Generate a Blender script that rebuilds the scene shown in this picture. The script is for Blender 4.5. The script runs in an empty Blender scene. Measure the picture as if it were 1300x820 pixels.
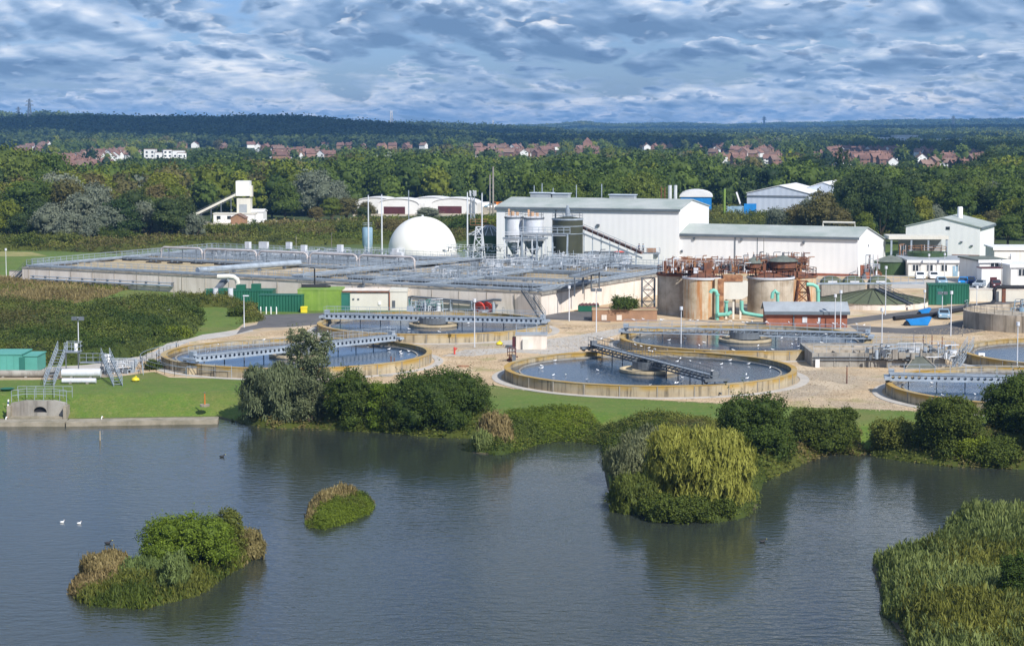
import bpy, math, random
import numpy as np
from math import sin, cos, pi, radians, atan2, sqrt, hypot

# ------------------------------------------------------------------ camera
sc = bpy.context.scene
F, CX, CY, CH = 2528.0, 650.0, 365.0, 30.0      # focal length in photo pixels, optical axis, camera height
PT = math.atan((365 - 158) / F)
cp, sp = cos(PT), sin(PT)
cam = bpy.data.objects.new('camera', bpy.data.cameras.new('camera'))
sc.collection.objects.link(cam)
cam.location = (0, 0, CH)
cam.rotation_euler = (pi / 2 - PT, 0, 0)
cam.data.sensor_width = 36
cam.data.lens = 36 * F / 1300
cam.data.shift_y = -45 / 1300
cam.data.clip_start = 1
cam.data.clip_end = 30000
sc.camera = cam

# ------------------------------------------------------------------ light
SAZ = (0.57, -0.822)                             # direction towards the sun on the ground
SEL = radians(40)
world = bpy.data.worlds.new('World')
sc.world = world
world.use_nodes = True
sun = bpy.data.objects.new('sun', bpy.data.lights.new('sun', 'SUN'))
sc.collection.objects.link(sun)
sun.data.energy = 4.9
sun.data.angle = radians(0.5)
sun.data.color = (1, 0.955, 0.89)
from mathutils import Vector, Matrix
sdir = Vector((SAZ[0] * cos(SEL), SAZ[1] * cos(SEL), sin(SEL)))
sun.rotation_euler = sdir.to_track_quat('Z', 'Y').to_euler()
sun.location = (200, -100, 300)


CLOUD = [(0.0, (0.12, 0.205, 0.35)), (0.3, (0.19, 0.295, 0.46)), (0.55, (0.33, 0.44, 0.61)), (0.8, (0.56, 0.64, 0.76)), (1.0, (0.86, 0.87, 0.90))]


def wnodes():
    nt = world.node_tree
    N, L = nt.nodes, nt.links
    N.clear()
    out = N.new('ShaderNodeOutputWorld')
    bg = N.new('ShaderNodeBackground')
    sky = N.new('ShaderNodeTexSky')
    sky.sky_type = 'NISHITA'
    sky.sun_disc = False
    sky.sun_elevation = SEL
    sky.sun_rotation = atan2(SAZ[0], SAZ[1])
    sky.air_density = 1.0
    sky.dust_density = 0.6
    sky.ozone_density = 1.6
    tc = N.new('ShaderNodeTexCoord')
    sx = N.new('ShaderNodeSeparateXYZ')
    L.new(tc.outputs['Generated'], sx.inputs[0])

    def m(op, a, b=None, c=None, clamp=False):
        n = N.new('ShaderNodeMath'); n.operation = op; n.use_clamp = clamp
        for i, q in enumerate((a, b, c)):
            if q is None: continue
            if isinstance(q, (int, float)): n.inputs[i].default_value = q
            else: L.new(q, n.inputs[i])
        return n.outputs[0]
    z = m('MAXIMUM', sx.outputs[2], 0.0)
    az = m('ARCTAN2', sx.outputs[0], sx.outputs[1])
    v = m('MULTIPLY', m('LOGARITHM', m('ADD', z, 0.022), math.e), -1.9)
    u = az
    low = m('SUBTRACT', 1.0, m('MULTIPLY', z, 34.0), None, True)      # 1 at the horizon, 0 higher up

    def noise(uu, vv, w, scale, det, rough, dist=0.0):
        c = N.new('ShaderNodeCombineXYZ'); L.new(uu, c.inputs[0]); L.new(vv, c.inputs[1]); c.inputs[2].default_value = w
        n = N.new('ShaderNodeTexNoise'); n.inputs['Scale'].default_value = scale; n.inputs['Detail'].default_value = det
        n.inputs['Roughness'].default_value = rough; n.inputs['Distortion'].default_value = dist
        L.new(c.outputs[0], n.inputs['Vector']); return n.outputs['Fac']

    def ramp(f, stops, interp='LINEAR'):
        r = N.new('ShaderNodeValToRGB'); r.color_ramp.interpolation = interp
        e = r.color_ramp.elements
        while len(e) < len(stops): e.new(0.5)
        for q, (p, c) in zip(e, stops): q.position = p; q.color = (*c, 1)
        L.new(f, r.inputs[0]); return r.outputs[0]
    def smooth(x, a, b):
        r = N.new('ShaderNodeMapRange'); r.interpolation_type = 'SMOOTHSTEP'; r.inputs[1].default_value = a; r.inputs[2].default_value = b
        L.new(x, r.inputs[0]); return r.outputs[0]

    def blend(f, a, b):
        q = N.new('ShaderNodeMix'); q.data_type = 'RGBA'; L.new(f, q.inputs[0]); L.new(a, q.inputs[6]); L.new(b, q.inputs[7]); return q.outputs[2]

    def density(k, w, dv, vor=0.32, scale=1.3, rough=0.5):
        """billowing cloud density; dv looks a little lower down"""
        uu = m('MULTIPLY', u, k); vv = m('ADD', v, dv)
        f = noise(uu, vv, w, scale, 8, rough)
        c = N.new('ShaderNodeCombineXYZ'); L.new(m('ADD', uu, m('MULTIPLY', f, 0.7)), c.inputs[0]); L.new(m('ADD', vv, m('MULTIPLY', f, 0.7)), c.inputs[1])
        vo = N.new('ShaderNodeTexVoronoi'); vo.feature = 'F1'; vo.inputs['Scale'].default_value = 2.6 * scale
        vo.inputs['Detail'].default_value = 2; vo.inputs['Roughness'].default_value = 0.55
        L.new(c.outputs[0], vo.inputs['Vector'])
        return m('ADD', m('MULTIPLY', f, 1.0 - vor), m('MULTIPLY', m('SUBTRACT', 1.0, vo.outputs['Distance']), vor))

    def two(w, dv, ka, kb, **kw): return m('ADD', m('MULTIPLY', density(ka, w, dv, **kw), m('SUBTRACT', 1.0, low)), m('MULTIPLY', density(kb, w + 4, dv, **kw), low))
    # a broad soft deck with dull flat bases
    d1 = two(3.1, 0.0, 9.0, 18.0); e1 = two(3.1, 0.22, 9.0, 18.0)
    s1 = m('ADD', m('MULTIPLY', m('SUBTRACT', e1, d1), 2.0), m('ADD', m('MULTIPLY', noise(m('MULTIPLY', u, 6.0), v, 5.5, 1.0, 3, 0.5), 1.9), -0.42), None, False)
    hor = m('MULTIPLY', m('SUBTRACT', 1.0, m('MULTIPLY', z, 55.0), None, True), 0.22)
    s1 = m('ADD', s1, hor, None, True)
    deck = ramp(s1, CLOUD)
    deckm = smooth(d1, 0.22, 0.35)
    # heaped clouds in front of it, their tops lit and their outlines crisp
    d2 = two(9.3, 0.0, 11.0, 22.0, scale=1.35, rough=0.53); e2 = two(9.3, 0.13, 11.0, 22.0, scale=1.35, rough=0.53)
    s2 = m('ADD', m('MULTIPLY', m('SUBTRACT', e2, d2), 3.4), m('ADD', 0.60, m('MULTIPLY', hor, 0.4)), None, True)
    heap = ramp(s2, CLOUD)
    heapm = m('MULTIPLY', smooth(d2, 0.375, 0.445), 0.85)
    cloud = blend(heapm, deck, heap)
    cover = m('ADD', m('MULTIPLY', deckm, 0.85), heapm, None, True)
    mixs = N.new('ShaderNodeMix'); mixs.data_type = 'RGBA'
    skc = N.new('ShaderNodeMix'); skc.data_type = 'RGBA'; skc.blend_type = 'MULTIPLY'
    skc.inputs[0].default_value = 1
    L.new(sky.outputs[0], skc.inputs[6]); skc.inputs[7].default_value = (0.50, 0.70, 1.22, 1)
    # clouds are authored for a picture value, so bring them to the sky's own unit
    up = N.new('ShaderNodeMix'); up.data_type = 'RGBA'; up.blend_type = 'MULTIPLY'; up.inputs[0].default_value = 1
    L.new(cloud, up.inputs[6]); up.inputs[7].default_value = (12.2, 12.3, 12.4, 1); up.clamp_result = False
    L.new(cover, mixs.inputs[0]); L.new(skc.outputs[2], mixs.inputs[6]); L.new(up.outputs[2], mixs.inputs[7])
    L.new(mixs.outputs[2], bg.inputs[0])
    bg.inputs[1].default_value = 0.08
    L.new(bg.outputs[0], out.inputs[0])


wnodes()
world.cycles.sampling_method = 'MANUAL'; world.cycles.sample_map_resolution = 512
vs = sc.view_settings
vs.view_transform = 'Standard'; vs.look = 'None'; vs.gamma = 1; vs.exposure = 0.28
vs.use_curve_mapping = False
sc.render.engine = 'CYCLES'
sc.cycles.use_denoising = True
sc.cycles.max_bounces = 6
sc.cycles.transparent_max_bounces = 4
sc.cycles.volume_bounces = 0
sc.cycles.use_fast_gi = False
sc.cycles.sample_clamp_indirect = 8

# ------------------------------------------------------------------ where things stand


def G(px, py, z=0.0):
    """point of the level z seen at that spot of the photograph"""
    u, v = (px - CX) / F, (CY - py) / F
    dy, dz = cp + v * sp, -sp + v * cp
    t = (z - CH) / dz
    return (u * t, dy * t, z)


def XD(px, D, z=0.0): return (px - CX) / F * (D * cp + (CH - z) * sp)


def ZD(py, D):
    v = (CY - py) / F
    return CH + D * (-sp + v * cp) / (cp + v * sp)


def PXY(x, y, z):
    d = y * cp + (CH - z) * sp
    return CX + F * x / d, CY - F * (y * sp * 1 + (z - CH) * cp) / d


rnd = random.Random(5)
C = sc.collection
W = {}


class MB:
    """collects shapes of ONE mesh; the frame turns local u, v, z into world"""
    def __init__(s, ox=0, oy=0, a=0, oz=0, fn=None):
        s.v, s.f, s.mi = [], [], []
        s.st = []; s.grp = False; s.new = False
        s.ox, s.oy, s.oz, s.ca, s.sa, s.fn, s.cur = ox, oy, oz, cos(a), sin(a), fn, 0

    def P(s, u, v, z):
        if s.fn: return s.fn(u, v, z)
        return (s.ox + u * s.ca - v * s.sa, s.oy + u * s.sa + v * s.ca, s.oz + z)

    def add(s, pts, faces, raw=False):
        b = len(s.v)
        if not s.grp or s.new: s.st.append((b, len(s.f))); s.new = False
        s.v += [tuple(p) if raw else s.P(*p) for p in pts]
        s.f += [tuple(b + i for i in f) for f in faces]
        s.mi += [s.cur] * len(faces)
        return s

    def box(s, u0, u1, v0, v1, z0, z1):
        if u0 > u1: u0, u1 = u1, u0
        if v0 > v1: v0, v1 = v1, v0
        return s.add([(u0, v0, z0), (u1, v0, z0), (u1, v1, z0), (u0, v1, z0), (u0, v0, z1), (u1, v0, z1), (u1, v1, z1), (u0, v1, z1)],
                     [(0, 3, 2, 1), (4, 5, 6, 7), (0, 1, 5, 4), (1, 2, 6, 5), (2, 3, 7, 6), (3, 0, 4, 7)])

    def cbox(s, u, v, z, w, d, h): return s.box(u - w / 2, u + w / 2, v - d / 2, v + d / 2, z, z + h)

    def bar(s, p, q, w, h=None):
        h = w if h is None else h
        p, q = Vector(p), Vector(q)
        d = (q - p)
        if d.length < 1e-6: return s
        d.normalize()
        r = d.cross(Vector((0, 0, 1)))
        if r.length < 1e-3: r = Vector((1, 0, 0))
        r.normalize(); t = r.cross(d)
        pts = []
        for e in (p, q):
            for a, b in ((-1, -1), (1, -1), (1, 1), (-1, 1)): pts.append(e + r * (a * w / 2) + t * (b * h / 2))
        return s.add(pts, [(3, 2, 1, 0), (4, 5, 6, 7), (0, 1, 5, 4), (1, 2, 6, 5), (2, 3, 7, 6), (3, 0, 4, 7)])

    def tube(s, pts, r, n=8):
        pts = [Vector(p) for p in pts]
        rings = []
        for i, p in enumerate(pts):
            d = (pts[min(i + 1, len(pts) - 1)] - pts[max(i - 1, 0)]).normalized()
            a = d.cross(Vector((0, 0, 1)))
            if a.length < 1e-3: a = d.cross(Vector((0, 1, 0)))
            a.normalize(); b = a.cross(d)
            rr = r[i] if isinstance(r, (list, tuple)) else r
            rings.append([p + (a * cos(2 * pi * k / n) + b * sin(2 * pi * k / n)) * rr for k in range(n)])
        fs = [(i * n + k, i * n + (k + 1) % n, (i + 1) * n + (k + 1) % n, (i + 1) * n + k) for i in range(len(pts) - 1) for k in range(n)]
        fs += [tuple(range(n))[::-1], tuple((len(pts) - 1) * n + k for k in range(n))]
        return s.add([q for g in rings for q in g], fs)

    def lathe(s, u, v, prof, n=32, cap=True, a0=0.0):
        pts, fs = [], []
        for (r, z) in prof:
            for k in range(n):
                t = a0 + 2 * pi * k / n
                pts.append((u + r * cos(t), v + r * sin(t), z))
        for i in range(len(prof) - 1):
            for k in range(n): fs.append((i * n + k, i * n + (k + 1) % n, (i + 1) * n + (k + 1) % n, (i + 1) * n + k))
        if cap:
            if prof[0][0] > 1e-3: fs.append(tuple(range(n))[::-1])
            if prof[-1][0] > 1e-3: fs.append(tuple((len(prof) - 1) * n + k for k in range(n)))
        return s.add(pts, fs)

    def cyl(s, u, v, z, r, h, n=24): return s.lathe(u, v, [(r, z), (r, z + h)], n)

    def ring(s, u, v, r0, r1, z0, z1, n=96):
        return s.lathe(u, v, [(r0, z0), (r1, z0), (r1, z1), (r0, z1), (r0, z0)], n, cap=False)

    def prism(s, poly, z0, z1):
        n = len(poly)
        if callable(z1): top = [(p[0], p[1], z1(*p)) for p in poly]
        else: top = [(p[0], p[1], z1) for p in poly]
        return s.add([(p[0], p[1], z0) for p in poly] + top,
                     [tuple(range(n))[::-1], tuple(range(n, 2 * n))] + [(i, (i + 1) % n, n + (i + 1) % n, n + i) for i in range(n)])

    def vpoly(s, pts, off):
        """a flat polygon of any stand, given thickness off=(du,dv,dz)"""
        n = len(pts)
        q = [(p[0] + off[0], p[1] + off[1], p[2] + off[2]) for p in pts]
        return s.add(list(pts) + q, [tuple(range(n))[::-1], tuple(range(n, 2 * n))] + [(i, (i + 1) % n, n + (i + 1) % n, n + i) for i in range(n)])

    def rail(s, pts, h=1.1, step=2.0, r=0.035, kick=False, mid=(0.55,)):
        """hand rail: posts and rails along a path of u, v, z"""
        for a, b in zip(pts[:-1], pts[1:]):
            A, B = Vector(a), Vector(b)
            n = max(1, int(round((B - A).length / step)))
            for i in range(n + 1):
                p = A.lerp(B, i / n)
                s.bar(p, p + Vector((0, 0, h)), r * 1.5)
            for k in (1.0,) + tuple(mid):
                s.bar(A + Vector((0, 0, h * k)), B + Vector((0, 0, h * k)), r * 1.6)
            if kick: s.bar(A + Vector((0, 0, 0.09)), B + Vector((0, 0, 0.09)), 0.03, 0.16)
        return s

    def mark(s): s.grp = True; s.new = True; return s

    def split(s, name, mat, parent):
        """every piece (or every marked group of pieces) a part of its own"""
        st = s.st + [(len(s.v), len(s.f))]
        out = []
        for (v0, f0), (v1, f1) in zip(st[:-1], st[1:]):
            q = MB(); q.v = s.v[v0:v1]; q.f = [tuple(i - v0 for i in f) for f in s.f[f0:f1]]; q.mi = s.mi[f0:f1]
            out.append(q.build(name, mat, parent))
        return out

    def build(s, name, mat, parent=None, smooth=False, base=None):
        me = bpy.data.meshes.new(name)
        if parent is not None: o3 = W[parent]
        elif base is not None: o3 = base
        else:
            xs, ys, zs = zip(*s.v)
            o3 = ((min(xs) + max(xs)) / 2, (min(ys) + max(ys)) / 2, min(zs))
        me.from_pydata([(a - o3[0], b - o3[1], c - o3[2]) for a, b, c in s.v], [], s.f)
        mats = mat if isinstance(mat, (list, tuple)) else [mat]
        for q in mats: me.materials.append(q)
        if len(mats) > 1: me.polygons.foreach_set('material_index', s.mi)
        if smooth:
            me.polygons.foreach_set('use_smooth', [True] * len(me.polygons))
            try: me.set_sharp_from_angle(angle=radians(40))
            except Exception: pass
        me.update()
        o = bpy.data.objects.new(name, me)
        C.objects.link(o)
        if parent is not None: o.parent = parent
        else: o.location = o3
        W[o] = o3
        return o


def props(o, label=None, cat=None, group=None, kind=None):
    if label: o['label'] = label
    if cat: o['category'] = cat
    if group: o['group'] = group
    if kind: o['kind'] = kind
    return o


def thing(name, label, cat, loc=(0, 0, 0), group=None):
    o = bpy.data.objects.new(name, None)
    o.empty_display_size = 0.5
    C.objects.link(o); o.location = loc; W[o] = tuple(loc)
    return props(o, label, cat, group)


def copy_tree(o, loc=None, rz=None, scale=None, parent=None, label=None, top=True):
    c = o.copy(); C.objects.link(c)
    if parent is not None: c.parent = parent
    if loc is not None: c.location = loc; W[c] = tuple(loc)
    if rz is not None: c.rotation_euler = (0, 0, rz)
    if scale is not None: c.scale = scale if isinstance(scale, tuple) else (scale,) * 3
    if label: c['label'] = label
    for ch in list(KIDS.get(o, o.children)): copy_tree(ch, parent=c, top=False)
    return c


KIDS = {}

# ------------------------------------------------------------------ materials
M = {}


def mat(name, col, rough=0.8, var=0.25, scale=0.6, col2=None, bump=0.0, metal=0.0, streak=None, sfac=0.5, sscale=1.2, detail=5, spec=0.3, amt=(0.35, 0.65), slo=0.5, bscale=None, obrand=0.0):
    m = bpy.data.materials.new(name); m.use_nodes = True
    nt = m.node_tree; N, L = nt.nodes, nt.links
    b = N['Principled BSDF']
    b.inputs['Roughness'].default_value = rough; b.inputs['Metallic'].default_value = metal
    b.inputs['Specular IOR Level'].default_value = spec
    geo = N.new('ShaderNodeNewGeometry')
    vec = geo.outputs['Position']
    n = N.new('ShaderNodeTexNoise'); n.inputs['Scale'].default_value = scale; n.inputs['Detail'].default_value = detail
    n.inputs['Roughness'].default_value = 0.62
    L.new(vec, n.inputs['Vector'])
    r = N.new('ShaderNodeMapRange'); r.inputs[1].default_value, r.inputs[2].default_value = amt
    L.new(n.outputs['Fac'], r.inputs[0])
    mx = N.new('ShaderNodeMix'); mx.data_type = 'RGBA'
    c2 = col2 or tuple(c * (1 - var) for c in col)
    mx.inputs[6].default_value = (*col, 1); mx.inputs[7].default_value = (*c2, 1)
    L.new(r.outputs[0], mx.inputs[0])
    outc = mx.outputs[2]
    if streak:
        mp = N.new('ShaderNodeMapping'); mp.inputs['Scale'].default_value = (1, 1, 0.07)
        L.new(vec, mp.inputs[0])
        n2 = N.new('ShaderNodeTexNoise'); n2.inputs['Scale'].default_value = sscale; n2.inputs['Detail'].default_value = 5
        n2.inputs['Roughness'].default_value = 0.7
        L.new(mp.outputs[0], n2.inputs['Vector'])
        r2 = N.new('ShaderNodeMapRange'); r2.inputs[1].default_value = slo; r2.inputs[2].default_value = slo + 0.16; r2.inputs[4].default_value = sfac
        L.new(n2.outputs['Fac'], r2.inputs[0])
        m2 = N.new('ShaderNodeMix'); m2.data_type = 'RGBA'
        L.new(outc, m2.inputs[6]); m2.inputs[7].default_value = (*streak, 1); L.new(r2.outputs[0], m2.inputs[0])
        outc = m2.outputs[2]
    if obrand:
        oi = N.new('ShaderNodeObjectInfo')
        h = N.new('ShaderNodeHueSaturation')
        a = N.new('ShaderNodeMapRange'); a.inputs[3].default_value = 1 - obrand; a.inputs[4].default_value = 1 + obrand
        L.new(oi.outputs['Random'], a.inputs[0]); L.new(a.outputs[0], h.inputs['Value']); L.new(outc, h.inputs['Color'])
        outc = h.outputs[0]
    L.new(outc, b.inputs['Base Color'])
    if bump:
        nb = N.new('ShaderNodeTexNoise'); nb.inputs['Scale'].default_value = bscale or scale * 8; nb.inputs['Detail'].default_value = 4
        L.new(vec, nb.inputs['Vector'])
        bp = N.new('ShaderNodeBump'); bp.inputs['Strength'].default_value = bump; bp.inputs['Distance'].default_value = 0.1
        L.new(nb.outputs['Fac'], bp.inputs['Height']); L.new(bp.outputs[0], b.inputs['Normal'])
    M[name] = m
    return m


mat('concrete', (0.46, 0.40, 0.325), 0.9, scale=0.35, col2=(0.30, 0.26, 0.20), streak=(0.11, 0.09, 0.065), sfac=0.75, sscale=1.0)
mat('pale_concrete', (0.74, 0.67, 0.60), 0.9, scale=0.3, col2=(0.64, 0.57, 0.50), streak=(0.36, 0.30, 0.22), sfac=0.5, sscale=0.7)
mat('grey_concrete', (0.34, 0.325, 0.29), 0.9, scale=0.5, col2=(0.23, 0.21, 0.185), streak=(0.10, 0.09, 0.075), sfac=0.6)
mat('tan_concrete', (0.52, 0.43, 0.29), 0.9, scale=0.25, col2=(0.36, 0.29, 0.18), streak=(0.55, 0.47, 0.33), sfac=0.4)
mat('tank_wall', (0.44, 0.375, 0.26), 0.9, scale=0.3, col2=(0.30, 0.25, 0.17), streak=(0.07, 0.06, 0.045), sfac=0.85, sscale=1.5)
mat('moss_rim', (0.36, 0.29, 0.17), 0.85, scale=0.3, col2=(0.38, 0.24, 0.06), bump=0.2, amt=(0.42, 0.58))
mat('sludge', (0.10, 0.085, 0.05), 0.35, scale=0.15, col2=(0.19, 0.155, 0.09), spec=0.5)
mat('sludge_dark', (0.07, 0.06, 0.045), 0.25, scale=0.2, spec=0.5)
mat('steel', (0.36, 0.42, 0.49), 0.5, scale=0.8, var=0.3, metal=0.1, spec=0.4)
mat('steel_deck', (0.26, 0.30, 0.345), 0.6, scale=0.6, var=0.35, metal=0.15)
mat('steel_dark', (0.135, 0.155, 0.18), 0.6, scale=0.8, var=0.35)
mat('white_steel', (0.62, 0.65, 0.70), 0.5, scale=0.7, var=0.15, streak=(0.3, 0.25, 0.2), sfac=0.3)
mat('pipe_white', (0.52, 0.48, 0.47), 0.5, scale=0.6, var=0.25)
mat('rust', (0.22, 0.085, 0.04), 0.9, scale=1.6, col2=(0.10, 0.055, 0.045), bump=0.3)
mat('rust_light', (0.42, 0.22, 0.11), 0.9, scale=1.2, col2=(0.17, 0.075, 0.04))
mat('peach', (0.62, 0.40, 0.25), 0.7)
mat('rusty_tank', (0.60, 0.52, 0.39), 0.85, scale=0.5, col2=(0.42, 0.34, 0.22), streak=(0.44, 0.18, 0.045), sfac=0.9, sscale=1.1, slo=0.46)
mat('stained_tank', (0.55, 0.49, 0.40), 0.85, scale=0.5, col2=(0.33, 0.285, 0.22), streak=(0.20, 0.12, 0.06), sfac=0.55, sscale=0.8)
mat('cladding', (0.80, 0.80, 0.80), 0.55, scale=0.12, var=0.05, streak=(0.70, 0.71, 0.73), sfac=0.35, sscale=0.8)
mat('cladding_grey', (0.52, 0.58, 0.68), 0.55, scale=0.12, var=0.08)
mat('cream_wall', (0.64, 0.62, 0.55), 0.7, scale=0.3, var=0.1, streak=(0.45, 0.42, 0.36), sfac=0.3)
mat('white_wall', (0.74, 0.74, 0.73), 0.7, scale=0.4, var=0.08, obrand=0.08)
mat('roof_sheet', (0.41, 0.435, 0.42), 0.6, scale=0.2, col2=(0.29, 0.335, 0.31), spec=0.35)
mat('gutter', (0.13, 0.16, 0.19), 0.6)
mat('roof_white', (0.74, 0.74, 0.75), 0.55, scale=0.3, var=0.1)
mat('roof_grey', (0.33, 0.36, 0.39), 0.7, scale=0.5, var=0.2)
mat('felt_roof', (0.15, 0.17, 0.15), 0.9, scale=0.7, var=0.3)
mat('dome', (0.80, 0.785, 0.745), 0.45, scale=0.1, var=0.05)
mat('silo_green', (0.055, 0.06, 0.038), 0.55, scale=0.5, var=0.25)
mat('tank_green', (0.045, 0.085, 0.03), 0.6, scale=0.4, var=0.3, streak=(0.08, 0.12, 0.06), sfac=0.3)
mat('cone_green', (0.115, 0.135, 0.075), 0.75, scale=0.25, var=0.25)
mat('green_box', (0.018, 0.12, 0.072), 0.5, scale=0.5, var=0.2)
mat('teal', (0.10, 0.34, 0.28), 0.5, scale=0.5, var=0.12)
mat('teal_dark', (0.03, 0.16, 0.125), 0.6, var=0.2)
mat('lime_green', (0.21, 0.33, 0.05), 0.6, scale=0.5, col2=(0.14, 0.24, 0.04), streak=(0.30, 0.38, 0.12), sfac=0.5)
mat('mint', (0.20, 0.52, 0.42), 0.45, scale=0.8, var=0.15)
mat('brick', (0.33, 0.12, 0.07), 0.9, scale=0.8, var=0.3, detail=8)
mat('brick_tan', (0.34, 0.20, 0.12), 0.9, scale=0.8, var=0.25)
mat('brick_red', (0.26, 0.15, 0.11), 0.9, scale=0.6, var=0.25, obrand=0.2)
mat('tile_red', (0.215, 0.12, 0.095), 0.9, scale=0.3, var=0.35, obrand=0.3)
mat('tile_brown', (0.22, 0.145, 0.115), 0.9, scale=0.3, var=0.3, obrand=0.25)
mat('glass_dark', (0.03, 0.04, 0.05), 0.15, spec=0.6)
mat('black', (0.022, 0.022, 0.026), 0.6)
mat('maroon', (0.09, 0.025, 0.03), 0.6)
mat('blue', (0.015, 0.23, 0.62), 0.5)
mat('blue_dark', (0.02, 0.05, 0.16), 0.5)
mat('blue_grey', (0.26, 0.40, 0.52), 0.5)
mat('red', (0.60, 0.07, 0.05), 0.5)
mat('orange', (0.62, 0.20, 0.03), 0.6)
mat('yellow', (0.75, 0.62, 0.03), 0.5)
mat('white', (0.82, 0.82, 0.82), 0.4, var=0.04)
mat('feather', (0.85, 0.85, 0.85), 0.7, var=0.03)
mat('gravel', (0.58, 0.44, 0.285), 0.95, scale=0.16, col2=(0.40, 0.29, 0.17), bump=0.8, bscale=5, detail=9, streak=None)
mat('stone_dark', (0.31, 0.235, 0.155), 0.95, scale=2)
mat('stone_pale', (0.62, 0.50, 0.35), 0.95, scale=2)
mat('path', (0.47, 0.44, 0.40), 0.9, scale=0.4, var=0.2, detail=8)
mat('asphalt', (0.13, 0.125, 0.125), 0.9, scale=0.25, var=0.3, detail=8)
mat('kerb_stone', (0.34, 0.30, 0.235), 0.9, scale=0.7, col2=(0.20, 0.18, 0.13))
mat('field', (0.30, 0.42, 0.09), 0.95, scale=0.01, var=0.15)
mat('bark', (0.10, 0.075, 0.05), 0.95)
mat('skin', (0.5, 0.32, 0.24), 0.6)
mat('cloth_blue', (0.10, 0.16, 0.26), 0.9)
mat('cloth_dark', (0.02, 0.02, 0.03), 0.9)


def nodes_of(m):
    return m.node_tree.nodes, m.node_tree.links, m.node_tree.nodes['Principled BSDF']


def gravel_tune():
    """wheel-worn grey patches, weeds and pale stones in the gravel"""
    N, L, b = nodes_of(M['gravel'])
    src = b.inputs['Base Color'].links[0].from_socket
    geo = [n for n in N if n.bl_idname == 'ShaderNodeNewGeometry'][0]
    last = src
    for sc_, lo, hi, col, fac, w in ((0.045, 0.52, 0.60, (0.33, 0.285, 0.225), 0.8, 0), (0.22, 0.58, 0.66, (0.25, 0.25, 0.08), 0.6, 7), (0.10, 0.56, 0.60, (0.60, 0.49, 0.35), 0.6, 21), (3.0, 0.58, 0.75, (0.66, 0.56, 0.42), 0.55, 3), (2.3, 0.60, 0.72, (0.22, 0.16, 0.10), 0.6, 11)):
        n = N.new('ShaderNodeTexNoise'); n.noise_dimensions = '4D'; n.inputs['W'].default_value = w
        n.inputs['Scale'].default_value = sc_; n.inputs['Detail'].default_value = 6
        L.new(geo.outputs['Position'], n.inputs['Vector'])
        r = N.new('ShaderNodeMapRange'); r.inputs[1].default_value = lo; r.inputs[2].default_value = hi; r.inputs[4].default_value = fac
        L.new(n.outputs['Fac'], r.inputs[0])
        mx = N.new('ShaderNodeMix'); mx.data_type = 'RGBA'
        L.new(r.outputs[0], mx.inputs[0]); L.new(last, mx.inputs[6]); mx.inputs[7].default_value = (*col, 1)
        last = mx.outputs[2]
    L.new(last, b.inputs['Base Color'])


gravel_tune()


def ribbed(name, base, period=0.9, depth=0.25):
    """profiled sheet: a vertical rib bump along both ground axes"""
    m = M[base].copy(); m.name = name
    N, L, b = nodes_of(m)
    geo = N.new('ShaderNodeNewGeometry')
    sx = N.new('ShaderNodeSeparateXYZ'); L.new(geo.outputs['Position'], sx.inputs[0])
    a = N.new('ShaderNodeMath'); a.operation = 'ADD'; L.new(sx.outputs[0], a.inputs[0]); L.new(sx.outputs[1], a.inputs[1])
    s = N.new('ShaderNodeMath'); s.operation = 'MULTIPLY'; s.inputs[1].default_value = 2 * pi / period; L.new(a.outputs[0], s.inputs[0])
    q = N.new('ShaderNodeMath'); q.operation = 'SINE'; L.new(s.outputs[0], q.inputs[0])
    bp = N.new('ShaderNodeBump'); bp.inputs['Strength'].default_value = depth; bp.inputs['Distance'].default_value = 0.06
    L.new(q.outputs[0], bp.inputs['Height']); L.new(bp.outputs[0], b.inputs['Normal'])
    M[name] = m


ribbed('clad', 'cladding', 0.8, 0.10)
ribbed('clad_grey', 'cladding_grey', 1.2, 0.3)
ribbed('box_green', 'green_box', 0.45, 0.6)
ribbed('sheet_roof', 'roof_sheet', 1.0, 0.2)


def water_mat(name, col, rough, bscale, bstr, dist, stretch=(1, 1, 1), col2=None, spec=0.5):
    m = bpy.data.materials.new(name); m.use_nodes = True
    N, L, b = nodes_of(m)
    b.inputs['Roughness'].default_value = rough; b.inputs['IOR'].default_value = 1.333
    b.inputs['Specular IOR Level'].default_value = spec
    geo = N.new('ShaderNodeNewGeometry')
    mp = N.new('ShaderNodeMapping'); mp.inputs['Scale'].default_value = stretch
    L.new(geo.outputs['Position'], mp.inputs[0])
    n0 = N.new('ShaderNodeTexNoise'); n0.inputs['Scale'].default_value = 0.03; n0.inputs['Detail'].default_value = 3
    L.new(geo.outputs['Position'], n0.inputs['Vector'])
    mx = N.new('ShaderNodeMix'); mx.data_type = 'RGBA'; mx.inputs[6].default_value = (*col, 1); mx.inputs[7].default_value = (*(col2 or col), 1)
    L.new(n0.outputs['Fac'], mx.inputs[0]); L.new(mx.outputs[2], b.inputs['Base Color'])
    n1 = N.new('ShaderNodeTexNoise'); n1.inputs['Scale'].default_value = bscale; n1.inputs['Detail'].default_value = 3; n1.inputs['Roughness'].default_value = 0.55
    L.new(mp.outputs[0], n1.inputs['Vector'])
    # gusts: the ripple is stronger in some stretches than in others
    r = N.new('ShaderNodeMapRange'); r.inputs[1].default_value = 0.35; r.inputs[2].default_value = 0.65
    r.inputs[3].default_value = bstr * 0.45; r.inputs[4].default_value = bstr
    L.new(n0.outputs['Fac'], r.inputs[0])
    bp = N.new('ShaderNodeBump'); bp.inputs['Distance'].default_value = dist
    L.new(r.outputs[0], bp.inputs['Strength']); L.new(n1.outputs['Fac'], bp.inputs['Height']); L.new(bp.outputs[0], b.inputs['Normal'])
    M[name] = m


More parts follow.
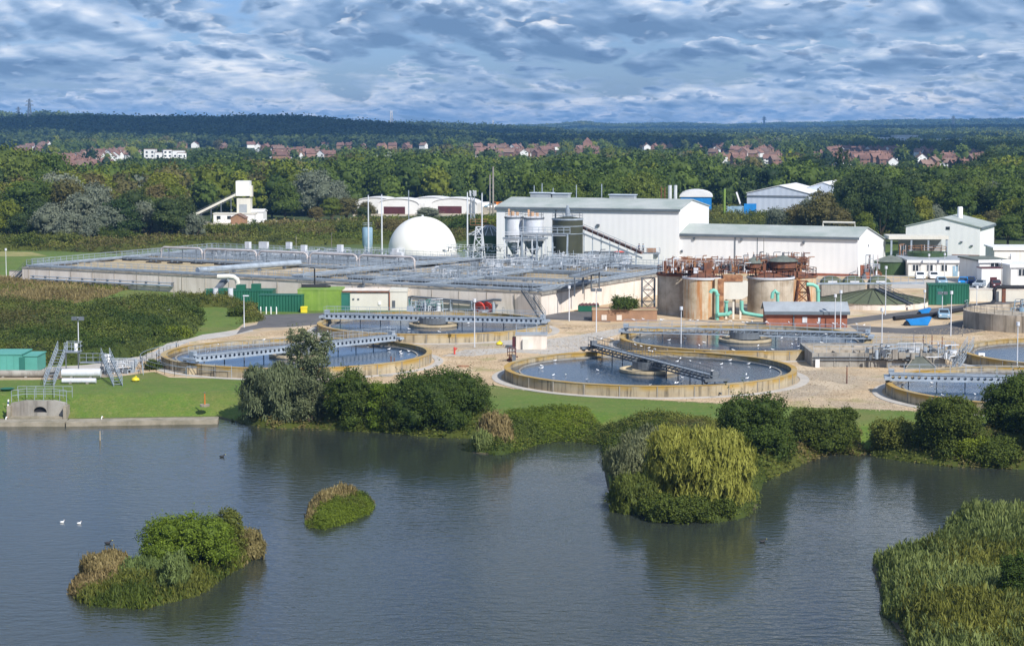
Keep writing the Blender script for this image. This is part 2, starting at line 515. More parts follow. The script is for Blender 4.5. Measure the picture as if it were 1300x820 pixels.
water_mat('lake_water', (0.026, 0.033, 0.027), 0.06, 1.3, 0.36, 0.20, (0.7, 1.3, 1), (0.036, 0.042, 0.033))
water_mat('tank_water', (0.016, 0.040, 0.085), 0.07, 2.2, 0.25, 0.10, (1, 1, 1), (0.022, 0.050, 0.085))


def leaf_mat(name, dark, light, rand=0.18, trans=0.25):
    m = bpy.data.materials.new(name); m.use_nodes = True
    N, L, b = nodes_of(m)
    b.inputs['Roughness'].default_value = 0.65; b.inputs['Specular IOR Level'].default_value = 0.2
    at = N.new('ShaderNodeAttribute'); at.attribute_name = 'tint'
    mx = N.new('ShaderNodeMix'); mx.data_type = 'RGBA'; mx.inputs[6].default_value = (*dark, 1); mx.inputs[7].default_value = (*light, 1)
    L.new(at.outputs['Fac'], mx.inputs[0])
    oi = N.new('ShaderNodeObjectInfo')
    h = N.new('ShaderNodeHueSaturation')
    a = N.new('ShaderNodeMapRange'); a.inputs[3].default_value = 1 - rand; a.inputs[4].default_value = 1 + rand
    L.new(oi.outputs['Random'], a.inputs[0]); L.new(a.outputs[0], h.inputs['Value'])
    a2 = N.new('ShaderNodeMapRange'); a2.inputs[3].default_value = 0.5 + 0.018; a2.inputs[4].default_value = 0.5 - 0.018
    L.new(oi.outputs['Random'], a2.inputs[0]); L.new(a2.outputs[0], h.inputs['Hue'])
    L.new(mx.outputs[2], h.inputs['Color']); L.new(h.outputs[0], b.inputs['Base Color'])
    tr = N.new('ShaderNodeBsdfTranslucent'); L.new(h.outputs[0], tr.inputs['Color'])
    ms = N.new('ShaderNodeMixShader'); ms.inputs[0].default_value = trans
    L.new(b.outputs[0], ms.inputs[1]); L.new(tr.outputs[0], ms.inputs[2]); L.new(ms.outputs[0], N['Material Output'].inputs[0])
    M[name] = m


leaf_mat('leaf_oak', (0.056, 0.086, 0.015), (0.150, 0.198, 0.030))
leaf_mat('leaf_dark', (0.024, 0.045, 0.013), (0.075, 0.110, 0.026))
leaf_mat('leaf_yellow', (0.095, 0.118, 0.012), (0.23, 0.245, 0.028))
leaf_mat('leaf_silver', (0.105, 0.125, 0.080), (0.25, 0.275, 0.20), 0.12)
leaf_mat('leaf_brown', (0.080, 0.072, 0.022), (0.19, 0.165, 0.055))
leaf_mat('leaf_bush', (0.034, 0.058, 0.010), (0.105, 0.142, 0.020), 0.12)
leaf_mat('leaf_lime', (0.080, 0.115, 0.011), (0.20, 0.255, 0.022), 0.1)
leaf_mat('leaf_willow', (0.14, 0.15, 0.018), (0.38, 0.39, 0.085), 0.1, 0.3)
leaf_mat('leaf_grey', (0.070, 0.088, 0.035), (0.20, 0.225, 0.115), 0.1)
leaf_mat('leaf_bramble', (0.058, 0.076, 0.014), (0.20, 0.215, 0.040), 0.1)
leaf_mat('leaf_dry', (0.15, 0.115, 0.045), (0.34, 0.27, 0.12), 0.1)
leaf_mat('leaf_reed', (0.075, 0.11, 0.028), (0.21, 0.265, 0.085), 0.1)


def mossy(mname, z0, z1):
    """moss and lichen creeping down from the top of a wall, in uneven patches"""
    N, L, b = nodes_of(M[mname]); src = b.inputs['Base Color'].links[0].from_socket
    geo = N.new('ShaderNodeNewGeometry'); sx = N.new('ShaderNodeSeparateXYZ'); L.new(geo.outputs['Position'], sx.inputs[0])
    r = N.new('ShaderNodeMapRange'); r.inputs[1].default_value = z0; r.inputs[2].default_value = z1; L.new(sx.outputs[2], r.inputs[0])
    n = N.new('ShaderNodeTexNoise'); n.inputs['Scale'].default_value = 0.35; n.inputs['Detail'].default_value = 7; L.new(geo.outputs['Position'], n.inputs['Vector'])
    q = N.new('ShaderNodeMapRange'); q.inputs[1].default_value = 0.42; q.inputs[2].default_value = 0.58; L.new(n.outputs['Fac'], q.inputs[0])
    mu = N.new('ShaderNodeMath'); mu.operation = 'MULTIPLY'; L.new(r.outputs[0], mu.inputs[0]); L.new(q.outputs[0], mu.inputs[1])
    mx = N.new('ShaderNodeMix'); mx.data_type = 'RGBA'; L.new(mu.outputs[0], mx.inputs[0]); L.new(src, mx.inputs[6]); mx.inputs[7].default_value = (0.35, 0.225, 0.05, 1)
    L.new(mx.outputs[2], b.inputs['Base Color'])


mossy('tank_wall', 0.55, 1.0)

# ------------------------------------------------------------------ ground


def vnoise(x, y, seed=0):
    """smooth noise in -1..1 from turned sine waves"""
    r = np.random.default_rng(seed)
    o = np.zeros_like(np.asarray(x, float)); s = 0
    for k in range(9):
        a = r.uniform(0, 2 * pi); f = 2 ** r.uniform(-0.7, 1.6); ph = r.uniform(0, 6.28); w = 1 / f
        o = o + w * np.sin((x * cos(a) + y * sin(a)) * f + ph + 1.3 * np.sin((x * sin(a) - y * cos(a)) * f * 0.7 + ph * 2)); s += w * 0.6
    return o / s


def sdist(x, y, poly):
    """signed distance to a polygon, positive inside"""
    x = np.asarray(x, float); y = np.asarray(y, float)
    d = np.full(x.shape, 1e9); ins = np.zeros(x.shape, bool)
    n = len(poly)
    for i in range(n):
        ax, ay = poly[i][:2]; bx, by = poly[(i + 1) % n][:2]
        ex, ey = bx - ax, by - ay
        t = np.clip(((x - ax) * ex + (y - ay) * ey) / (ex * ex + ey * ey + 1e-12), 0, 1)
        d = np.minimum(d, np.hypot(x - ax - t * ex, y - ay - t * ey))
        c = ((ay > y) != (by > y)) & (x < (bx - ax) * (y - ay) / ((by - ay) if abs(by - ay) > 1e-9 else 1e-9) + ax)
        ins ^= c
    return np.where(ins, d, -d)


def GP(pts, z=0.0): return [G(px, py, z)[:2] for px, py in pts]


LZ = -2.0
shore = GP([(-260, 532), (-60, 533), (85, 533), (200, 531), (278, 530), (292, 534), (330, 541), (400, 543), (480, 547), (540, 552), (600, 556), (618, 559), (612, 568), (596, 574), (618, 577), (652, 573), (668, 563),
            (700, 557), (758, 559), (772, 566), (766, 592), (772, 622), (792, 645), (850, 658), (905, 661), (945, 656), (960, 645), (962, 622), (972, 603), (1010, 594), (1030, 578), (1052, 574), (1096, 578), (1104, 575), (1140, 582), (1200, 590), (1300, 594), (1460, 600), (1700, 610),
            ], LZ) + [(160, 90), (160, 30), (-160, 30), (-160, 200)]
isle1 = GP([(388, 664), (392, 648), (410, 637), (440, 629), (470, 628), (478, 637), (470, 648), (440, 660), (410, 668)], LZ)
isle2 = GP([(96, 728), (120, 716), (175, 722), (200, 702), (250, 692), (300, 688), (335, 684), (341, 690), (318, 706), (290, 726), (255, 752), (180, 770), (110, 765), (85, 745)], LZ)
reedbank = GP([(1106, 722), (1115, 705), (1160, 696), (1188, 690), (1196, 668), (1215, 655), (1260, 652), (1320, 656), (1500, 660), (1500, 860), (1180, 860), (1125, 780)], LZ)


def hills(x, y):
    X = 650 + F * x / y
    h = np.zeros_like(x)

    def interp(xs, ys): return np.interp(X, xs, ys)
    yt = interp([-400, 0, 60, 150, 250, 350, 400, 450, 500, 540, 600, 700], [150, 152, 149, 150, 151, 149, 151, 156, 160, 164, 170, 190])
    h1 = np.maximum(0, CH + (158 - yt) / F * 3000 - 11)
    h = np.maximum(h, h1 * np.exp(-np.clip((3000 - y) / 420, 0, 9) ** 2) * np.exp(-np.clip((y - 3000) / 900, 0, 9) ** 2))
    yt = interp([-400, 0, 30, 60, 100, 180, 260, 400, 470, 540, 640, 700, 760], [140, 142, 147, 142, 146, 150, 152, 158, 157, 156, 160, 163, 175])
    h2 = np.maximum(0, CH + (158 - yt) / F * 4300 - 11)
    h = np.maximum(h, h2 * np.exp(-np.clip((y - 4300) / 500, -9, 9) ** 2))
    yt = interp([500, 640, 700, 740, 780, 820, 860, 920, 980, 1040, 1100, 1150, 1200, 1300, 1600], [158, 159, 158, 155, 158, 157, 156, 158, 156, 155, 153, 152, 152, 151, 150])
    h3 = np.maximum(0, CH + (158 - yt) / F * 8800 - 8)
    h = np.maximum(h, h3 * np.exp(-np.clip((y - 8800) / 1300, -9, 9) ** 2))
    yt = interp([500, 800, 1000, 1100, 1300, 1600], [172, 168, 163, 160, 158, 158])
    h4 = np.maximum(0, CH + (158 - yt) / F * 5600 - 10)
    h = np.maximum(h, h4 * np.exp(-np.clip((y - 5600) / 700, -9, 9) ** 2))
    h = h + np.clip((y - 1300) / 600, 0, 1) * 1.5 * (vnoise(x / 260, y / 420, 3))
    return h


def height(x, y):
    x = np.asarray(x, float); y = np.asarray(y, float)
    s = np.maximum.reduce([-sdist(x, y, shore), sdist(x, y, isle1), sdist(x, y, isle2), sdist(x, y, reedbank)])   # >0 on land
    z = np.where(s > 0, -2 + np.clip(s / 6.0, 0, 1) ** 0.8 * 2.0, -2 + np.clip(s / 3, -1, 0) * 1.6)
    # the islands stay low
    di = np.maximum.reduce([sdist(x, y, isle1), sdist(x, y, isle2), sdist(x, y, reedbank)])
    z = np.where(di > 0, -2 + np.clip(di / 3, 0, 1) * 0.5, z)
    # scrub mound on the left
    gx, gy = G(95, 420)[:2]
    z = z + 2.2 * np.maximum(0, np.exp(-((x - gx) / 17) ** 2 - ((y - gy) / 26) ** 2) - 0.25)
    # bank of earth against the left part of the basin's front wall
    ax_, ay_, bx_, by_ = -125.0, 384.0, -42.0, 331.0
    tt = np.clip(((x - ax_) * (bx_ - ax_) + (y - ay_) * (by_ - ay_)) / ((bx_ - ax_) ** 2 + (by_ - ay_) ** 2), 0, 1)
    dd = np.hypot(x - ax_ - tt * (bx_ - ax_), y - ay_ - tt * (by_ - ay_))
    z = z + 1.25 * np.exp(-(dd / 11) ** 2) * (1 - 0.55 * tt)
    far = y > 1000
    if np.any(far): z = z + np.where(far, hills(x, np.maximum(y, 1000)), 0)
    return z


def hz(x, y): return float(height(np.array([x]), np.array([y]))[0])


def mesh_np(name, V, Q, mats, tint=None, mi=None, smooth=False):
    me = bpy.data.meshes.new(name)
    V = np.asarray(V, np.float32); Q = np.asarray(Q, np.int32)
    k = Q.shape[1]
    me.vertices.add(len(V)); me.vertices.foreach_set('co', V.ravel())
    me.loops.add(Q.size); me.loops.foreach_set('vertex_index', Q.ravel())
    me.polygons.add(len(Q))
    me.polygons.foreach_set('loop_start', np.arange(0, Q.size, k, dtype=np.int32))
    me.polygons.foreach_set('loop_total', np.full(len(Q), k, np.int32))
    for q in (mats if isinstance(mats, (list, tuple)) else [mats]): me.materials.append(q)
    if mi is not None: me.polygons.foreach_set('material_index', np.asarray(mi, np.int32))
    if smooth: me.polygons.foreach_set('use_smooth', np.ones(len(Q), bool))
    if tint is not None:
        a = me.attributes.new('tint', 'FLOAT', 'FACE'); a.data.foreach_set('value', np.asarray(tint, np.float32))
    me.update(calc_edges=True)
    return me


def obj_np(name, me, loc=(0, 0, 0), parent=None):
    o = bpy.data.objects.new(name, me); C.objects.link(o); o.location = loc; W[o] = tuple(loc)
    if parent is not None: o.parent = parent
    return o


# the ground: ONE sheet from the lake bed to beyond the horizon
rows = np.concatenate([np.arange(60, 235, 0.8), np.arange(235, 420, 1.6), 420 * (13000 / 420) ** (np.linspace(0, 1, 190))])
cols = np.linspace(-0.46, 0.46, 430)
YY = np.repeat(rows[:, None], len(cols), 1); XX = YY * cols[None, :]
ZZ = height(XX.ravel(), YY.ravel())
near = YY.ravel() < 900
ZZ = ZZ + np.where(near & (ZZ > -1.9), 0.06 * vnoise(XX.ravel() / 3, YY.ravel() / 3, 8) * (np.abs(ZZ) > 0.02), 0)
V = np.stack([XX.ravel(), YY.ravel(), ZZ], 1)
nr, nc = len(rows), len(cols)
ii = (np.arange(nr - 1)[:, None] * nc + np.arange(nc - 1)[None, :]).ravel()
Q = np.stack([ii, ii + 1, ii + nc + 1, ii + nc], 1)
gm = mat('grass', (0.080, 0.145, 0.018), 0.95, scale=0.12, col2=(0.120, 0.180, 0.028), bump=0.4, bscale=3, detail=8)


def ground_tune():
    N, L, b = nodes_of(gm)
    geo = [n for n in N if n.bl_idname == 'ShaderNodeNewGeometry'][0]
    last = b.inputs['Base Color'].links[0].from_socket
    sx = N.new('ShaderNodeSeparateXYZ'); L.new(geo.outputs['Position'], sx.inputs[0])

    def lay(last, fac, col):
        mx = N.new('ShaderNodeMix'); mx.data_type = 'RGBA'
        L.new(fac, mx.inputs[0]); L.new(last, mx.inputs[6]); mx.inputs[7].default_value = (*col, 1)
        return mx.outputs[2]

    def rng(sock, a, b_, c=0.0, d=1.0):
        r = N.new('ShaderNodeMapRange'); r.inputs[1].default_value = a; r.inputs[2].default_value = b_; r.inputs[3].default_value = c; r.inputs[4].default_value = d
        L.new(sock, r.inputs[0]); return r.outputs[0]
    for sc_, lo, hi, col, f in ((0.9, 0.45, 0.7, (0.155, 0.175, 0.04), 0.75), (0.25, 0.5, 0.62, (0.10, 0.14, 0.025), 0.6), (0.07, 0.55, 0.66, (0.17, 0.155, 0.05), 0.55), (5.0, 0.45, 0.7, (0.045, 0.085, 0.012), 0.65), (1.7, 0.56, 0.70, (0.19, 0.19, 0.06), 0.55)):
        n = N.new('ShaderNodeTexNoise'); n.inputs['Scale'].default_value = sc_; n.inputs['Detail'].default_value = 6
        L.new(geo.outputs['Position'], n.inputs['Vector'])
        last = lay(last, rng(n.outputs['Fac'], lo, hi, 0, f), col)
    last = lay(last, rng(sx.outputs[1], 455, 520), (0.045, 0.065, 0.02))        # rank growth under the woods
    n = N.new('ShaderNodeTexNoise'); n.inputs['Scale'].default_value = 0.0035; n.inputs['Detail'].default_value = 3
    L.new(geo.outputs['Position'], n.inputs['Vector'])
    mu = N.new('ShaderNodeMath'); mu.operation = 'MULTIPLY'
    L.new(rng(n.outputs['Fac'], 0.54, 0.58), mu.inputs[0]); L.new(rng(sx.outputs[1], 2500, 4000), mu.inputs[1])
    last = lay(last, mu.outputs[0], (0.17, 0.22, 0.06))                           # open fields far off
    last = lay(last, rng(sx.outputs[2], -1.80, -1.95), (0.075, 0.065, 0.04))      # mud at the water's edge and the bed
    L.new(last, b.inputs['Base Color'])


ground_tune()
gr = obj_np('ground', mesh_np('ground', V, Q, gm, smooth=True)); props(gr, kind='structure')

lake = MB(); lake.add([(-180, 20, LZ), (180, 20, LZ), (180, 240, LZ), (-180, 240, LZ)], [(0, 1, 2, 3)])
props(lake.build('lake_water', M['lake_water']), kind='structure')


def sheet(name, pts, m, z, kind='structure', px=True, th=None):
    """a flat sheet laid on the ground"""
    P = [G(a, b, z) for a, b in pts] if px else [(a, b, z) for a, b in pts]
    b_ = MB(); n = len(P)
    b_.add(P, [tuple(range(n))])
    o = b_.build(name, m)
    # triangulate safely
    import bmesh
    bm = bmesh.new(); bm.from_mesh(o.data); bmesh.ops.triangulate(bm, faces=bm.faces[:]); bmesh.ops.recalc_face_normals(bm, faces=bm.faces[:])
    if bm.faces and sum(f.normal.z for f in bm.faces) < 0: bmesh.ops.reverse_faces(bm, faces=bm.faces[:])
    bm.to_mesh(o.data); bm.free()
    return props(o, kind=kind)


sheet('gravel_yard', [(150, 478), (196, 472), (215, 479), (330, 482), (420, 486), (560, 488), (628, 489), (650, 493), (700, 499), (800, 506), (900, 511), (1000, 516), (1100, 519), (1172, 522), (1290, 530), (1420, 540), (1600, 540),
                      (1600, 335), (1300, 340), (1090, 345), (850, 346), (772, 366), (700, 393), (640, 402), (400, 398), (330, 400), (318, 404), (300, 418), (250, 428), (215, 436), (190, 446), (165, 456), (140, 462), (90, 470), (-60, 474), (-60, 483), (60, 482)], M['gravel'], 0.015)
sheet('asphalt_road', [(332, 400), (440, 396), (520, 396), (560, 402), (430, 404), (408, 408), (401, 412), (372, 415), (335, 416), (318, 419), (300, 424), (306, 416), (326, 412)], M['asphalt'], 0.03)
sheet('concrete_path', [(-60, 470), (60, 466), (110, 463), (152, 458), (196, 446), (212, 436), (248, 426), (300, 419), (318, 417), (322, 420), (290, 427), (240, 434), (210, 446), (196, 456), (160, 464), (100, 472), (-60, 478)], M['path'], 0.028)
sheet('asphalt_track', [(612, 432), (700, 430), (742, 424), (790, 416), (800, 420), (760, 432), (733, 446), (700, 450), (650, 447), (600, 452), (560, 452), (590, 444), (655, 441)], M['path'], 0.026)
sheet('asphalt_apron', [(690, 399), (750, 393), (775, 393), (775, 409), (690, 405)], M['asphalt'], 0.03)
sheet('service_road', [(1078, 413), (1150, 417), (1200, 412), (1240, 404), (1300, 392), (1500, 372), (1500, 392), (1330, 408), (1250, 420), (1215, 425), (1160, 424), (1090, 421)], M['asphalt'], 0.03)
sheet('car_park', [(1135, 358), (1210, 353), (1330, 352), (1400, 352), (1400, 374), (1290, 376), (1230, 378), (1205, 366), (1130, 366)], M['path'], 0.03)
sheet('digester_road', [(1060, 418), (1075, 412), (1100, 408), (1175, 400), (1300, 383), (1300, 378), (1180, 392), (1095, 402), (1060, 406), (960, 412)], M['asphalt'], 0.034)
# dry meadow strips and mown grass between them
mat('dry_grass', (0.33, 0.27, 0.12), 0.95, scale=0.25, col2=(0.17, 0.20, 0.05), detail=9, bump=0.5, bscale=3)
mat('dirt', (0.46, 0.40, 0.30), 0.95, scale=0.2, var=0.3)
sheet('dirt_track', [(245, 282), (300, 281), (345, 283), (420, 281), (470, 277), (470, 280), (425, 286), (345, 288), (290, 286), (245, 286)], M['dirt'], 0.04)
sheet('yard', [(448, 271), (640, 262), (640, 268), (610, 274), (448, 275)], M['dirt'], 0.04)
sheet('dry_field', [(-80, 318), (40, 320), (60, 325), (-80, 327)], M['dry_grass'], 0.03)


def drape(name, pts, m, dz, step=0.6):
    poly = GP(pts); xs, ys = [p[0] for p in poly], [p[1] for p in poly]
    GX, GY = np.meshgrid(np.arange(min(xs), max(xs), step), np.arange(min(ys), max(ys), step)); nx = GX.shape[1]
    d = sdist(GX.ravel(), GY.ravel(), poly) + 1.5 * vnoise(GX.ravel() / 4, GY.ravel() / 4, 6)
    ii = (np.arange(GX.shape[0] - 1)[:, None] * nx + np.arange(nx - 1)[None, :]).ravel(); q = np.stack([ii, ii + 1, ii + nx + 1, ii + nx], 1); q = q[(d[q] > 0).all(1)]
    return props(obj_np(name, mesh_np(name, np.stack([GX.ravel(), GY.ravel(), height(GX.ravel(), GY.ravel()) + dz], 1), q, M[m], smooth=True)), kind='structure')


drape('dry_meadow', [(-80, 350), (60, 351), (150, 358), (172, 366), (140, 378), (90, 388), (60, 392), (20, 384), (-80, 376)], 'dry_grass', 0.12)
# kerb ledge along the lake on the left: a real step
k = MB()
e0 = GP([(-140, 531), (85, 531), (200, 529), (277, 528)], -1.3)
for a, b_ in zip(e0[:-1], e0[1:]): k.bar((a[0], a[1], -1.86), (b_[0], b_[1], -1.86), 2.4, 0.62)
props(k.build('kerb_ledge', M['kerb_stone']), kind='structure')

# ------------------------------------------------------------------ foliage


def rot_basis(N, rng, jit):
    n = N + rng.normal(0, jit, N.shape); n /= np.linalg.norm(n, axis=1)[:, None] + 1e-9
    a = rng.normal(0, 1, N.shape); t = np.cross(n, a); t /= np.linalg.norm(t, axis=1)[:, None] + 1e-9
    return t, np.cross(n, t)


def quads(P, N, S, rng, jit=0.6, asp=(0.5, 1.0), weep=None):
    t, b_ = rot_basis(N, rng, jit)
    if weep:
        b_ = np.tile([[0, 0, -1.0]], (len(P), 1)) + rng.normal(0, 0.36, P.shape)
        t = np.cross(b_, N + rng.normal(0, 0.3, P.shape)); t /= np.linalg.norm(t, axis=1)[:, None] + 1e-9
    h = rng.uniform(*asp, len(P))[:, None] if not weep else weep
    t = t * S[:, None] * 0.5; b_ = b_ * S[:, None] * 0.5 * h
    V = np.stack([P - t * 0.55 - b_, P + t * 0.8 - b_ * 0.5, P + t * 0.45 + b_, P - t - b_ * -0.4], 1).reshape(-1, 3)
    return V, np.arange(len(V), dtype=np.int64).reshape(-1, 4)


def cubesphere(k=3):
    V, Q = [], []
    for ax in range(3):
        for s in (-1, 1):
            b0 = len(V)
            for i in range(k + 1):
                for j in range(k + 1):
                    p = [0, 0, 0]; p[ax] = s; p[(ax + 1) % 3] = (2 * i / k - 1); p[(ax + 2) % 3] = (2 * j / k - 1) * s
                    V.append(p)
            for i in range(k):
                for j in range(k):
                    a = b0 + i * (k + 1) + j; Q.append((a, a + k + 1, a + k + 2, a + 1))
    V = np.array(V, float); V /= np.linalg.norm(V, axis=1)[:, None]
    return V, np.array(Q)


CSV, CSQ = cubesphere(3)


def blob(rng, lobes, nleaf, size, jit=0.6, weep=None, core=0.8, asp=(0.5, 1.0), thin=0.0, tuft=9, ragged=0.05):
    """foliage on overlapping lobes; lobes: (cx,cy,cz,rx,ry,rz,tint)"""
    Ls = np.array(lobes, float)
    area = Ls[:, 3] * Ls[:, 5] + 1e-6; cnt = np.maximum(3, (nleaf * area / area.sum())).astype(int)
    Vs, Qs, Ts, nb = [], [], [], 0
    for k, (cx, cy, cz, rx, ry, rz, tn) in enumerate(Ls):
        n = cnt[k]
        nc = max(4, n // tuft)                                   # leaves sit in tufts, each tuft with its own tone
        d = rng.normal(0, 1, (nc, 3)); d /= np.linalg.norm(d, axis=1)[:, None]
        keep = rng.random(nc) < np.where(d[:, 2] < -0.3, 0.35, 1)
        d = d[keep]
        bump = 1 + 0.13 * vnoise(d[:, 0] * 3 + k, d[:, 1] * 3 + d[:, 2] * 4, k + 5) + ragged * vnoise(d[:, 0] * 8 + k, d[:, 1] * 8 + d[:, 2] * 9, k + 15)
        r = bump * (1 - np.abs(rng.normal(0, 0.07, len(d)))) + (rng.random(len(d)) < 0.16) * rng.uniform(0, 0.10 + ragged * 1.6, len(d))
        Pc = d * r[:, None] * [rx, ry, rz] + [cx, cy, cz]
        idx = np.repeat(np.arange(len(Pc)), tuft); tone = rng.random(len(Pc))[idx]; d = d[idx]
        sg = size * (0.62 + 0.1 * tuft ** .5)
        P = Pc[idx] + rng.normal(0, 1, (len(idx), 3)) * sg * [1, 1, 0.8 if not weep else 2.2]
        bump = None
        # drop what is deep inside another lobe
        ok = np.ones(len(P), bool)
        for j, q in enumerate(Ls):
            if j == k: continue
            ok &= (((P - q[:3]) / q[3:6]) ** 2).sum(1) > 0.62
        ok &= P[:, 2] > 0.02
        P, d, tone = P[ok], d[ok], tone[ok]
        if len(P) == 0: continue
        if thin:
            ok = vnoise(P[:, 0] / size / 3, P[:, 1] / size / 3 + P[:, 2] / size / 2.4, 40 + k) > -1 + 2 * thin * 0.7
            P, d, tone = P[ok], d[ok], tone[ok]
            if len(P) == 0: continue
        V, Qf = quads(P, d, size * rng.uniform(0.6, 1.35, len(P)), rng, jit, asp, weep)
        Vs.append(V); Qs.append(Qf + nb); nb += len(V)
        Ts.append(np.clip(0.30 * tn + 0.42 * tone + 0.30 * rng.random(len(P)), 0, 1))
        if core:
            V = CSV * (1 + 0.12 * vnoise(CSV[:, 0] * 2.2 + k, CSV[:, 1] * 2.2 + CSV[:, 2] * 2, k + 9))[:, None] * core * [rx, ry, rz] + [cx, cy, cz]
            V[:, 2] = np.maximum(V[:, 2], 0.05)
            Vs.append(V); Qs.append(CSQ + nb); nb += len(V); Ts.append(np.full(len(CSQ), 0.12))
    return np.concatenate(Vs), np.concatenate(Qs), np.concatenate(Ts)


def crown_lobes(rng, R, z0, H, n, spread=0.62, lr=(0.36, 0.55), taper=0.5):
    out = [(0, 0, z0 + (H - z0) * 0.5, R * 0.62, R * 0.62, (H - z0) * 0.46, 0.4)]
    for k in range(n):
        a = rng.uniform(0, 2 * pi); f = rng.uniform(0, 1)
        zz = z0 + (H - z0) * (0.2 + 0.62 * f)
        rr = R * spread * (1 - taper * f) * rng.uniform(0.7, 1.1)
        r = R * rng.uniform(*lr)
        zz = min(zz, H - r * 0.7)
        out.append((rr * cos(a), rr * sin(a), max(zz, z0 + r * 0.5), r, r * rng.uniform(0.85, 1.1), r * rng.uniform(0.65, 0.9), rng.random()))
    return out


def trunk_mb(rng, H, z0, R, r0):
    b_ = MB()
    b_.tube([(0, 0, -0.2), (0.05, 0, z0 * 0.6), (rng.uniform(-.2, .2), rng.uniform(-.2, .2), z0 + (H - z0) * 0.35), (rng.uniform(-.4, .4), rng.uniform(-.4, .4), H * 0.8)], [r0 * 1.25, r0, r0 * 0.7, r0 * 0.2], 7)
    for i in range(5):
        a = rng.uniform(0, 6.28); zz = z0 * rng.uniform(0.75, 1.2)
        b_.tube([(0, 0, zz), (R * 0.3 * cos(a), R * 0.3 * sin(a), zz + (H - zz) * 0.25), (R * 0.6 * cos(a), R * 0.6 * sin(a), zz + (H - zz) * 0.5)], [r0 * 0.55, r0 * 0.35, r0 * 0.12], 5)
    return b_


TR = {}
TD = {}


def make_tree(kind, matn, seed, R, H, z0, nl, nleaf, size, **kw):
    """a tree of unit kind; kept as data, placed by copies"""
    rng = np.random.default_rng(seed)
    lobes = crown_lobes(rng, R, z0, H, nl, kw.pop('spread', 0.62), kw.pop('lr', (0.36, 0.55)), kw.pop('taper', 0.5))
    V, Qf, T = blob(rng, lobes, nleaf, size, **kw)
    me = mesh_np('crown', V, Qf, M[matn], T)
    tb = trunk_mb(rng, H, z0, R, 0.035 * H)
    tm = bpy.data.meshes.new('trunk'); tm.from_pydata(tb.v, [], tb.f); tm.materials.append(M['bark'])
    TR.setdefault(kind, []).append((me, tm, H, R)); TD.setdefault(kind, []).append((V, Qf, T, H, R, matn))


SP = {'oak': 'leaf_oak', 'dark': 'leaf_dark', 'yellow': 'leaf_yellow', 'silver': 'leaf_silver', 'brown': 'leaf_brown'}
sd = 100
for kname, ml in SP.items():
    for q in range(3 if kname in ('oak', 'dark', 'silver') else 2):
        sd += 1
        R_ = {'oak': 6.2, 'dark': 5.2, 'yellow': 5, 'silver': 5.2, 'brown': 5}[kname]
        make_tree(kname, ml, sd, R_, 14 if kname != 'silver' else 12, 1.6 if kname != 'oak' else 2.2, 18, 8000, 0.46, thin=0.22 if kname != 'silver' else 0.38, core=0.74, jit=0.75)
make_tree('poplar', 'leaf_dark', 301, 2.0, 18, 1.5, 12, 1800, 0.6, spread=0.4, taper=0.3)


def small_tree(kind, seed, n=130, size=1.5, nl=5):
    rng = np.random.default_rng(seed)
    V, Qf, T = blob(rng, crown_lobes(rng, 6, 1.0, 13, nl, 0.6, (0.42, 0.6)), n, size, core=0.86, jit=0.5)
    return V, Qf, T


def forest(name, pts, tmpl, label=None, cat=None, extra_t=0.5, seed=1):
    """many distant trees too far off to tell apart, ONE object. pts: (x,y,z,height,species)"""
    rng = np.random.default_rng(seed)
    mats_ = [M[SP[k]] for k in ('oak', 'dark', 'yellow', 'silver', 'brown')]
    Vs, Qs, Ts, Ms, nb = [], [], [], [], 0
    for (x, y, z, h, spk, wide) in pts:
        V, Qf, T = tmpl[rng.integers(len(tmpl))]
        a = rng.uniform(0, 6.28); c, s = cos(a), sin(a); f = h / 13.0; w = f * wide
        P = np.empty_like(V); P[:, 0] = (V[:, 0] * c - V[:, 1] * s) * w + x; P[:, 1] = (V[:, 0] * s + V[:, 1] * c) * w + y; P[:, 2] = V[:, 2] * f + z
        Vs.append(P.astype(np.float32)); Qs.append(Qf + nb); nb += len(P)
        Ts.append(np.clip(T * 0.5 + rng.uniform(-0.25, 0.65), 0, 1.25)); Ms.append(np.full(len(Qf), spk))
    o = obj_np(name, mesh_np(name, np.concatenate(Vs), np.concatenate(Qs), mats_, np.concatenate(Ts), np.concatenate(Ms)))
    return props(o, label, cat, kind='stuff')

# ------------------------------------------------------------------ the plant: shared builders
KEEP = []           # spots (x, y, radius) that trees must leave free


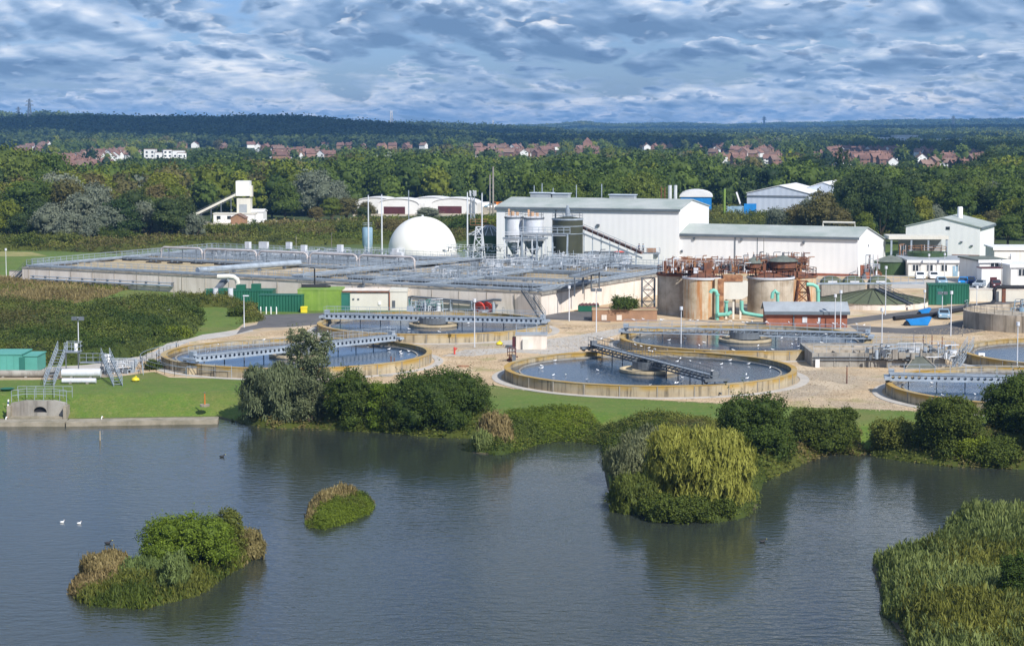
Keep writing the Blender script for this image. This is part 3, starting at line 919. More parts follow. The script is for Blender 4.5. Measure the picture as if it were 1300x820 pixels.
def gable(name, label, cat, fl, a, Lg, Dp, eave, ridge, rpos=0.5, along='u', wall='clad', roof='sheet_roof', back_eave=None, over=0.25, group=None, base=0.0, gut=True, fr=None):
    """shed with its front left corner at fl; along='u': the ridge runs parallel to the front"""
    t = thing(name, label, cat, (fl[0], fl[1], base), group)
    be = eave if back_eave is None else back_eave
    b_ = MB(fl[0], fl[1], a, base)
    if along == 'u':
        prof = [(0, 0), (0, eave), (Dp * rpos, ridge), (Dp, be), (Dp, 0)]
        b_.vpoly([(0, v, z) for v, z in prof], (Lg, 0, 0))
    else:
        prof = [(0, 0), (0, eave), (Lg * rpos, ridge), (Lg, be), (Lg, 0)]
        b_.vpoly([(u, 0, z) for u, z in prof], (0, Dp, 0))
    b_.build('wall', M[wall], t)
    r = MB(fl[0], fl[1], a, base)
    o, th = over, 0.18

    def slab(p, q):
        # p, q: (across, z) of the two edges of a roof slope
        if along == 'u': P = [(-o, p[0], p[1]), (Lg + o, p[0], p[1]), (Lg + o, q[0], q[1]), (-o, q[0], q[1])]
        else: P = [(p[0], -o, p[1]), (p[0], Dp + o, p[1]), (q[0], Dp + o, q[1]), (q[0], -o, q[1])]
        r.vpoly(P, (0, 0, th))
    W_ = Dp if along == 'u' else Lg
    s1 = (ridge - eave) / (W_ * rpos); s2 = (ridge - be) / (W_ * (1 - rpos))
    slab((-o, eave - o * s1 + 0.02), (W_ * rpos, ridge + 0.02)); slab((W_ * rpos, ridge + 0.023), (W_ + o, be - o * s2 + 0.023))
    r.build('roof', M[roof], t)
    if gut:
        g = MB(fl[0], fl[1], a, base)
        if along == 'u': g.box(-o, Lg + o, -o - 0.22, -o - 0.01, eave - 0.42, eave + 0.03); g.box(Lg * 0.33, Lg * 0.33 + 0.16, -0.16, -0.02, 0.1, eave - 0.42)
        else: g.box(Lg + o + 0.01, Lg + o + 0.2, 0, Dp, be - 0.4, be + 0.02)
        g.build('gutter', M['gutter'], t)
    return t


def fr_mb(t, a): return MB(W[t][0], W[t][1], a, W[t][2])


def part_box(t, a, name, m, *bx):
    b_ = fr_mb(t, a)
    for q in bx: b_.box(*q)
    return b_.build(name, M[m], t)


# ------------------------------------------------------------------ settling tanks
def circ(cx, cy, r, a): return (cx + r * cos(a), cy + r * sin(a))


def settling_tank(px, py, R, label, rimz=1.2, wl=0.72, dip=None, rail_arc=None, rim='moss_rim'):
    cx, cy, _ = G(px, py, rimz)
    t = thing('settling_tank', label, 'settling tank', (cx, cy, 0), 'round settling tanks full of dark water')
    MB().ring(cx, cy, R - 0.55, R, 0, rimz).build('wall', M['tank_wall'], t, True)
    MB().ring(cx, cy, R - 0.62, R + 0.05, rimz + 0.004, rimz + 0.07).build('rim', M[rim], t, True)
    b_ = MB(); b_.lathe(cx, cy, [(R - 0.553, wl - 0.2), (R - 0.553, wl)], 96); b_.build('water', M['tank_water'], t)
    MB().ring(cx, cy, R - 1.9, R - 1.7, wl - 0.3, wl + 0.12).build('weir', M['grey_concrete'], t, True)
    MB().ring(cx, cy, R + 0.4, R + 1.5, 0.02, 0.07).build('apron', M['path'], t)
    b_ = MB(); b_.lathe(cx, cy, [(3.3, wl - 0.4), (3.6, wl + 0.12), (3.6, wl + 0.38), (3.3, wl + 0.4), (3.2, wl + 0.2)], 36); b_.build('centre_drum', M['tan_concrete'], t, False)
    b_ = MB(); b_.cyl(cx, cy, wl - 0.3, 1.15, 1.15); b_.ring(cx, cy, 2.0, 2.1, wl + 0.4, wl + 1.3, 24)
    b_.build('centre_pier', M['steel_dark'], t)
    # joints in the wall
    b_ = MB()
    for i in range(26):
        a = 2 * pi * i / 26 + 0.1
        p, q = circ(cx, cy, R + 0.02, a), circ(cx, cy, R + 0.1, a)
        b_.bar((p[0], p[1], 0.02), (p[0], p[1], rimz - 0.03), 0.1)
    b_.split('joint', M['grey_concrete'], t)
    if rail_arc:
        b_ = MB(); a0, a1 = rail_arc; n = max(2, int(abs(a1 - a0) * R / 2))
        pts = [(*circ(cx, cy, R + 0.6, radians(0) + a0 + (a1 - a0) * i / n), 0.05) for i in range(n + 1)]
        b_.rail(pts, 1.5, 2.2, 0.03); b_.build('railing', M['steel'], t)
    KEEP.append((cx, cy, R + 3))
    return t, cx, cy


def holes_girder(b_, L0, L1, zb, h, v, n):
    """a girder with a row of round openings: web plates with real holes"""
    step = (L1 - L0) / n
    for i in range(n):
        u0 = L0 + i * step; uc = u0 + step / 2; r = min(h, step) * 0.33; zc = zb + h / 2
        inn = [(uc + r * cos(k * pi / 4 + pi / 8), v, zc + r * sin(k * pi / 4 + pi / 8)) for k in range(8)]
        out = []
        for k in range(8):
            a = k * pi / 4 + pi / 8; ca, sa = cos(a), sin(a); q = max(abs(ca), abs(sa))
            out.append((uc + step / 2 * ca / q, v, zc + h / 2 * sa / q))
        cs = [(uc + step / 2, v, zc + h / 2), (uc - step / 2, v, zc + h / 2), (uc - step / 2, v, zc - h / 2), (uc + step / 2, v, zc - h / 2)]
        b_.add(inn + out + cs, [(k, (k + 1) % 8, 8 + (k + 1) % 8, 8 + k) for k in range(8)] + [(8, 9, 16), (10, 11, 17), (12, 13, 18), (14, 15, 19)])
    b_.box(L0, L1, v - 0.08, v + 0.08, zb + h, zb + h + 0.12); b_.box(L0, L1, v - 0.08, v + 0.08, zb - 0.12, zb)


def bridge(cx, cy, R, ang, label, kind='holes', rimz=1.2, mcol='steel', inner=-1.0):
    """the travelling scraper bridge standing across a tank; ang: its direction on the ground"""
    t = thing('scraper_bridge', label, 'scraper bridge', (cx, cy, rimz), 'scraper bridges across the settling tanks')
    L0, L1 = R * inner, R
    zb = rimz + 0.35
    mk = lambda: MB(cx, cy, ang)
    if kind == 'holes':
        b_ = mk(); n = int((L1 - L0) / 0.72)
        for v in (-0.62, 0.62): holes_girder(b_, L0 + 0.4, L1 - 0.4, zb, 0.58, v, n)
        b_.build('girder', M[mcol], t)
    else:
        b_ = mk(); n = int((L1 - L0) / 1.1); st = (L1 - L0 - 0.8) / n
        for v in (-0.62, 0.62):
            b_.box(L0 + .4, L1 - .4, v - 0.07, v + 0.07, zb - 0.06, zb + 0.08); b_.box(L0 + .4, L1 - .4, v - 0.07, v + 0.07, zb + 0.66, zb + 0.76)
            for i in range(n):
                u = L0 + .4 + i * st
                b_.bar((u, v, zb), (u + st, v, zb + 0.7), 0.05); b_.bar((u, v, zb), (u, v, zb + 0.7), 0.06)
        b_.build('truss', M[mcol], t)
    b_ = mk(); b_.box(L0 + .3, L1 - .3, -0.52, 0.52, zb + 0.62, zb + 0.68); b_.build('deck', M['steel_deck'], t)
    b_ = mk()
    for v in (-0.6, 0.6): b_.rail([(L0 + .3, v, zb + 0.69), (L1 - .3, v, zb + 0.69)], 1.0, 1.7, 0.022)
    b_.build('railing', M['steel' if mcol == 'steel' else 'steel_dark'], t)
    for e in ((L0, L1) if inner < -0.5 else (L1,)):
        s = 1 if e > 0 else -1
        b_ = mk(); b_.box(e - s * 0.15 - 0.35, e - s * 0.15 + 0.35, -1.5, 1.5, rimz + 0.42, rimz + 0.72); b_.box(e - s * .6 - .3, e - s * .6 + .3, -0.35, 0.4, rimz + 0.73, rimz + 1.5)
        cg = b_.build('end_carriage', M[mcol], t)
        for v in (-1.2, 1.2):
            b_ = mk(); b_.tube([(e - s * .35, v, rimz + 0.42), (e - s * .1, v, rimz + 0.42)], 0.24, 12); b_.build('wheel', M['black'], cg)
    b_ = mk()
    k = L0 + 2.5
    while k < L1 - 1:
        if abs(k) > 3.6: b_.mark(); b_.bar((k, 0.35, zb), (k, 0.35, rimz - 0.85), 0.10); b_.bar((k - .3, 0.35, rimz - 0.9), (k + 1.6, 0.35, rimz - 0.9), 0.1, 0.2)
        k += 3.1
    b_.split('scraper_arm', M['steel_dark'], t)
    return t


T1, c1x, c1y = settling_tank(377.5, 447.5, 17.0, 'leftmost round settling tank, partly hidden by the tree at the lakeside', rail_arc=(radians(150), radians(250)))
T2, c2x, c2y = settling_tank(550.5, 409.5, 16.9, 'round settling tank right below the red discs on the concrete wall', rail_arc=(radians(20), radians(60)))
T3, c3x, c3y = settling_tank(825, 466.5, 17.3, 'nearest whole settling tank, with an orange mossy rim and a dark truss bridge across it')
T4, c4x, c4y = settling_tank(946, 428.5, 17.0, 'round settling tank standing in front of the rusty digester towers')
T5, c5x, c5y = settling_tank(1392, 447, 17.0, 'settling tank cut by the right edge, farther back beside the service road')
T6, c6x, c6y = settling_tank(1325, 489, 17.2, 'settling tank cut by the right edge, nearest to the lakeside trees', rail_arc=None)


def ang_px(cx, cy, p, q, z=1.5):
    A, B = G(*p, z), G(*q, z); return atan2(B[1] - A[1], B[0] - A[0])


bridge(c1x, c1y, 17.0, ang_px(0, 0, (258, 456), (492, 431)), 'pale steel bridge with round holes slanting across the left tank')
bridge(c2x, c2y, 16.9, ang_px(0, 0, (404, 408), (697, 415)), 'pale steel bridge with round holes across the tank below the red discs')
bridge(c3x, c3y, 17.3, ang_px(0, 0, (768, 449), (905, 485)), 'dark truss bridge pointing towards the lake across the nearest tank', 'truss', mcol='steel_dark')
bridge(c4x, c4y, 17.0, ang_px(0, 0, (790, 425), (1106, 433)), 'long bridge with gulls across the tank below the rusty digesters', 'truss', mcol='steel')
bridge(c6x, c6y, 17.2, ang_px(0, 0, (1138, 485), (1500, 492)), 'pale bridge with round holes across the tank cut by the right edge, nearest the lake')

# ------------------------------------------------------------------ aeration basins
FL, FR, BL = (-90.5, 367), (4.5, 311), (-63, 418)
BR = (BL[0] + FR[0] - FL[0], BL[1] + FR[1] - FL[1])
TOP = 3.7


def QB(s, t, z): return (FL[0] + (FR[0] - FL[0]) * s + (BL[0] - FL[0]) * t, FL[1] + (FR[1] - FL[1]) * s + (BL[1] - FL[1]) * t, z)


LU, LV = hypot(FR[0] - FL[0], FR[1] - FL[1]), hypot(BL[0] - FL[0], BL[1] - FL[1])
BF = lambda u, v, z: QB(u / LU, v / LV, z)       # metres along the basin's own two directions
t = thing('aeration_basin', 'large rectangular concrete basin block with many open lanes, left of the white sheds', 'basin', (-30, 360, 0))
b_ = MB(fn=BF)
b_.box(0, LU, 0, 0.5, 0, TOP); b_.box(0, LU, LV - 0.5, LV, 0, TOP); b_.box(0, 0.5, 0.5, LV - 0.5, 0, TOP); b_.box(LU - 0.5, LU, 0.5, LV - 0.5, 0, TOP)
b_.build('outer_wall', M['pale_concrete'], t)
b_ = MB(fn=BF); b_.box(0.5, LU - 0.5, 0.5, LV - 0.5, 0, 3.0); b_.build('tank_floor', M['tan_concrete'], t)
# coping, a slightly wider course round the top
b_ = MB(fn=BF)
b_.box(-0.06, LU + 0.15, -0.08, -0.003, TOP - 0.2, TOP + 0.05)
b_.box(LU + 0.003, LU + 0.2, 0, LV, TOP - 0.4, TOP + 0.05); b_.build('coping', M['grey_concrete'], t)
mat('sand', (0.46, 0.36, 0.22), 0.95, scale=0.3, col2=(0.30, 0.25, 0.14), detail=8)
# lanes
lanes = []
v = 6.5
rl = random.Random(9)
while v < LV - 4:
    w = 1.3 if v < 26 else 0.5
    if rl.random() < 0.85:
        u0, u1 = (0.5, LU - 0.5) if rl.random() < 0.4 else (0.5 if rl.random() < .5 else LU * 0.5, LU - 0.5 if rl.random() < .6 else LU * 0.8)
        b_ = MB(fn=BF); b_.box(u0, u1, v, v + w, 3.0, TOP - 0.05); b_.build('lane_wall', M['tan_concrete'], t)
    b_ = MB(fn=BF)
    ua, ub = (LU * 0.42, LU - 0.6) if v < 26 else (0.6, LU - 0.6)
    if rl.random() < 0.8: b_.box(ua, ub, v + 0.9, v + 2.6, 3.0, 3.12); b_.build('channel_water', M['sludge' if rl.random() < 0.6 else 'sludge_dark'], t)
    v += 3.55
for u in (LU * 0.42, LU * 0.60, LU * 0.72, LU * 0.87):
    b_ = MB(fn=BF); b_.box(u, u + 0.5, 0.5, LV * (0.45 if u > LU * 0.7 else 0.9), 3.0, TOP - 0.02); b_.build('cross_wall', M['concrete'], t)
for k in range(5):
    b_ = MB(fn=BF); b_.box(3 + k * 8.6, 3 + k * 8.6 + 8.2, 3.2, 25.5, 3.0, 3.58); b_.build('sand_bed', M['sand'], t)
# ribs and stained recesses of the front wall
b_ = MB(fn=BF)
u = 1.5
while u < LU: b_.box(u, u + 0.12, -0.05, -0.003, 0.02, TOP - 0.36); u += 5.2
b_.split('wall_rib', M['concrete'], t)


def walk(name_label, pts, w=1.5, z=TOP + 0.35, mcol='steel', cat='walkway', group='steel walkways over the basin block', posts=True, low=False, step=1.6):
    t = thing('walkway', name_label, cat, BF(pts[0][0], pts[0][1], z), group)
    d = MB(fn=BF); r = MB(fn=BF)
    for a, b2 in zip(pts[:-1], pts[1:]):
        dx, dy = b2[0] - a[0], b2[1] - a[1]; l = hypot(dx, dy); nx, ny = -dy / l * w / 2, dx / l * w / 2
        d.add([(a[0] + nx, a[1] + ny, z), (a[0] - nx, a[1] - ny, z), (b2[0] - nx, b2[1] - ny, z), (b2[0] + nx, b2[1] + ny, z),
               (a[0] + nx, a[1] + ny, z - .25), (a[0] - nx, a[1] - ny, z - .25), (b2[0] - nx, b2[1] - ny, z - .25), (b2[0] + nx, b2[1] + ny, z - .25)],
              [(0, 1, 2, 3), (7, 6, 5, 4), (0, 4, 5, 1), (1, 5, 6, 2), (2, 6, 7, 3), (3, 7, 4, 0)])
        for s in (-1, 1): r.rail([(a[0] + nx * s, a[1] + ny * s, z), (b2[0] + nx * s, b2[1] + ny * s, z)], 1.1, step, 0.03, kick=True)
    d.build('deck', M['steel_deck'], t); r.build('railing', M[mcol], t)
    if posts:
        p = MB(fn=BF)
        for a, b2 in zip(pts[:-1], pts[1:]):
            n = max(1, int(hypot(b2[0] - a[0], b2[1] - a[1]) / 5))
            for i in range(n + 1):
                u_, v_ = a[0] + (b2[0] - a[0]) * i / n, a[1] + (b2[1] - a[1]) * i / n
                p.bar((u_, v_, 3.0), (u_, v_, z - 0.25), 0.18)
        p.split('support', M['steel_dark'], t)
    return t


walk('walkway along the front edge of the basin block, longest of all', [(0.8, 1.1), (LU - 1, 1.1)], 1.6)
walk('walkway along the left edge of the basin block', [(1.2, 2), (1.2, LV - 1)], 1.4)
walk('walkway along the back edge of the basin block below the scrub', [(0, LV - 1), (LU - 1, LV - 1)], 1.8)
walk('walkway along the right edge of the basin block towards the rusty digesters', [(LU - 1.1, 1.0), (LU - 1.1, LV - 1)], 1.8)
walk('wide covered duct walkway crossing the basins towards the lattice mast', [(LU * 0.56, 1.8), (LU * 0.60, LV - 2)], 2.6, TOP + 0.7)
walk('walkway beside the pipe arches over the left basins', [(2, 27), (LU * 0.56, 27)], 1.4)
walk('second walkway behind the pipe arches over the left basins', [(2, 36), (LU * 0.57, 36)], 1.4)
walk('walkway crossing the right basins halfway back', [(LU * 0.61, 20), (LU - 2, 20)], 1.5)
walk('walkway in the right basins nearest the front wall', [(LU * 0.61, 9.5), (LU - 2, 9.5)], 1.5)
walk('walkway across the rear right basins', [(LU * 0.62, 38), (LU - 2, 38)], 1.8)
walk('short cross walkway over the right basins', [(LU * 0.80, 2), (LU * 0.80, LV - 3)], 1.5)
walk('short cross walkway left of the basin centre', [(LU * 0.30, 27.8), (LU * 0.30, 35.2)], 1.3)

# round air main lying over the lanes
t = thing('air_main', 'thick grey round pipe lying slantwise over the basins left of centre', 'pipe', BF(LU * .38, 3, 4.5))
b_ = MB(fn=BF); b_.tube([(LU * 0.36, 2.2, 4.45), (LU * 0.385, 14, 4.5), (LU * 0.41, 26, 4.55)], 0.55, 12); b_.build('pipe', M['steel'], t, True)
b_ = MB(fn=BF)
for k in (4, 10, 16, 22): b_.cbox(LU * (0.36 + 0.002 * k), k, 3.0, 0.5, 0.5, 1.0)
b_.split('saddle', M['steel_dark'], t)
# the row of arched white pipes
arch_px = [(187, 238), (240, 301), (303, 362), (365, 420), (421, 488), (489, 500)]
ub = 0
arch_lab = ['leftmost', 'second from the left', 'third from the left', 'fourth from the left', 'fifth from the left', 'last and shortest']
arU = [(8, 18.3), (18.8, 31.5), (32, 43.5), (44, 54.8), (55.2, 67.5)]
for i, (ua, ub) in enumerate(arU):
    if i < 5:
        b_ = MB(fn=BF); b_.rail([(ua, 30.2, 3.05), (ub, 30.2, 3.05)], 1.9, 1.0, .05, mid=(.2, .4, .6, .8)); props(b_.build('mesh_screen', M['steel']), 'blue grey railing screen below the arched pipe, ' + arch_lab[i], 'railing', 'railing screens below the arched pipes')
    t = thing('pipe_arch', f'pale arched pipe over the left basins, {arch_lab[i]}', 'pipe', BF(ua, 31, 3), 'pale arched pipes over the left basins')
    b_ = MB(fn=BF); b_.tube([(ua, 31, 3.0), (ua, 31, 5.2), (ua + 0.25, 31, 5.75), (ua + 0.8, 31, 6.0), (ub - 0.8, 31, 6.0), (ub - 0.25, 31, 5.75), (ub, 31, 5.2), (ub, 31, 3.0)], 0.21, 8)
    b_.build('pipe', M['pipe_white'], t, True)
    b_ = MB(fn=BF)
    k = ua + 2
    while k < ub - 1: b_.bar((k, 31, 3.0), (k, 31, 5.7), 0.14); k += 3.4
    b_.split('support', M['steel_dark'], t)
# dark mixers standing on the sand beds
for i, (px, py) in enumerate([(165, 333), (195, 335.5), (222, 336.5), (252, 337), (282, 338.5), (345, 338), (437, 342)]):
    x, y, z = G(px, py, 3.3)
    t = thing('mixer', ['leftmost', 'second', 'third', 'fourth', 'fifth', 'sixth', 'rightmost'][i] + ' dark box standing on the tan basins', 'machine box', (x, y, 3.0), 'dark boxes on the tan basins')
    b_ = MB(x, y, -0.5, 3.05); b_.box(-1.5, 1.5, -0.5, 0.5, 0, 0.75); b_.build('housing', M['black'], t)
    b_ = MB(x, y, -0.5, 3.05); b_.cyl(-0.7, 0, 0.75, 0.25, 0.5, 10); b_.cyl(0.6, 0, 0.75, 0.2, 0.35, 10); b_.split('motor', M['steel_dark'], t)
# small pale cabinets on posts along the back
for i, (px, py) in enumerate([(315, 313.5), (335, 313.5), (367, 314), (432, 317.5), (502, 323), (386, 318), (508, 328)]):
    x, y, z = G(px, py + 5, TOP + .4)
    t = thing('control_cabinet', 'small pale cabinet on the walkway below the scrub, number ' + str(i + 1), 'cabinet', (x, y, TOP + .4), 'small pale cabinets on the basin walkways')
    t['label'] = ['leftmost pale cabinet on the rear walkway below the scrub', 'second pale cabinet on the rear walkway below the scrub', 'third pale cabinet on the rear walkway, right of the widest gap', 'pale cabinet on the rear walkway beside the blue grey silo',
                  'pale cabinet at the foot of the white dome, left side', 'lower pale cabinet standing among the arched pipes', 'cream cabinet directly in front of the white dome'][i]
    w = 1.1 + 0.9 * (i == 1)
    b_ = MB(x, y, -0.5, TOP + .35); b_.box(-w / 2, w / 2, -.4, .4, 0.5, 1.9); b_.build('cabinet_body', M['white_steel'], t)
    b_ = MB(x, y, -0.5, TOP + .35); b_.box(-w / 2 + .1, -w / 2 + .2, -.1, .1, 0, .5); b_.box(w / 2 - .2, w / 2 - .1, -.1, .1, 0, .5); b_.split('leg', M['steel_dark'], t)

# cable and pipe runs on the front wall
t = thing('wall_pipe', 'blue grey service pipe running low along the left part of the basin wall', 'pipe', BF(2, -0.5, 1.4))
b_ = MB(fn=BF); b_.tube([(2.5, -0.55, 1.75), (36, -0.55, 1.75)], 0.18, 8); b_.tube([(2.5, -0.5, 2.25), (36, -0.5, 2.25)], 0.09, 6); b_.build('pipe', M['steel'], t)
b_ = MB(fn=BF)
for k in range(12): b_.box(3 + k * 3, 3.08 + k * 3, -0.65, -0.1, 1.55, 2.35)
b_.split('bracket', M['steel_dark'], t)
t = thing('wall_pipe', 'thick grey pipe bent in steps along the front wall above the red discs', 'pipe', BF(80, -0.5, 1.4))
b_ = MB(fn=BF); b_.tube([(68, -0.6, 0.9), (81, -0.6, 0.9), (82.5, -0.6, 1.1), (85.5, -0.6, 1.9), (86.5, -0.6, 2.1), (99, -0.6, 1.75), (102, -0.6, 2.3), (103.4, -0.6, 2.3)], 0.2, 10)
b_.tube([(68, -0.85, 0.6), (81, -0.85, 0.6), (82.7, -0.85, 0.8), (86.5, -0.85, 1.75), (99, -0.85, 1.45), (102, -0.85, 1.95)], 0.12, 8); b_.build('pipe', M['steel_dark'], t, True)
b_ = MB(fn=BF)
for k in range(9): b_.box(70 + k * 4, 70.12 + k * 4, -1.0, -0.24, 0.03, 0.95 if k < 3 else 1.9)
b_.split('bracket', M['steel'], t)
t = thing('wall_pipe', 'grey pipe with a lifted elbow above the cream building corner', 'pipe', BF(66, -0.5, 3))
b_ = MB(fn=BF); b_.tube([(64, -0.6, 2.3), (75.5, -0.6, 2.3), (76.6, -0.6, 2.6), (77, -0.6, 3.6), (77, -0.6, 4.6)], 0.24, 8); b_.build('pipe', M['steel_dark'], t, True)

# the two red discs leaning against the wall
for i, px in enumerate((608.5, 618.5)):
    x, y, z = G(px, 398.5, 0)
    t = thing('red_disc', ['left red round cover leaning on the concrete wall', 'right red round cover leaning on the concrete wall'][i], 'cover', (x, y, 0), 'two red round covers')
    b_ = MB(x, y, -0.5); b_.tube([(0, 0, 0.95), (0.05, 0.35, 1.05)], [0.98, 0.9], 20); b_.build('plate', M['red'], t)
    b_ = MB(x, y, -0.5); b_.tube([(0, -0.12, 0.93), (0, 0.0, 0.95)], 0.22, 10); b_.build('hub', M['maroon'], t)


def stairs(name_label, A, B, w=1.0, mcol='steel', group=None, cat='staircase', n=None):
    """open steel stair from the foot A to the head B"""
    t = thing('steel_staircase', name_label, cat, A, group)
    A, B = Vector(A), Vector(B); d = B - A; l = Vector((d.x, d.y, 0)).length
    s = Vector((-d.y / l, d.x / l, 0)) * w / 2
    b_ = MB()
    for q in (-1, 1): b_.bar(A + s * q, B + s * q, 0.06, 0.28)
    b_.build('stringer', M[mcol], t)
    n = n or max(3, int(d.z / 0.2)); b_ = MB()
    for i in range(n):
        p = A.lerp(B, (i + 0.6) / n); b_.bar(p - s, p + s, 0.28, 0.04)
    b_.build('tread', M['steel_deck'], t)
    for q in (-1, 1):
        b_ = MB(); b_.rail([A + s * q, B + s * q], 1.0, 1.2, 0.03); b_.build('handrail', M[mcol], t)
    return t


stairs('dark steel staircase going down from the front right corner of the basin block', (*G(688, 403)[:2], 0.02), (*QB(0.975, -0.005, 0)[:2], TOP + 0.3), 1.4, 'steel_dark')
# ------------------------------------------------------------------ dome, silos, masts behind the basins
x, y = XD(536.5, 448, 3), 448
t = thing('gas_dome', 'large smooth white spherical gas holder dome behind the basins', 'gas holder', (x, y, 0))
R = 7.75; zc = ZD(275, 448) - R
prof = [(0.02, zc + R)] + [(R * sin(a), zc + R * cos(a)) for a in np.linspace(0.06, 1.9, 26)]
prof = [p for p in prof if p[1] > 0.35][::-1]
b_ = MB(); b_.lathe(x, y, prof, 64); b_.build('membrane', M['dome'], t, True)
b_ = MB(); b_.lathe(x, y, [(R + 0.7, 0), (R + 0.7, 0.5), (R + 0.1, 0.9)], 48); b_.build('base_ring', M['grey_concrete'], t)
b_ = MB(); b_.rail([(*circ(x, y, R + 1.2, radians(200 + 7 * k)), 0.02) for k in range(21)], 1.2, 1.5, 0.03); b_.build('railing', M['steel'], t)
b_ = MB(); b_.cyl(x, y, zc + R - 0.02, 0.25, 0.35, 10); b_.build('top_cap', M['white_steel'], t)
b_ = MB(x - 4.5, y - 6.2, 0); b_.box(-1, 1, -.6, .4, 0, 2.6); b_.build('blower_box', M['white_steel'], t)


def silo(name_label, px, D, ytop, r, kind, legs=True, hop=3.0, h=None, zt=None):
    x, y = XD(px, D, 6), D; top = ZD(ytop, D)
    t = thing('silo', name_label, 'silo', (x, y, 0), None)
    z0 = hop
    b_ = MB(); b_.lathe(x, y, [(r, z0), (r, top)], 28); sh = b_.build('shell', M[kind], t, True)
    b_ = MB(); b_.ring(x, y, r - .05, r + .12, top - .25, top + .05, 28); b_.ring(x, y, r + .003, r + .07, z0 + (top - z0) * .25, z0 + (top - z0) * .25 + .15, 28); b_.split('band', M['steel_dark' if kind != 'silo_green' else 'steel'], t)
    b_ = MB(); b_.lathe(x, y, [(r, top), (r * 0.3, top + 0.35), (0.01, top + 0.4)], 24, False); b_.build('lid', M[kind], t)
    if legs:
        b_ = MB(); b_.lathe(x, y, [(0.3, z0 - 2.4), (r - 0.05, z0)], 20); b_.build('hopper', M['steel'], t, True)
        for k in range(4):
            a = pi / 4 + k * pi / 2; b_ = MB(); b_.bar((x + (r + .2) * cos(a), y + (r + .2) * sin(a), 0), (x + (r + .2) * cos(a), y + (r + .2) * sin(a), z0 + .6), 0.28)
            b_.bar((x + (r + .2) * cos(a), y + (r + .2) * sin(a), 0.5), (x + (r + .2) * cos(a + pi / 2), y + (r + .2) * sin(a + pi / 2), z0 - .3), 0.12); b_.build('leg', M['steel'], t)
    b_ = MB(); b_.rail([(*circ(x, y, r - .1, k * pi / 5), top + .05) for k in range(11)], 1.0, 1.4, 0.035); b_.build('railing', M['steel_dark'], t)
    return t, x, y, top


S1 = silo('left white silo on legs with peach machinery on its lid', 652.5, 400, 275.5, 1.82, 'white_steel', hop=6.4)
S2 = silo('right white silo on legs with peach machinery on its lid', 677.5, 398, 276.5, 2.05, 'white_steel', hop=6.4)
for (q, o_) in ((S1, 'left'), (S2, 'right')):
    t, x, y, top = q
    b_ = MB(x, y); b_.cyl(-.3, -.4, top + .35, .4, .8, 12); b_.box(.4, 1.0, -.3, .3, top + .3, top + 1.0); b_.box(-1.2, -.8, -.3, .3, top + .3, top + 1.6); b_.split('lid_motor', M['peach'], t)
S3 = silo('tall dark green cylindrical silo with pale bands and a mixer on top', 720.5, 396, 277.5, 3.05, 'silo_green', legs=False, hop=0.0)
t, x, y, top = S3
b_ = MB(); b_.ring(x, y, 3.056, 3.12, top - 1.5, top - 1.38, 28); b_.ring(x, y, 3.056, 3.12, top - 3.0, top - 2.88, 28); b_.split('hoop', M['steel'], t)
b_ = MB(x, y); b_.cyl(0, 0, top + .4, .45, 1.5, 12); b_.cyl(0, 0, top + 1.9, .25, .7, 10); b_.box(-1.6, 1.6, -.35, .35, top + .4, top + .6); b_.build('mixer_motor', M['steel'], t)
# low green tank with a ribbed cone roof
x, y = XD(621, 427, 3), 427
t = thing('covered_tank', 'dark green round tank with a ribbed conical roof behind the lattice mast', 'tank', (x, y, 0))
zt = ZD(298, 427); za = ZD(286, 427)
b_ = MB(); b_.lathe(x, y, [(4.4, 0), (4.4, zt)], 36); b_.build('wall', M['tank_green'], t, True)
b_ = MB(); b_.lathe(x, y, [(4.6, zt), (0.4, za)], 36); b_.build('roof', M['felt_roof'], t)
b_ = MB()
for k in range(18):
    a = 2 * pi * k / 18; b_.bar((x + 4.55 * cos(a), y + 4.55 * sin(a), zt + .05), (x + .4 * cos(a), y + .4 * sin(a), za + .06), .12)
b_.build('roof_rib', M['white_steel'], t)
b_ = MB(); b_.rail([(x - 4, y - 3, za + .3), (x + 5, y - 3.2, za + .3)], 1.1, 1.2, .05); b_.bar((x - 4, y - 3, za + .2), (x + 5, y - 3.2, za + .2), .3, .12); b_.build('roof_gantry', M['rust_light'], t)


def gantry(name_label, px, D, zdeck, L, w, a, nleg=3, mcol='steel', cat='gantry'):
    x, y = XD(px, D, 0), D
    t = thing('pipe_gantry', name_label, cat, (x, y, 0))
    b_ = MB(x, y, a); b_.box(0, L, -w / 2, w / 2, zdeck, zdeck + .18); b_.build('deck', M['steel_deck'], t)
    b_ = MB(x, y, a)
    for s in (-1, 1): b_.rail([(0, s * w / 2, zdeck + .18), (L, s * w / 2, zdeck + .18)], 1.1, 1.3, .035)
    b_.build('railing', M[mcol], t)
    for k in range(nleg):
        u = L * (k + .15) / (nleg - .7)
        b_ = MB(x, y, a)
        for s in (-1, 1): b_.bar((u - .25 * (k % 2), s * w / 2 * .9, 0), (u, s * w / 2 * .9, zdeck), .22)
        b_.bar((u, -w / 2, zdeck * .3), (u, w / 2, zdeck * .8), .1); b_.bar((u, -w / 2, zdeck * .8), (u + .01, w / 2, zdeck * .3), .1)
        b_.build('leg', M[mcol], t)
    b_ = MB(x, y, a)
    for k in range(3): b_.tube([(.2, -w / 2 + .3 + k * .5, zdeck - .25), (L - .3, -w / 2 + .3 + k * .5, zdeck - .25)], .13, 6)
    b_.build('pipe', M['white_steel'], t)
    return t


gantry('pale steel gantry in front of the dark green silo', 660, 388, ZD(297, 388), 9.8, 1.6, -0.1, 4)
gantry('low steel gantry under the white silos', 638, 395, ZD(303, 395), 9, 3.0, 0.0, 4, 'white_steel')


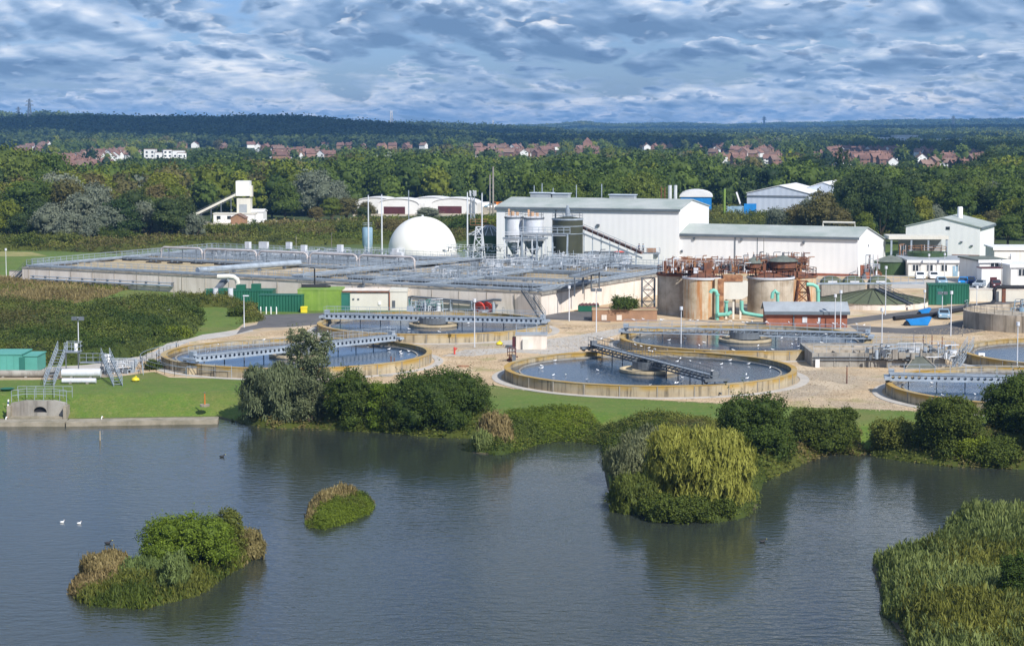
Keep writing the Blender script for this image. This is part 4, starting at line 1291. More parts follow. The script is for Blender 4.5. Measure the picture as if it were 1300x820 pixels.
def post_thing(name, label, cat, px, ybase, ytop, r=0.09, D=None, z0=0.0, group=None, m='white_steel', head=None, taper=0.6):
    if D is None: x, y, _ = G(px, ybase, z0)
    else: x, y = XD(px, D, z0), D
    top = ZD(ytop, y)
    t = thing(name, label, cat, (x, y, z0), group)
    b_ = MB(); b_.tube([(x, y, z0), (x, y, top)], [r, r * taper], 8); b_.build('pole', M[m], t)
    if head == 'lamp':
        b_ = MB(x, y); b_.box(-.12, .75, -.14, .14, top - .02, top + .13); b_.build('lamp_head', M['white_steel'], t)
    elif head == 'flood':
        for s in (-1, 1):
            b_ = MB(x, y); b_.box(s * .45 - .32, s * .45 + .32, -.3, .05, top - .35, top + .1); b_.build('floodlight', M['steel_dark'], t)
        b_ = MB(x, y); b_.box(-.7, .7, -.05, .05, top - .02, top + .07); b_.build('crossbar', M['steel'], t)
    elif head == 'ball':
        b_ = MB(x, y); b_.cyl(0, 0, top - .05, .22, .45, 10); b_.build('lamp_head', M['white_steel'], t)
    else:
        b_ = MB(x, y); b_.cyl(0, 0, top - .02, r * .9, .12, 6); b_.build('cap', M['steel_dark'], t)
    return t


for px, yt, lab in ((468, 248, 'leftmost thin lightning mast, just left of the white dome'), (485, 247, 'thin lightning mast touching the left side of the white dome'), (593.5, 244, 'thin lightning mast just right of the white dome'), (612, 245, 'thin lightning mast in front of the ribbed green tank')):
    post_thing('lightning_mast', lab, 'mast', px, 0, yt, 0.2, D=418, z0=0, group='thin lightning masts by the dome')


def lattice(name, label, cat, px, D, ytop, wb, wt, m='steel', z0=0.0, n=6, r=.1, arms=None):
    x, y = XD(px, D, 5), D; top = ZD(ytop, D)
    t = thing(name, label, cat, (x, y, z0))
    b_ = MB(); prev = None
    for i in range(n + 1):
        f = i / n; w = wb + (wt - wb) * f; z = z0 + (top - z0) * f
        c = [(x - w / 2, y - w / 2, z), (x + w / 2, y - w / 2, z), (x + w / 2, y + w / 2, z), (x - w / 2, y + w / 2, z)]
        for k in range(4):
            b_.bar(c[k], c[(k + 1) % 4], r)
            if prev: b_.bar(prev[k], c[k], r * 1.6); b_.bar(prev[k], c[(k + 1) % 4], r); b_.bar(prev[(k + 1) % 4], c[k], r)
        prev = c
    b_.build('lattice', M[m], t)
    if arms:
        for (yy, L) in arms:
            z = ZD(yy, D); b_ = MB(); b_.bar((x - L / 2, y, z), (x + L / 2, y, z), r * 2.2); b_.bar((x - L / 2, y, z), (x, y, z + r * 8), r * 1.2); b_.bar((x + L / 2, y, z), (x, y, z + r * 8), r * 1.2); b_.build('cross_arm', M[m], t)
    return t


lattice('lattice_mast', 'short steel lattice mast widening to its foot, right of the white dome', 'mast', 608, 412, 288, 3.0, 1.2, 'white_steel', n=4)
t = lattice('telecom_mast', 'telecom lattice mast with antennas behind the arch roofed sheds', 'mast', 600, 560, 243, 1.2, 1.0, 'steel', n=8)
x, y, _ = W[t]
b_ = MB(x, y)
for k in range(5): a = k * 1.3; b_.box(.9 * cos(a) - .15, .9 * cos(a) + .15, .9 * sin(a) - .15, .9 * sin(a) + .15, ZD(249, 560), ZD(242, 560))
b_.split('antenna', M['white_steel'], t)
# blue grey silo on a post left of the dome
x, y = XD(466.5, 440, 5), 440
t = thing('hopper_silo', 'small blue grey cylindrical silo above the basins, left of the white dome', 'silo', (x, y, 0))
za, zb = ZD(310, 440), ZD(290, 440)
b_ = MB(); b_.lathe(x, y, [(.5, za - 1.6), (1.15, za), (1.15, zb), (1.0, zb + .25), (.05, zb + .3)], 24); b_.build('shell', M['blue_grey'], t, True)
for k in range(3):
    b_ = MB(); a = k * 2.1; b_.bar((x + cos(a), y + sin(a), 0), (x + cos(a), y + sin(a), za), .16); b_.build('leg', M['steel'], t)
b_ = MB(); b_.rail([(*circ(x, y, 1.05, k * pi / 4), zb + .25) for k in range(9)], .9, 1, .03); b_.build('railing', M['steel'], t)

stairs('steel staircase at the far left end of the basin block', (*QB(-.035, .03, 0)[:2], .9), (*QB(.002, .03, 0)[:2], TOP + .3), 1.2, 'steel_dark')
t = thing('low_wall', 'low pale wall running left from the end of the basin block', 'wall', (*QB(-.06, .1, 0)[:2], .8))
b_ = MB(fn=BF); b_.box(-9, -.3, 6, 6.4, .3, 2.3); b_.build('wall', M['pale_concrete'], t)
b_ = MB(fn=BF); b_.box(-9.1, -.25, 5.95, 6.45, 2.303, 2.4); b_.build('coping', M['grey_concrete'], t)
walk('double walkway behind the rear left lanes', [(3, 45), (LU * .58, 45)], 1.5)
walk('walkway right of the slanting duct walkway', [(LU * .70, 2), (LU * .70, 36)], 1.2)

# ------------------------------------------------------------------ sheds
a1 = -0.335
s1r = (XD(862, 405, 0), 405)                   # front right corner of the tall shed
L1 = 39.5
fl = (s1r[0] - L1 * cos(a1), s1r[1] - L1 * sin(a1))
t = gable('shed', 'long tall white shed with grey green roof behind the silos', 'shed', fl, a1, L1, 25.5, 12.7, 14.3, 0.40, back_eave=12.4)
for i, (px, w, h) in enumerate(((680, 4.6, 1.0), (705, 3.5, .9), (783, 5.4, .8))):
    b_ = MB(fl[0], fl[1], a1); u = (XD(px, 416, 14) - XD(655, 416, 14)) / cos(a1) + 2.2
    b_.box(u - w / 2, u + w / 2, 9.6, 11.6, 14.0, 14.35 + h); v_ = b_.build('roof_vent', M['roof_grey'], t)
    b_ = MB(fl[0], fl[1], a1); b_.box(u - w / 2 - .2, u + w / 2 + .2, 9.4, 11.8, 14.353 + h, 14.5 + h); b_.build('cowl', M['cladding_grey'], v_)
for u in (22, 34.5): part_box(t, a1, 'wall_light', 'steel_dark', (u, u + .6, -.35, -.02, 9.0 if u < 30 else 3.0, 9.5 if u < 30 else 4.0))
a2 = -0.39
s2r = (XD(1089, 391.5, 0), 391.5); L2 = 37.5
fl2 = (s2r[0] - L2 * cos(a2), s2r[1] - L2 * sin(a2))
t = gable('shed', 'lower white shed in front, with moss on its green roof', 'shed', fl2, a2, L2, 26, 7.75, 9.35, 0.29, back_eave=5.9)
for u, z in ((3.6, 6.6), (13.5, 6.6), (26.3, 6.3), (1, 4.0)): part_box(t, a2, 'wall_light', 'steel_dark', (u, u + .45, -.3, -.02, z, z + .45))
b_ = MB(fl2[0], fl2[1], a2); b_.box(17, 17.12, -.06, -.01, .2, 7.3); b_.build('downpipe', M['gutter'], t)
b_ = MB(fl2[0], fl2[1], a2); b_.box(-.1, L2 + .06, -.12, -.012, 0.0, .55); b_.build('brick_plinth', M['brick'], t)
b_ = MB(fl2[0], fl2[1], a2)
b_.tube([(L2 - 9, 8, 9.2), (L2 - 9, 8, 10.3), (L2 - 2.5, 8, 10.3), (L2 - 2.5, 8, 9.2)], .2, 8); b_.build('roof_pipe', M['cream_wall'], t)
b_ = MB(fl2[0], fl2[1], a2); b_.box(L2 + .02, L2 + .1, 9, 9.4, 5.5, 5.9); b_.build('alarm_box', M['steel_dark'], t)

a3 = -0.40
c3 = (XD(1243.5, 444, 0), 444); L3 = 16.6
fl3 = (c3[0] - L3 * cos(a3), c3[1] - L3 * sin(a3))
t = gable('shed', 'white gabled building with a round white chimney, far right', 'shed', fl3, a3, L3, 19, 7.0, 9.0, 0.5, along='v')
b_ = MB(fl3[0], fl3[1], a3); b_.lathe(L3 / 2 + 2.0, 10, [(.62, 8.2), (.62, 11.0), (.5, 11.2)], 18); b_.build('chimney', M['white_wall'], t, True)
part_box(t, a3, 'window', 'glass_dark', (9.0, 9.9, -.06, -.01, 6.4, 7.1))
for u, z in ((12.3, 3.6), (14.6, 2.8)): part_box(t, a3, 'wall_light', 'steel_dark', (u, u + .5, -.3, -.02, z, z + .3))
b_ = MB(fl3[0], fl3[1], a3); b_.box(10.5, L3, -.1, -.012, 0, .9); b_.build('brick_plinth', M['brick_red'], t)

# grey industrial shed beyond
a = -0.32
x0, y0 = XD(948, 640, 0), 640
t = gable('industrial_shed', 'large grey industrial shed far behind the lower white shed', 'shed', (x0, y0), a, 20, 30, 8.0, 10.4, 0.52, along='v', wall='clad_grey', roof='roof_white')
part_box(t, a, 'fascia', 'steel_dark', (-.2, 20.2, -.35, -.27, 7.0, 7.3))
t2 = gable('industrial_shed', 'second bay of the grey industrial shed with white roof behind', 'shed', (x0 + 19, y0 + 14), a, 15, 26, 8.5, 11.0, 0.5, along='v', wall='clad_grey', roof='roof_white')
# blue and white building
x0, y0 = XD(862, 660, 0), 655
t = thing('warehouse', 'white curved roof warehouse with blue walls behind the tall shed', 'warehouse', (x0, y0, 0))
b_ = MB(x0, y0, -.1); b_.box(0, 10.2, 0, 14, 0, 6.2); b_.build('wall', M['blue'], t)
b_ = MB(x0, y0, -.1); b_.vpoly([(5.1 + 5.5 * cos(q), -.3, 6.2 + 2.2 * sin(q)) for q in np.linspace(pi, 0, 12)], (0, 14.6, 0)); b_.build('roof', M['roof_white'], t)
part_box(t, -.1, 'window_band', 'white', (1, 9.0, -.06, -.01, 1.5, 3.0))
# arch roofed sheds
for i, (px, D, lab) in enumerate(((480, 668, 'left arch roofed white shed with a dark red doorway'), (548, 672, 'right arch roofed white shed with a dark red doorway'))):
    x0, y0 = XD(px, D, 0), D
    t = thing('arch_shed', lab, 'shed', (x0, y0, 0), 'white arch roofed sheds')
    Wd = 14.0 if i == 0 else 15.6
    for j in range(2):
        b_ = MB(x0 - j * 8.5, y0 + j * 10, -.15)
        arc = [(Wd / 2 + Wd / 2 * cos(q), 3.2 + 1.9 * sin(q)) for q in np.linspace(pi, 0, 14)]
        b_.vpoly([(0, 0, 0)] + [(u, 0, z) for u, z in arc] + [(Wd, 0, 0)], (0, 9.6, 0)); b_.build('wall', M['white_wall'], t)
        b_ = MB(x0 - j * 8.5, y0 + j * 10, -.15)
        P = [(u, z + .03) for u, z in arc]; n = len(P)
        b_.add([(u, -.3, z) for u, z in P] + [(u, 9.9, z) for u, z in P] + [(u, -.3, z + .22) for u, z in P] + [(u, 9.9, z + .22) for u, z in P],
               [q for k in range(n - 1) for q in ((2 * n + k, 2 * n + k + 1, 3 * n + k + 1, 3 * n + k), (k, n + k, n + k + 1, k + 1), (k, k + 1, 2 * n + k + 1, 2 * n + k))])
        b_.build('roof', M['roof_white'], t)
    b_ = MB(x0, y0, -.15); b_.box(Wd * .14, Wd * .66, -.06, -.01, 0, 2.5); b_.build('door', M['maroon'], t)
# concrete batching tower with its sloping conveyor
D = 611; x0 = XD(300, D, 0)
t = thing('batching_tower', 'pale concrete batching tower with top cabin, above the left basins', 'tower', (x0 + 2.2, D, 0))
b_ = MB(x0, D); b_.box(.2, 4.4, 0, 4.5, 0, ZD(252, D)); b_.build('wall', M['cream_wall'], t)
b_ = MB(x0, D); b_.box(0, 4.2, -.4, 4.5, ZD(249, D), ZD(230, D)); b_.build('top_cabin', M['white_wall'], t)
b_ = MB(x0, D); b_.box(4.2, 4.9, .5, 3, ZD(250, D), ZD(236, D)); b_.build('side_duct', M['cream_wall'], t)
b_ = MB(x0, D); b_.box(1.0, 3.3, -.12, -.01, 1.5, 5.5); b_.build('door', M['roof_grey'], t)
t = thing('conveyor', 'long sloping conveyor rising to the batching tower', 'conveyor', (x0 - 6, D, 0))
zA, zB = ZD(272, D), ZD(247, D)
b_ = MB(); b_.bar((XD(249, D, 2), D, zA), (x0, D + .3, zB), 1.0, .7); b_.build('belt_casing', M['cream_wall'], t)
b_ = MB(); b_.bar((XD(249, D, 2), D - .2, zA - .8), (x0, D + .1, zB - .8), .12, .12); b_.bar((XD(249, D, 2), D - .2, zA + .8), (x0, D + .1, zB + .8), .1, .1); b_.build('side_rail', M['steel_dark'], t)
b_ = MB()
for k in range(4): f = (k + .5) / 4; xx = XD(249, D, 2) * (1 - f) + x0 * f; b_.bar((xx, D, 0), (xx, D, zA + (zB - zA) * f - .4), .25)
b_.split('leg', M['steel_dark'], t)
x1, y1 = XD(271, 606, 0), 606
t = thing('site_hut', 'low white building at the foot of the batching tower', 'building', (x1, y1, 0))
b_ = MB(x1, y1); b_.box(0, 12.5, 0, 6, 0, ZD(272, 606)); b_.build('wall', M['white_wall'], t)
b_ = MB(x1, y1); b_.box(-.2, 12.7, -.2, 6.2, ZD(272, 606) + .003, ZD(272, 606) + .25); b_.build('roof', M['cream_wall'], t)
for u in (1, 4.2): part_box(t, 0, 'window', 'glass_dark', (u, u + 1.2, -.06, -.01, 1.2, 2.2))
x1, y1 = XD(293, 600, 0), 600
t = gable('hut', 'small tan gabled hut in front of the batching tower', 'hut', (x1, y1), -.1, 4.2, 4, 1.9, 3.0, .5, along='v', wall='brick_tan', roof='tile_brown', gut=False)
x1, y1 = XD(318, 612, 0), 612
t = gable('hut', 'small white outbuilding right of the batching tower', 'hut', (x1, y1), -.1, 4, 5, 3.2, 3.8, .5, wall='white_wall', roof='roof_white', gut=False)
# far white roofed building, mostly behind trees
x1, y1 = XD(1190, 820, 0), 820
gable('warehouse', 'pale warehouse mostly hidden behind the silvery tree on the far right', 'warehouse', (x1, y1), -.15, 30, 30, 6.5, 8.5, .5, along='v', wall='clad', roof='roof_white')
x1, y1 = XD(1155, 900, 0), 900
gable('warehouse', 'small grey roof among the trees right of the industrial shed', 'warehouse', (x1, y1), -.15, 9, 20, 6, 8.5, .5, along='v', wall='clad', roof='roof_white')

# ------------------------------------------------------------------ offices on the right
mat('office_wall', (0.72, 0.71, 0.68), 0.7, scale=0.5, var=0.08, streak=(0.5, 0.47, 0.42), sfac=0.3)


def office(name_label, px0, px1, ybase, ytop, depth, a=-.05, nwin=4, wz=(1.0, 2.2), roof='roof_grey', win=1.3, fascia='white'):
    x0, y0, _ = G(px0, ybase, 0); L = (XD(px1, y0, 0) - x0) / (cos(a) + .0001); H = ZD(ytop, y0)
    t = thing('office_building', name_label, 'office', (x0, y0, 0))
    b_ = MB(x0, y0, a); b_.box(0, L, 0, depth, 0, H); b_.build('wall', M['office_wall'], t)
    b_ = MB(x0, y0, a); b_.box(-.3, L + .3, -.3, depth + .3, H + .003, H + .3); r = b_.build('roof', M[roof], t)
    b_ = MB(x0, y0, a); b_.box(-.32, L + .32, -.36, -.303, H - .25, H + .3); b_.build('fascia', M[fascia], t)
    for i in range(nwin):
        u = L * (i + .5) / nwin
        b_ = MB(x0, y0, a); b_.box(u - win / 2, u + win / 2, -.05, -.01, *wz); w = b_.build('window', M['glass_dark'], t)
        b_ = MB(x0, y0, a)
        for q in (-win / 2, -.05, win / 2 - .08): b_.box(u + q, u + q + .09, -.09, -.052, *wz)
        b_.build('frame', M['white'], w)
    return t, x0, y0, a, L, H


O1 = office('long low white office with windows, right of the green conical tank', 1153, 1243, 351, 332, 14, -.04, 5, (1.1, 2.3), 'roof_grey')
t, x0, y0, a, L, H = O1
for u in (L * .62, L * .86): part_box(t, a, 'door', 'blue_grey', (u, u + 1.0, -.06, -.01, 0, 2.1))
O2 = office('two storey white office block with grey felt roof, far right', 1243, 1282, 361, 332, 11, .12, 1, (3.0, 4.0), 'felt_roof', 1.7)
O3 = office('white flat roofed block at the right edge behind the office block', 1262, 1340, 340, 316, 10, -.05, 2, (1.2, 2.4), 'roof_white', .5)
t = thing('white_canopy', 'white boxy entrance bay in front of the two storey office', 'porch', G(1246, 364, 0))
x0, y0, _ = G(1246, 365, 0)
b_ = MB(x0, y0, .1); b_.box(0, 3.9, 0, 2.6, 0, 3.5); b_.build('wall', M['white_wall'], t)
b_ = MB(x0, y0, .1); b_.box(-.1, 4.0, -.1, 2.7, 3.503, 3.65); b_.build('roof', M['maroon'], t)
b_ = MB(x0, y0, .1); b_.box(1.6, 2.9, -.05, -.01, 0, 1.9); b_.build('door', M['maroon'], t)
O4 = office('lower white annex cut by the right edge, with railing', 1283, 1340, 364, 338, 8, .12, 2, (2.0, 3.2), 'roof_white', 1.5)
# cream canopy over rusty machinery
D = 415; x0, y0 = XD(1150, D, 5), D
t = thing('canopy', 'cream flat canopy on posts over rusty pipework', 'canopy', (x0, y0, 0))
zt = ZD(303, D)
b_ = MB(x0, y0, -.03); b_.box(-4, 8.3, -3, 4, zt, zt + .7); b_.build('roof', M['cream_wall'], t)
b_ = MB(x0, y0, -.03)
for u in (-3.6, .5, 4, 7.8): b_.box(u, u + .35, -2.8, -2.45, 0, zt)
b_.split('post', M['steel'], t)
b_ = MB(x0, y0, -.03); b_.box(-1, 8, 3.4, 3.6, 1, zt - .01); b_.build('back_panel', M['roof_grey'], t)
D = 405; x0, y0 = XD(1177, D, 4), D
t = thing('low_tank', 'low dark green round tank below the cream canopy', 'tank', (x0, y0, 0))
b_ = MB(); b_.lathe(x0, y0, [(4.0, 0), (4.0, ZD(320, D))], 32); b_.build('wall', M['tank_green'], t, True)
b_ = MB(); b_.rail([(*circ(x0, y0, 3.9, k * pi / 6), ZD(320, D)) for k in range(13)], 1.1, 1.5, .05); b_.build('railing', M['rust_light'], t)


def clutter(name, label, cat, px0, px1, D, z0, zt, mats_, n, seed, depth=4, sz=(.2, 1.2), kind='pipework', group=None):
    """a knot of pipes, ducts, valves and frames as found on old plant: each material its own part"""
    r = random.Random(seed); x0, x1 = XD(px0, D, z0), XD(px1, D, z0)
    t = thing(name, label, cat, ((x0 + x1) / 2, D, z0), group)
    for mi, mm in enumerate(mats_):
        b_ = MB()
        for i in range(n // len(mats_)):
            x, y = r.uniform(x0, x1), D + r.uniform(-depth / 2, depth / 2); z = z0 + (zt - z0) * r.random() ** 1.5; k = r.random(); s = r.uniform(*sz)
            if k < .3: b_.tube([(x, y, z0), (x, y, z), (x + .1, y, z + .1), (x + s, y, z + .12)], .05 + .06 * r.random(), 6)
            elif k < .5: b_.bar((x, y, z), (min(x + s * 3, x1), y, z + r.uniform(-.1, .1)), .1, .12)
            elif k < .65: b_.cyl(x, y, z0, s * .4, (z - z0) * .7 + .2, 10)
            elif k < .8: b_.cbox(x, y, z0, s, s * .7, (z - z0) * .6 + .2)
            elif k < .9: b_.bar((x, y, z0), (x + r.uniform(-.3, .3), y, zt), .09)
            else: b_.rail([(x, y, z0 + (zt - z0) * .4), (min(x + 3, x1), y, z0 + (zt - z0) * .4)], 1.0, 1.0, .035)
        o = b_.build(('pipework', 'valve_gear', 'frame', 'fitting')[mi % 4], M[mm], t)
    return t


clutter('machinery', 'rusty pipework and valves under the cream canopy', 'machinery', 1140, 1195, 411, 0.1, 5.2, ['rust_light', 'steel', 'white_steel', 'steel_dark'], 110, 3)
# green conical roofed tank
D = 398; x0, y0 = XD(1132, D, 3), D + 1
t = thing('cone_tank', 'dark green round tank with a pale conical roof beside the lower white shed', 'tank', (x0, y0, 0))
b_ = MB(); b_.lathe(x0, y0, [(3.3, 0), (3.3, ZD(332, D))], 32); b_.build('wall', M['tank_green'], t, True)
b_ = MB(); b_.lathe(x0, y0, [(3.5, ZD(332, D)), (.3, ZD(324.5, D)), (.05, ZD(324, D))], 24); b_.build('roof', M['felt_roof'], t)
clutter('machinery', 'grey pipes and a brick stack beside the cone roofed green tank', 'machinery', 1096, 1116, 388, 0.0, 4.6, ['steel', 'steel_dark', 'brick', 'white_steel'], 50, 8, 2)
# big flat green cone of the covered digester
x0, y0, _ = G(1108, 388, 0)
t = thing('cone_cover', 'wide flat dark green cone roof right of the brick building', 'tank', (x0, y0, 0))
R = 9.2; n = 24; zb, za = 1.0, ZD(366.5, y0)
b_ = MB(); b_.lathe(x0, y0, [(R - .2, 0), (R - .2, zb)], 48); b_.build('wall', M['pale_concrete'], t)
b_ = MB()
pts = [(x0, y0, za)] + [(x0 + R * cos(2 * pi * k / n), y0 + R * sin(2 * pi * k / n), zb) for k in range(n)]
b_.add(pts, [(0, 1 + k, 1 + (k + 1) % n) for k in range(n)]); b_.add([pts[1 + k] for k in range(n)], [tuple(range(n))[::-1]]); b_.build('roof', M['cone_green'], t)
b_ = MB()
for k in range(n):
    q = 2 * pi * k / n; b_.bar((x0 + R * cos(q), y0 + R * sin(q), zb + .05), (x0, y0, za + .05), .09)
b_.build('roof_rib', M['silo_green'], t)
stairs('narrow dark stair climbing the wide green cone roof', (x0 + 4.6, y0 - 8.4, zb), (x0 + .5, y0 - .8, za + .1), .9, 'steel_dark', n=16)
b_ = MB(); b_.rail([(x0 - 9, y0 + 2, 3.6), (x0 + 9, y0 + 3, 3.6)], 1.1, 1.3, .04); b_.bar((x0 - 9, y0 + 2, 3.5), (x0 + 9, y0 + 3, 3.5), 1.2, .2); b_.build('roof_walkway', M['steel'], t)
for i, px in enumerate((1057, 1085, 1118)):
    xx, yy = XD(px, 345, 3), 345
    t = thing('access_hatch', ['left', 'middle', 'right'][i] + ' green arched hood behind the wide green cone roof', 'hatch', (xx, yy, 2.0), 'green arched hoods behind the cone roof')
    b_ = MB(xx, yy); b_.vpoly([(1.9 * cos(q), 0, 2.2 + 1.5 * sin(q)) for q in np.linspace(pi, 0, 12)], (0, 2.5, 0)); b_.build('hood', M['cone_green'], t)
    b_ = MB(xx, yy); b_.box(-.8, .8, -.05, -.01, 2.3, 2.9); b_.build('vent', M['white_steel'], t)
    b_ = MB(xx, yy); b_.box(-1.9, 1.9, 0, 2.5, 0, 2.2); b_.build('base', M['grey_concrete'], t)

# ------------------------------------------------------------------ rusty digesters
digs = []
for i, (px, D, r, yt, m_, lab) in enumerate(((868, 316, 4.2, 351.5, 'stained_tank', 'leftmost concrete digester tower, grey and partly in shade'),
                                       (893, 309, 3.15, 355.5, 'rusty_tank', 'digester tower streaked with orange rust, second from the left'),
                                       (978, 313, 3.6, 355.5, 'stained_tank', 'cream stained digester tower behind the brick building'),
                                       (1008, 324, 3.6, 353, 'rusty_tank', 'rear right digester tower with rust on its rim'))):
    x, y = XD(px, D, 3), D; H = ZD(yt, D - r)
    t = thing('digester_tower', lab, 'tank', (x, y, 0), 'rusty concrete digester towers')
    b_ = MB(); b_.lathe(x, y, [(r, 0), (r, H)], 48); b_.build('wall', M[m_], t, True)
    b_ = MB(); b_.ring(x, y, r - .1, r + .2, H + .003, H + .3, 40); b_.build('rim', M['white_steel' if i in (1, 2) else 'rust'], t, True)
    b_ = MB(); b_.lathe(x, y, [(r - .1, H), (r * .35, H + .8), (.1, H + .95)], 30); b_.build('roof', M['rust'], t)
    b_ = MB(); b_.rail([(*circ(x, y, r, k * 2 * pi / 16), H + .3) for k in range(17)], 1.15, 1.2, .045); b_.build('railing', M['rust'], t)
    KEEP.append((x, y, r + 2)); digs.append((x, y, r, H))
H = 6.9
clutter('machinery', 'rusty steelwork on top of the left digester towers', 'machinery', 842, 905, 312, H, H + 2.4, ['rust', 'rust_light', 'rust', 'white_steel'], 190, 12, 6)
clutter('machinery', 'rusty steelwork between the digester towers', 'machinery', 900, 950, 313, H - .2, H + 2.4, ['rust', 'rust_light', 'steel_dark', 'white_steel'], 130, 13, 5)
clutter('machinery', 'rusty steelwork crowning the right digester towers', 'machinery', 950, 1024, 315, H, H + 2.8, ['rust', 'rust', 'rust_light', 'steel_dark'], 200, 14, 6)
# link platform and its rusty trusses
t = thing('link_platform', 'long rusty platform joining the tops of the digester towers', 'platform', (XD(930, 316, 6), 316, 0))
xa, xb = XD(846, 316, 6), XD(1020, 316, 6)
b_ = MB(); b_.box(xa, xb, 314.8, 317.4, H + .35, H + .6); b_.build('deck', M['rust'], t)
b_ = MB(); b_.rail([(xa, 314.8, H + .6), (xb, 314.8, H + .6)], 1.1, 1.3, .045); b_.rail([(xa, 317.4, H + .6), (xb, 317.4, H + .6)], 1.1, 1.3, .045); b_.build('railing', M['rust'], t)
b_ = MB()
for u in np.linspace(xa + 1, xb - 1, 7): b_.bar((u, 316, 0), (u, 316, H + .35), .25)
b_.split('post', M['rust_light'], t)
for i, (px, r, z) in enumerate(((881 + 76, 1.35, H + 1.3), (994, 2.25, H + 1.6))):
    x, y = XD(px, 313, z), 313
    t = thing('roof_kiosk', ['small', 'larger'][i] + ' green domed kiosk on top of the rusty digesters', 'kiosk', (x, y, H + .6))
    b_ = MB(); b_.cyl(x, y, H + .6, r * .92, z - H - .6 + .05, 12); b_.build('wall', M['rust'], t)
    b_ = MB(); b_.lathe(x, y, [(r * 1.1, z + .05), (r * .8, z + .45), (.2, z + .95)], 12); b_.build('roof', M['felt_roof'], t)
    b_ = MB(); b_.cyl(x, y, z + .9, .15, .5, 8); b_.build('finial', M['steel_dark'], t)
# cream hanging hopper
D = 306; x0, x1 = XD(919, D, 5), XD(942, D, 5)
t = thing('cream_hopper', 'cream square hopper on posts between the rusty digester towers', 'hopper', ((x0 + x1) / 2, D, 0))
za, zb = ZD(380, D), ZD(357.5, D)
b_ = MB(); b_.box(x0, x1, D, D + 2.4, za, zb); b_.vpoly([(x1 + .003, D, za), (x1 + .9, D, za + .5), (x1 + .9, D, zb), (x1 + .003, D, zb)], (0, 2.4, 0)); b_.build('body', M['cream_wall'], t)
b_ = MB(); b_.box(x0 - .1, x1 + .1, D - .1, D + 2.5, zb + .003, zb + .9); b_.build('rust_band', M['rust_light'], t)
b_ = MB()
for u in (x0 + .3, x0 + 1.4, x1 - .3): b_.box(u, u + .3, D + .4, D + .7, 0, za)
b_.split('leg', M['cream_wall'], t)
t = thing('rust_column', 'tall column stained orange with rust, left of the cream hopper', 'column', G(914, 405, 0))
x, y = XD(914, 305, 3), 305.5
b_ = MB(); b_.box(x - .75, x + .6, y, y + 1, 0, 6.3); b_.build('column', M['rusty_tank'], t)
b_ = MB(); b_.box(x - .3, x + .62, y - .05, y - .01, 0, 6.2); b_.build('plate', M['rust_light'], t)
# steel frames beside the towers
lattice('lattice_tower', 'rusty lattice support at the left foot of the digester towers', 'tower', 823, 316, 353, 2.0, 2.0, 'steel_dark', n=3, r=.1)
lattice('lattice_tower', 'rusty lattice support at the right of the digester towers', 'tower', 1019, 314, 357, 2.6, 1.4, 'rust', n=3, r=.12)
t = walk('upper walkway slanting from the basin corner to the rusty digesters', [(LU + .5, 20), (LU + 4, 4)], 2.0, TOP + 2.5, 'steel_dark')

# mint green pipes
for i, (pts, lab) in enumerate((
        ([(902, 372, 301), (903, 369.5, 301), (906, 368.5, 301), (909, 370, 301), (910.5, 374, 301), (910.5, 406, 301)], 'tall mint green pipe with a bent top beside the rust streaked tower'),
        ([(911, 399.5, 300.6), (924, 399, 300.6), (929, 396, 300.6)], 'short level mint green pipe joined to the tall one'),
        ([(922, 383, 303), (922, 396, 303)], 'short upright mint green pipe under the cream hopper'),
        ([(941.5, 382, 302), (941.5, 393, 302), (944, 397, 302), (950, 398.5, 302), (973, 402.5, 301)], 'mint green pipe bending down and running to the brick building'),
        ([(980, 379, 303), (981, 372, 303), (984, 369, 303), (987, 372, 303), (987.5, 388, 303)], 'mint green swan neck pipe over the brick building roof'),
        ([(1024, 361, 312), (1032, 361.5, 312), (1037, 364, 312), (1038.5, 369, 312), (1038.5, 388, 312)], 'mint green pipe bent down right of the brick building'))):
    P = [(XD(a, D, ZD(b_, D)), D, ZD(b_, D)) for a, b_, D in pts]
    t = thing('mint_pipe', lab, 'pipe', (P[-1][0], P[-1][1], min(p[2] for p in P)), 'mint green pipes')
    b_ = MB(); b_.tube(P, .30 if i in (0, 1, 3, 5) else .26, 10); b_.build('pipe', M['mint'], t, True)
    b_ = MB(); c = P[-2] if i != 2 else P[0]
    b_.tube([(c[0], c[1], c[2] - .1), (c[0], c[1], c[2] + .1)], .38, 12); b_.build('flange', M['mint'], t)

# brick building with grey roof
x0, y0, _ = G(973, 415.5, 0); L = XD(1075, y0, 0) - x0
t = gable('brick_building', 'low red brick building with grey roof beside the far tank', 'building', (x0, y0), -.03, L, 5.2, 2.35, 3.4, .5, wall='brick', roof='roof_grey', over=.35)
part_box(t, -.03, 'vent_panel', 'white_steel', (5.3, 6.0, -.08, -.01, .7, 1.6)); part_box(t, -.03, 'vent_panel', 'white_steel', (7.6, 8.0, -.08, -.01, .8, 1.5))
b_ = fr_mb(t, -.03); b_.box(L + .01, L + .06, .8, 1.7, 0, 2.1); b_.build('door', M['white'], t)
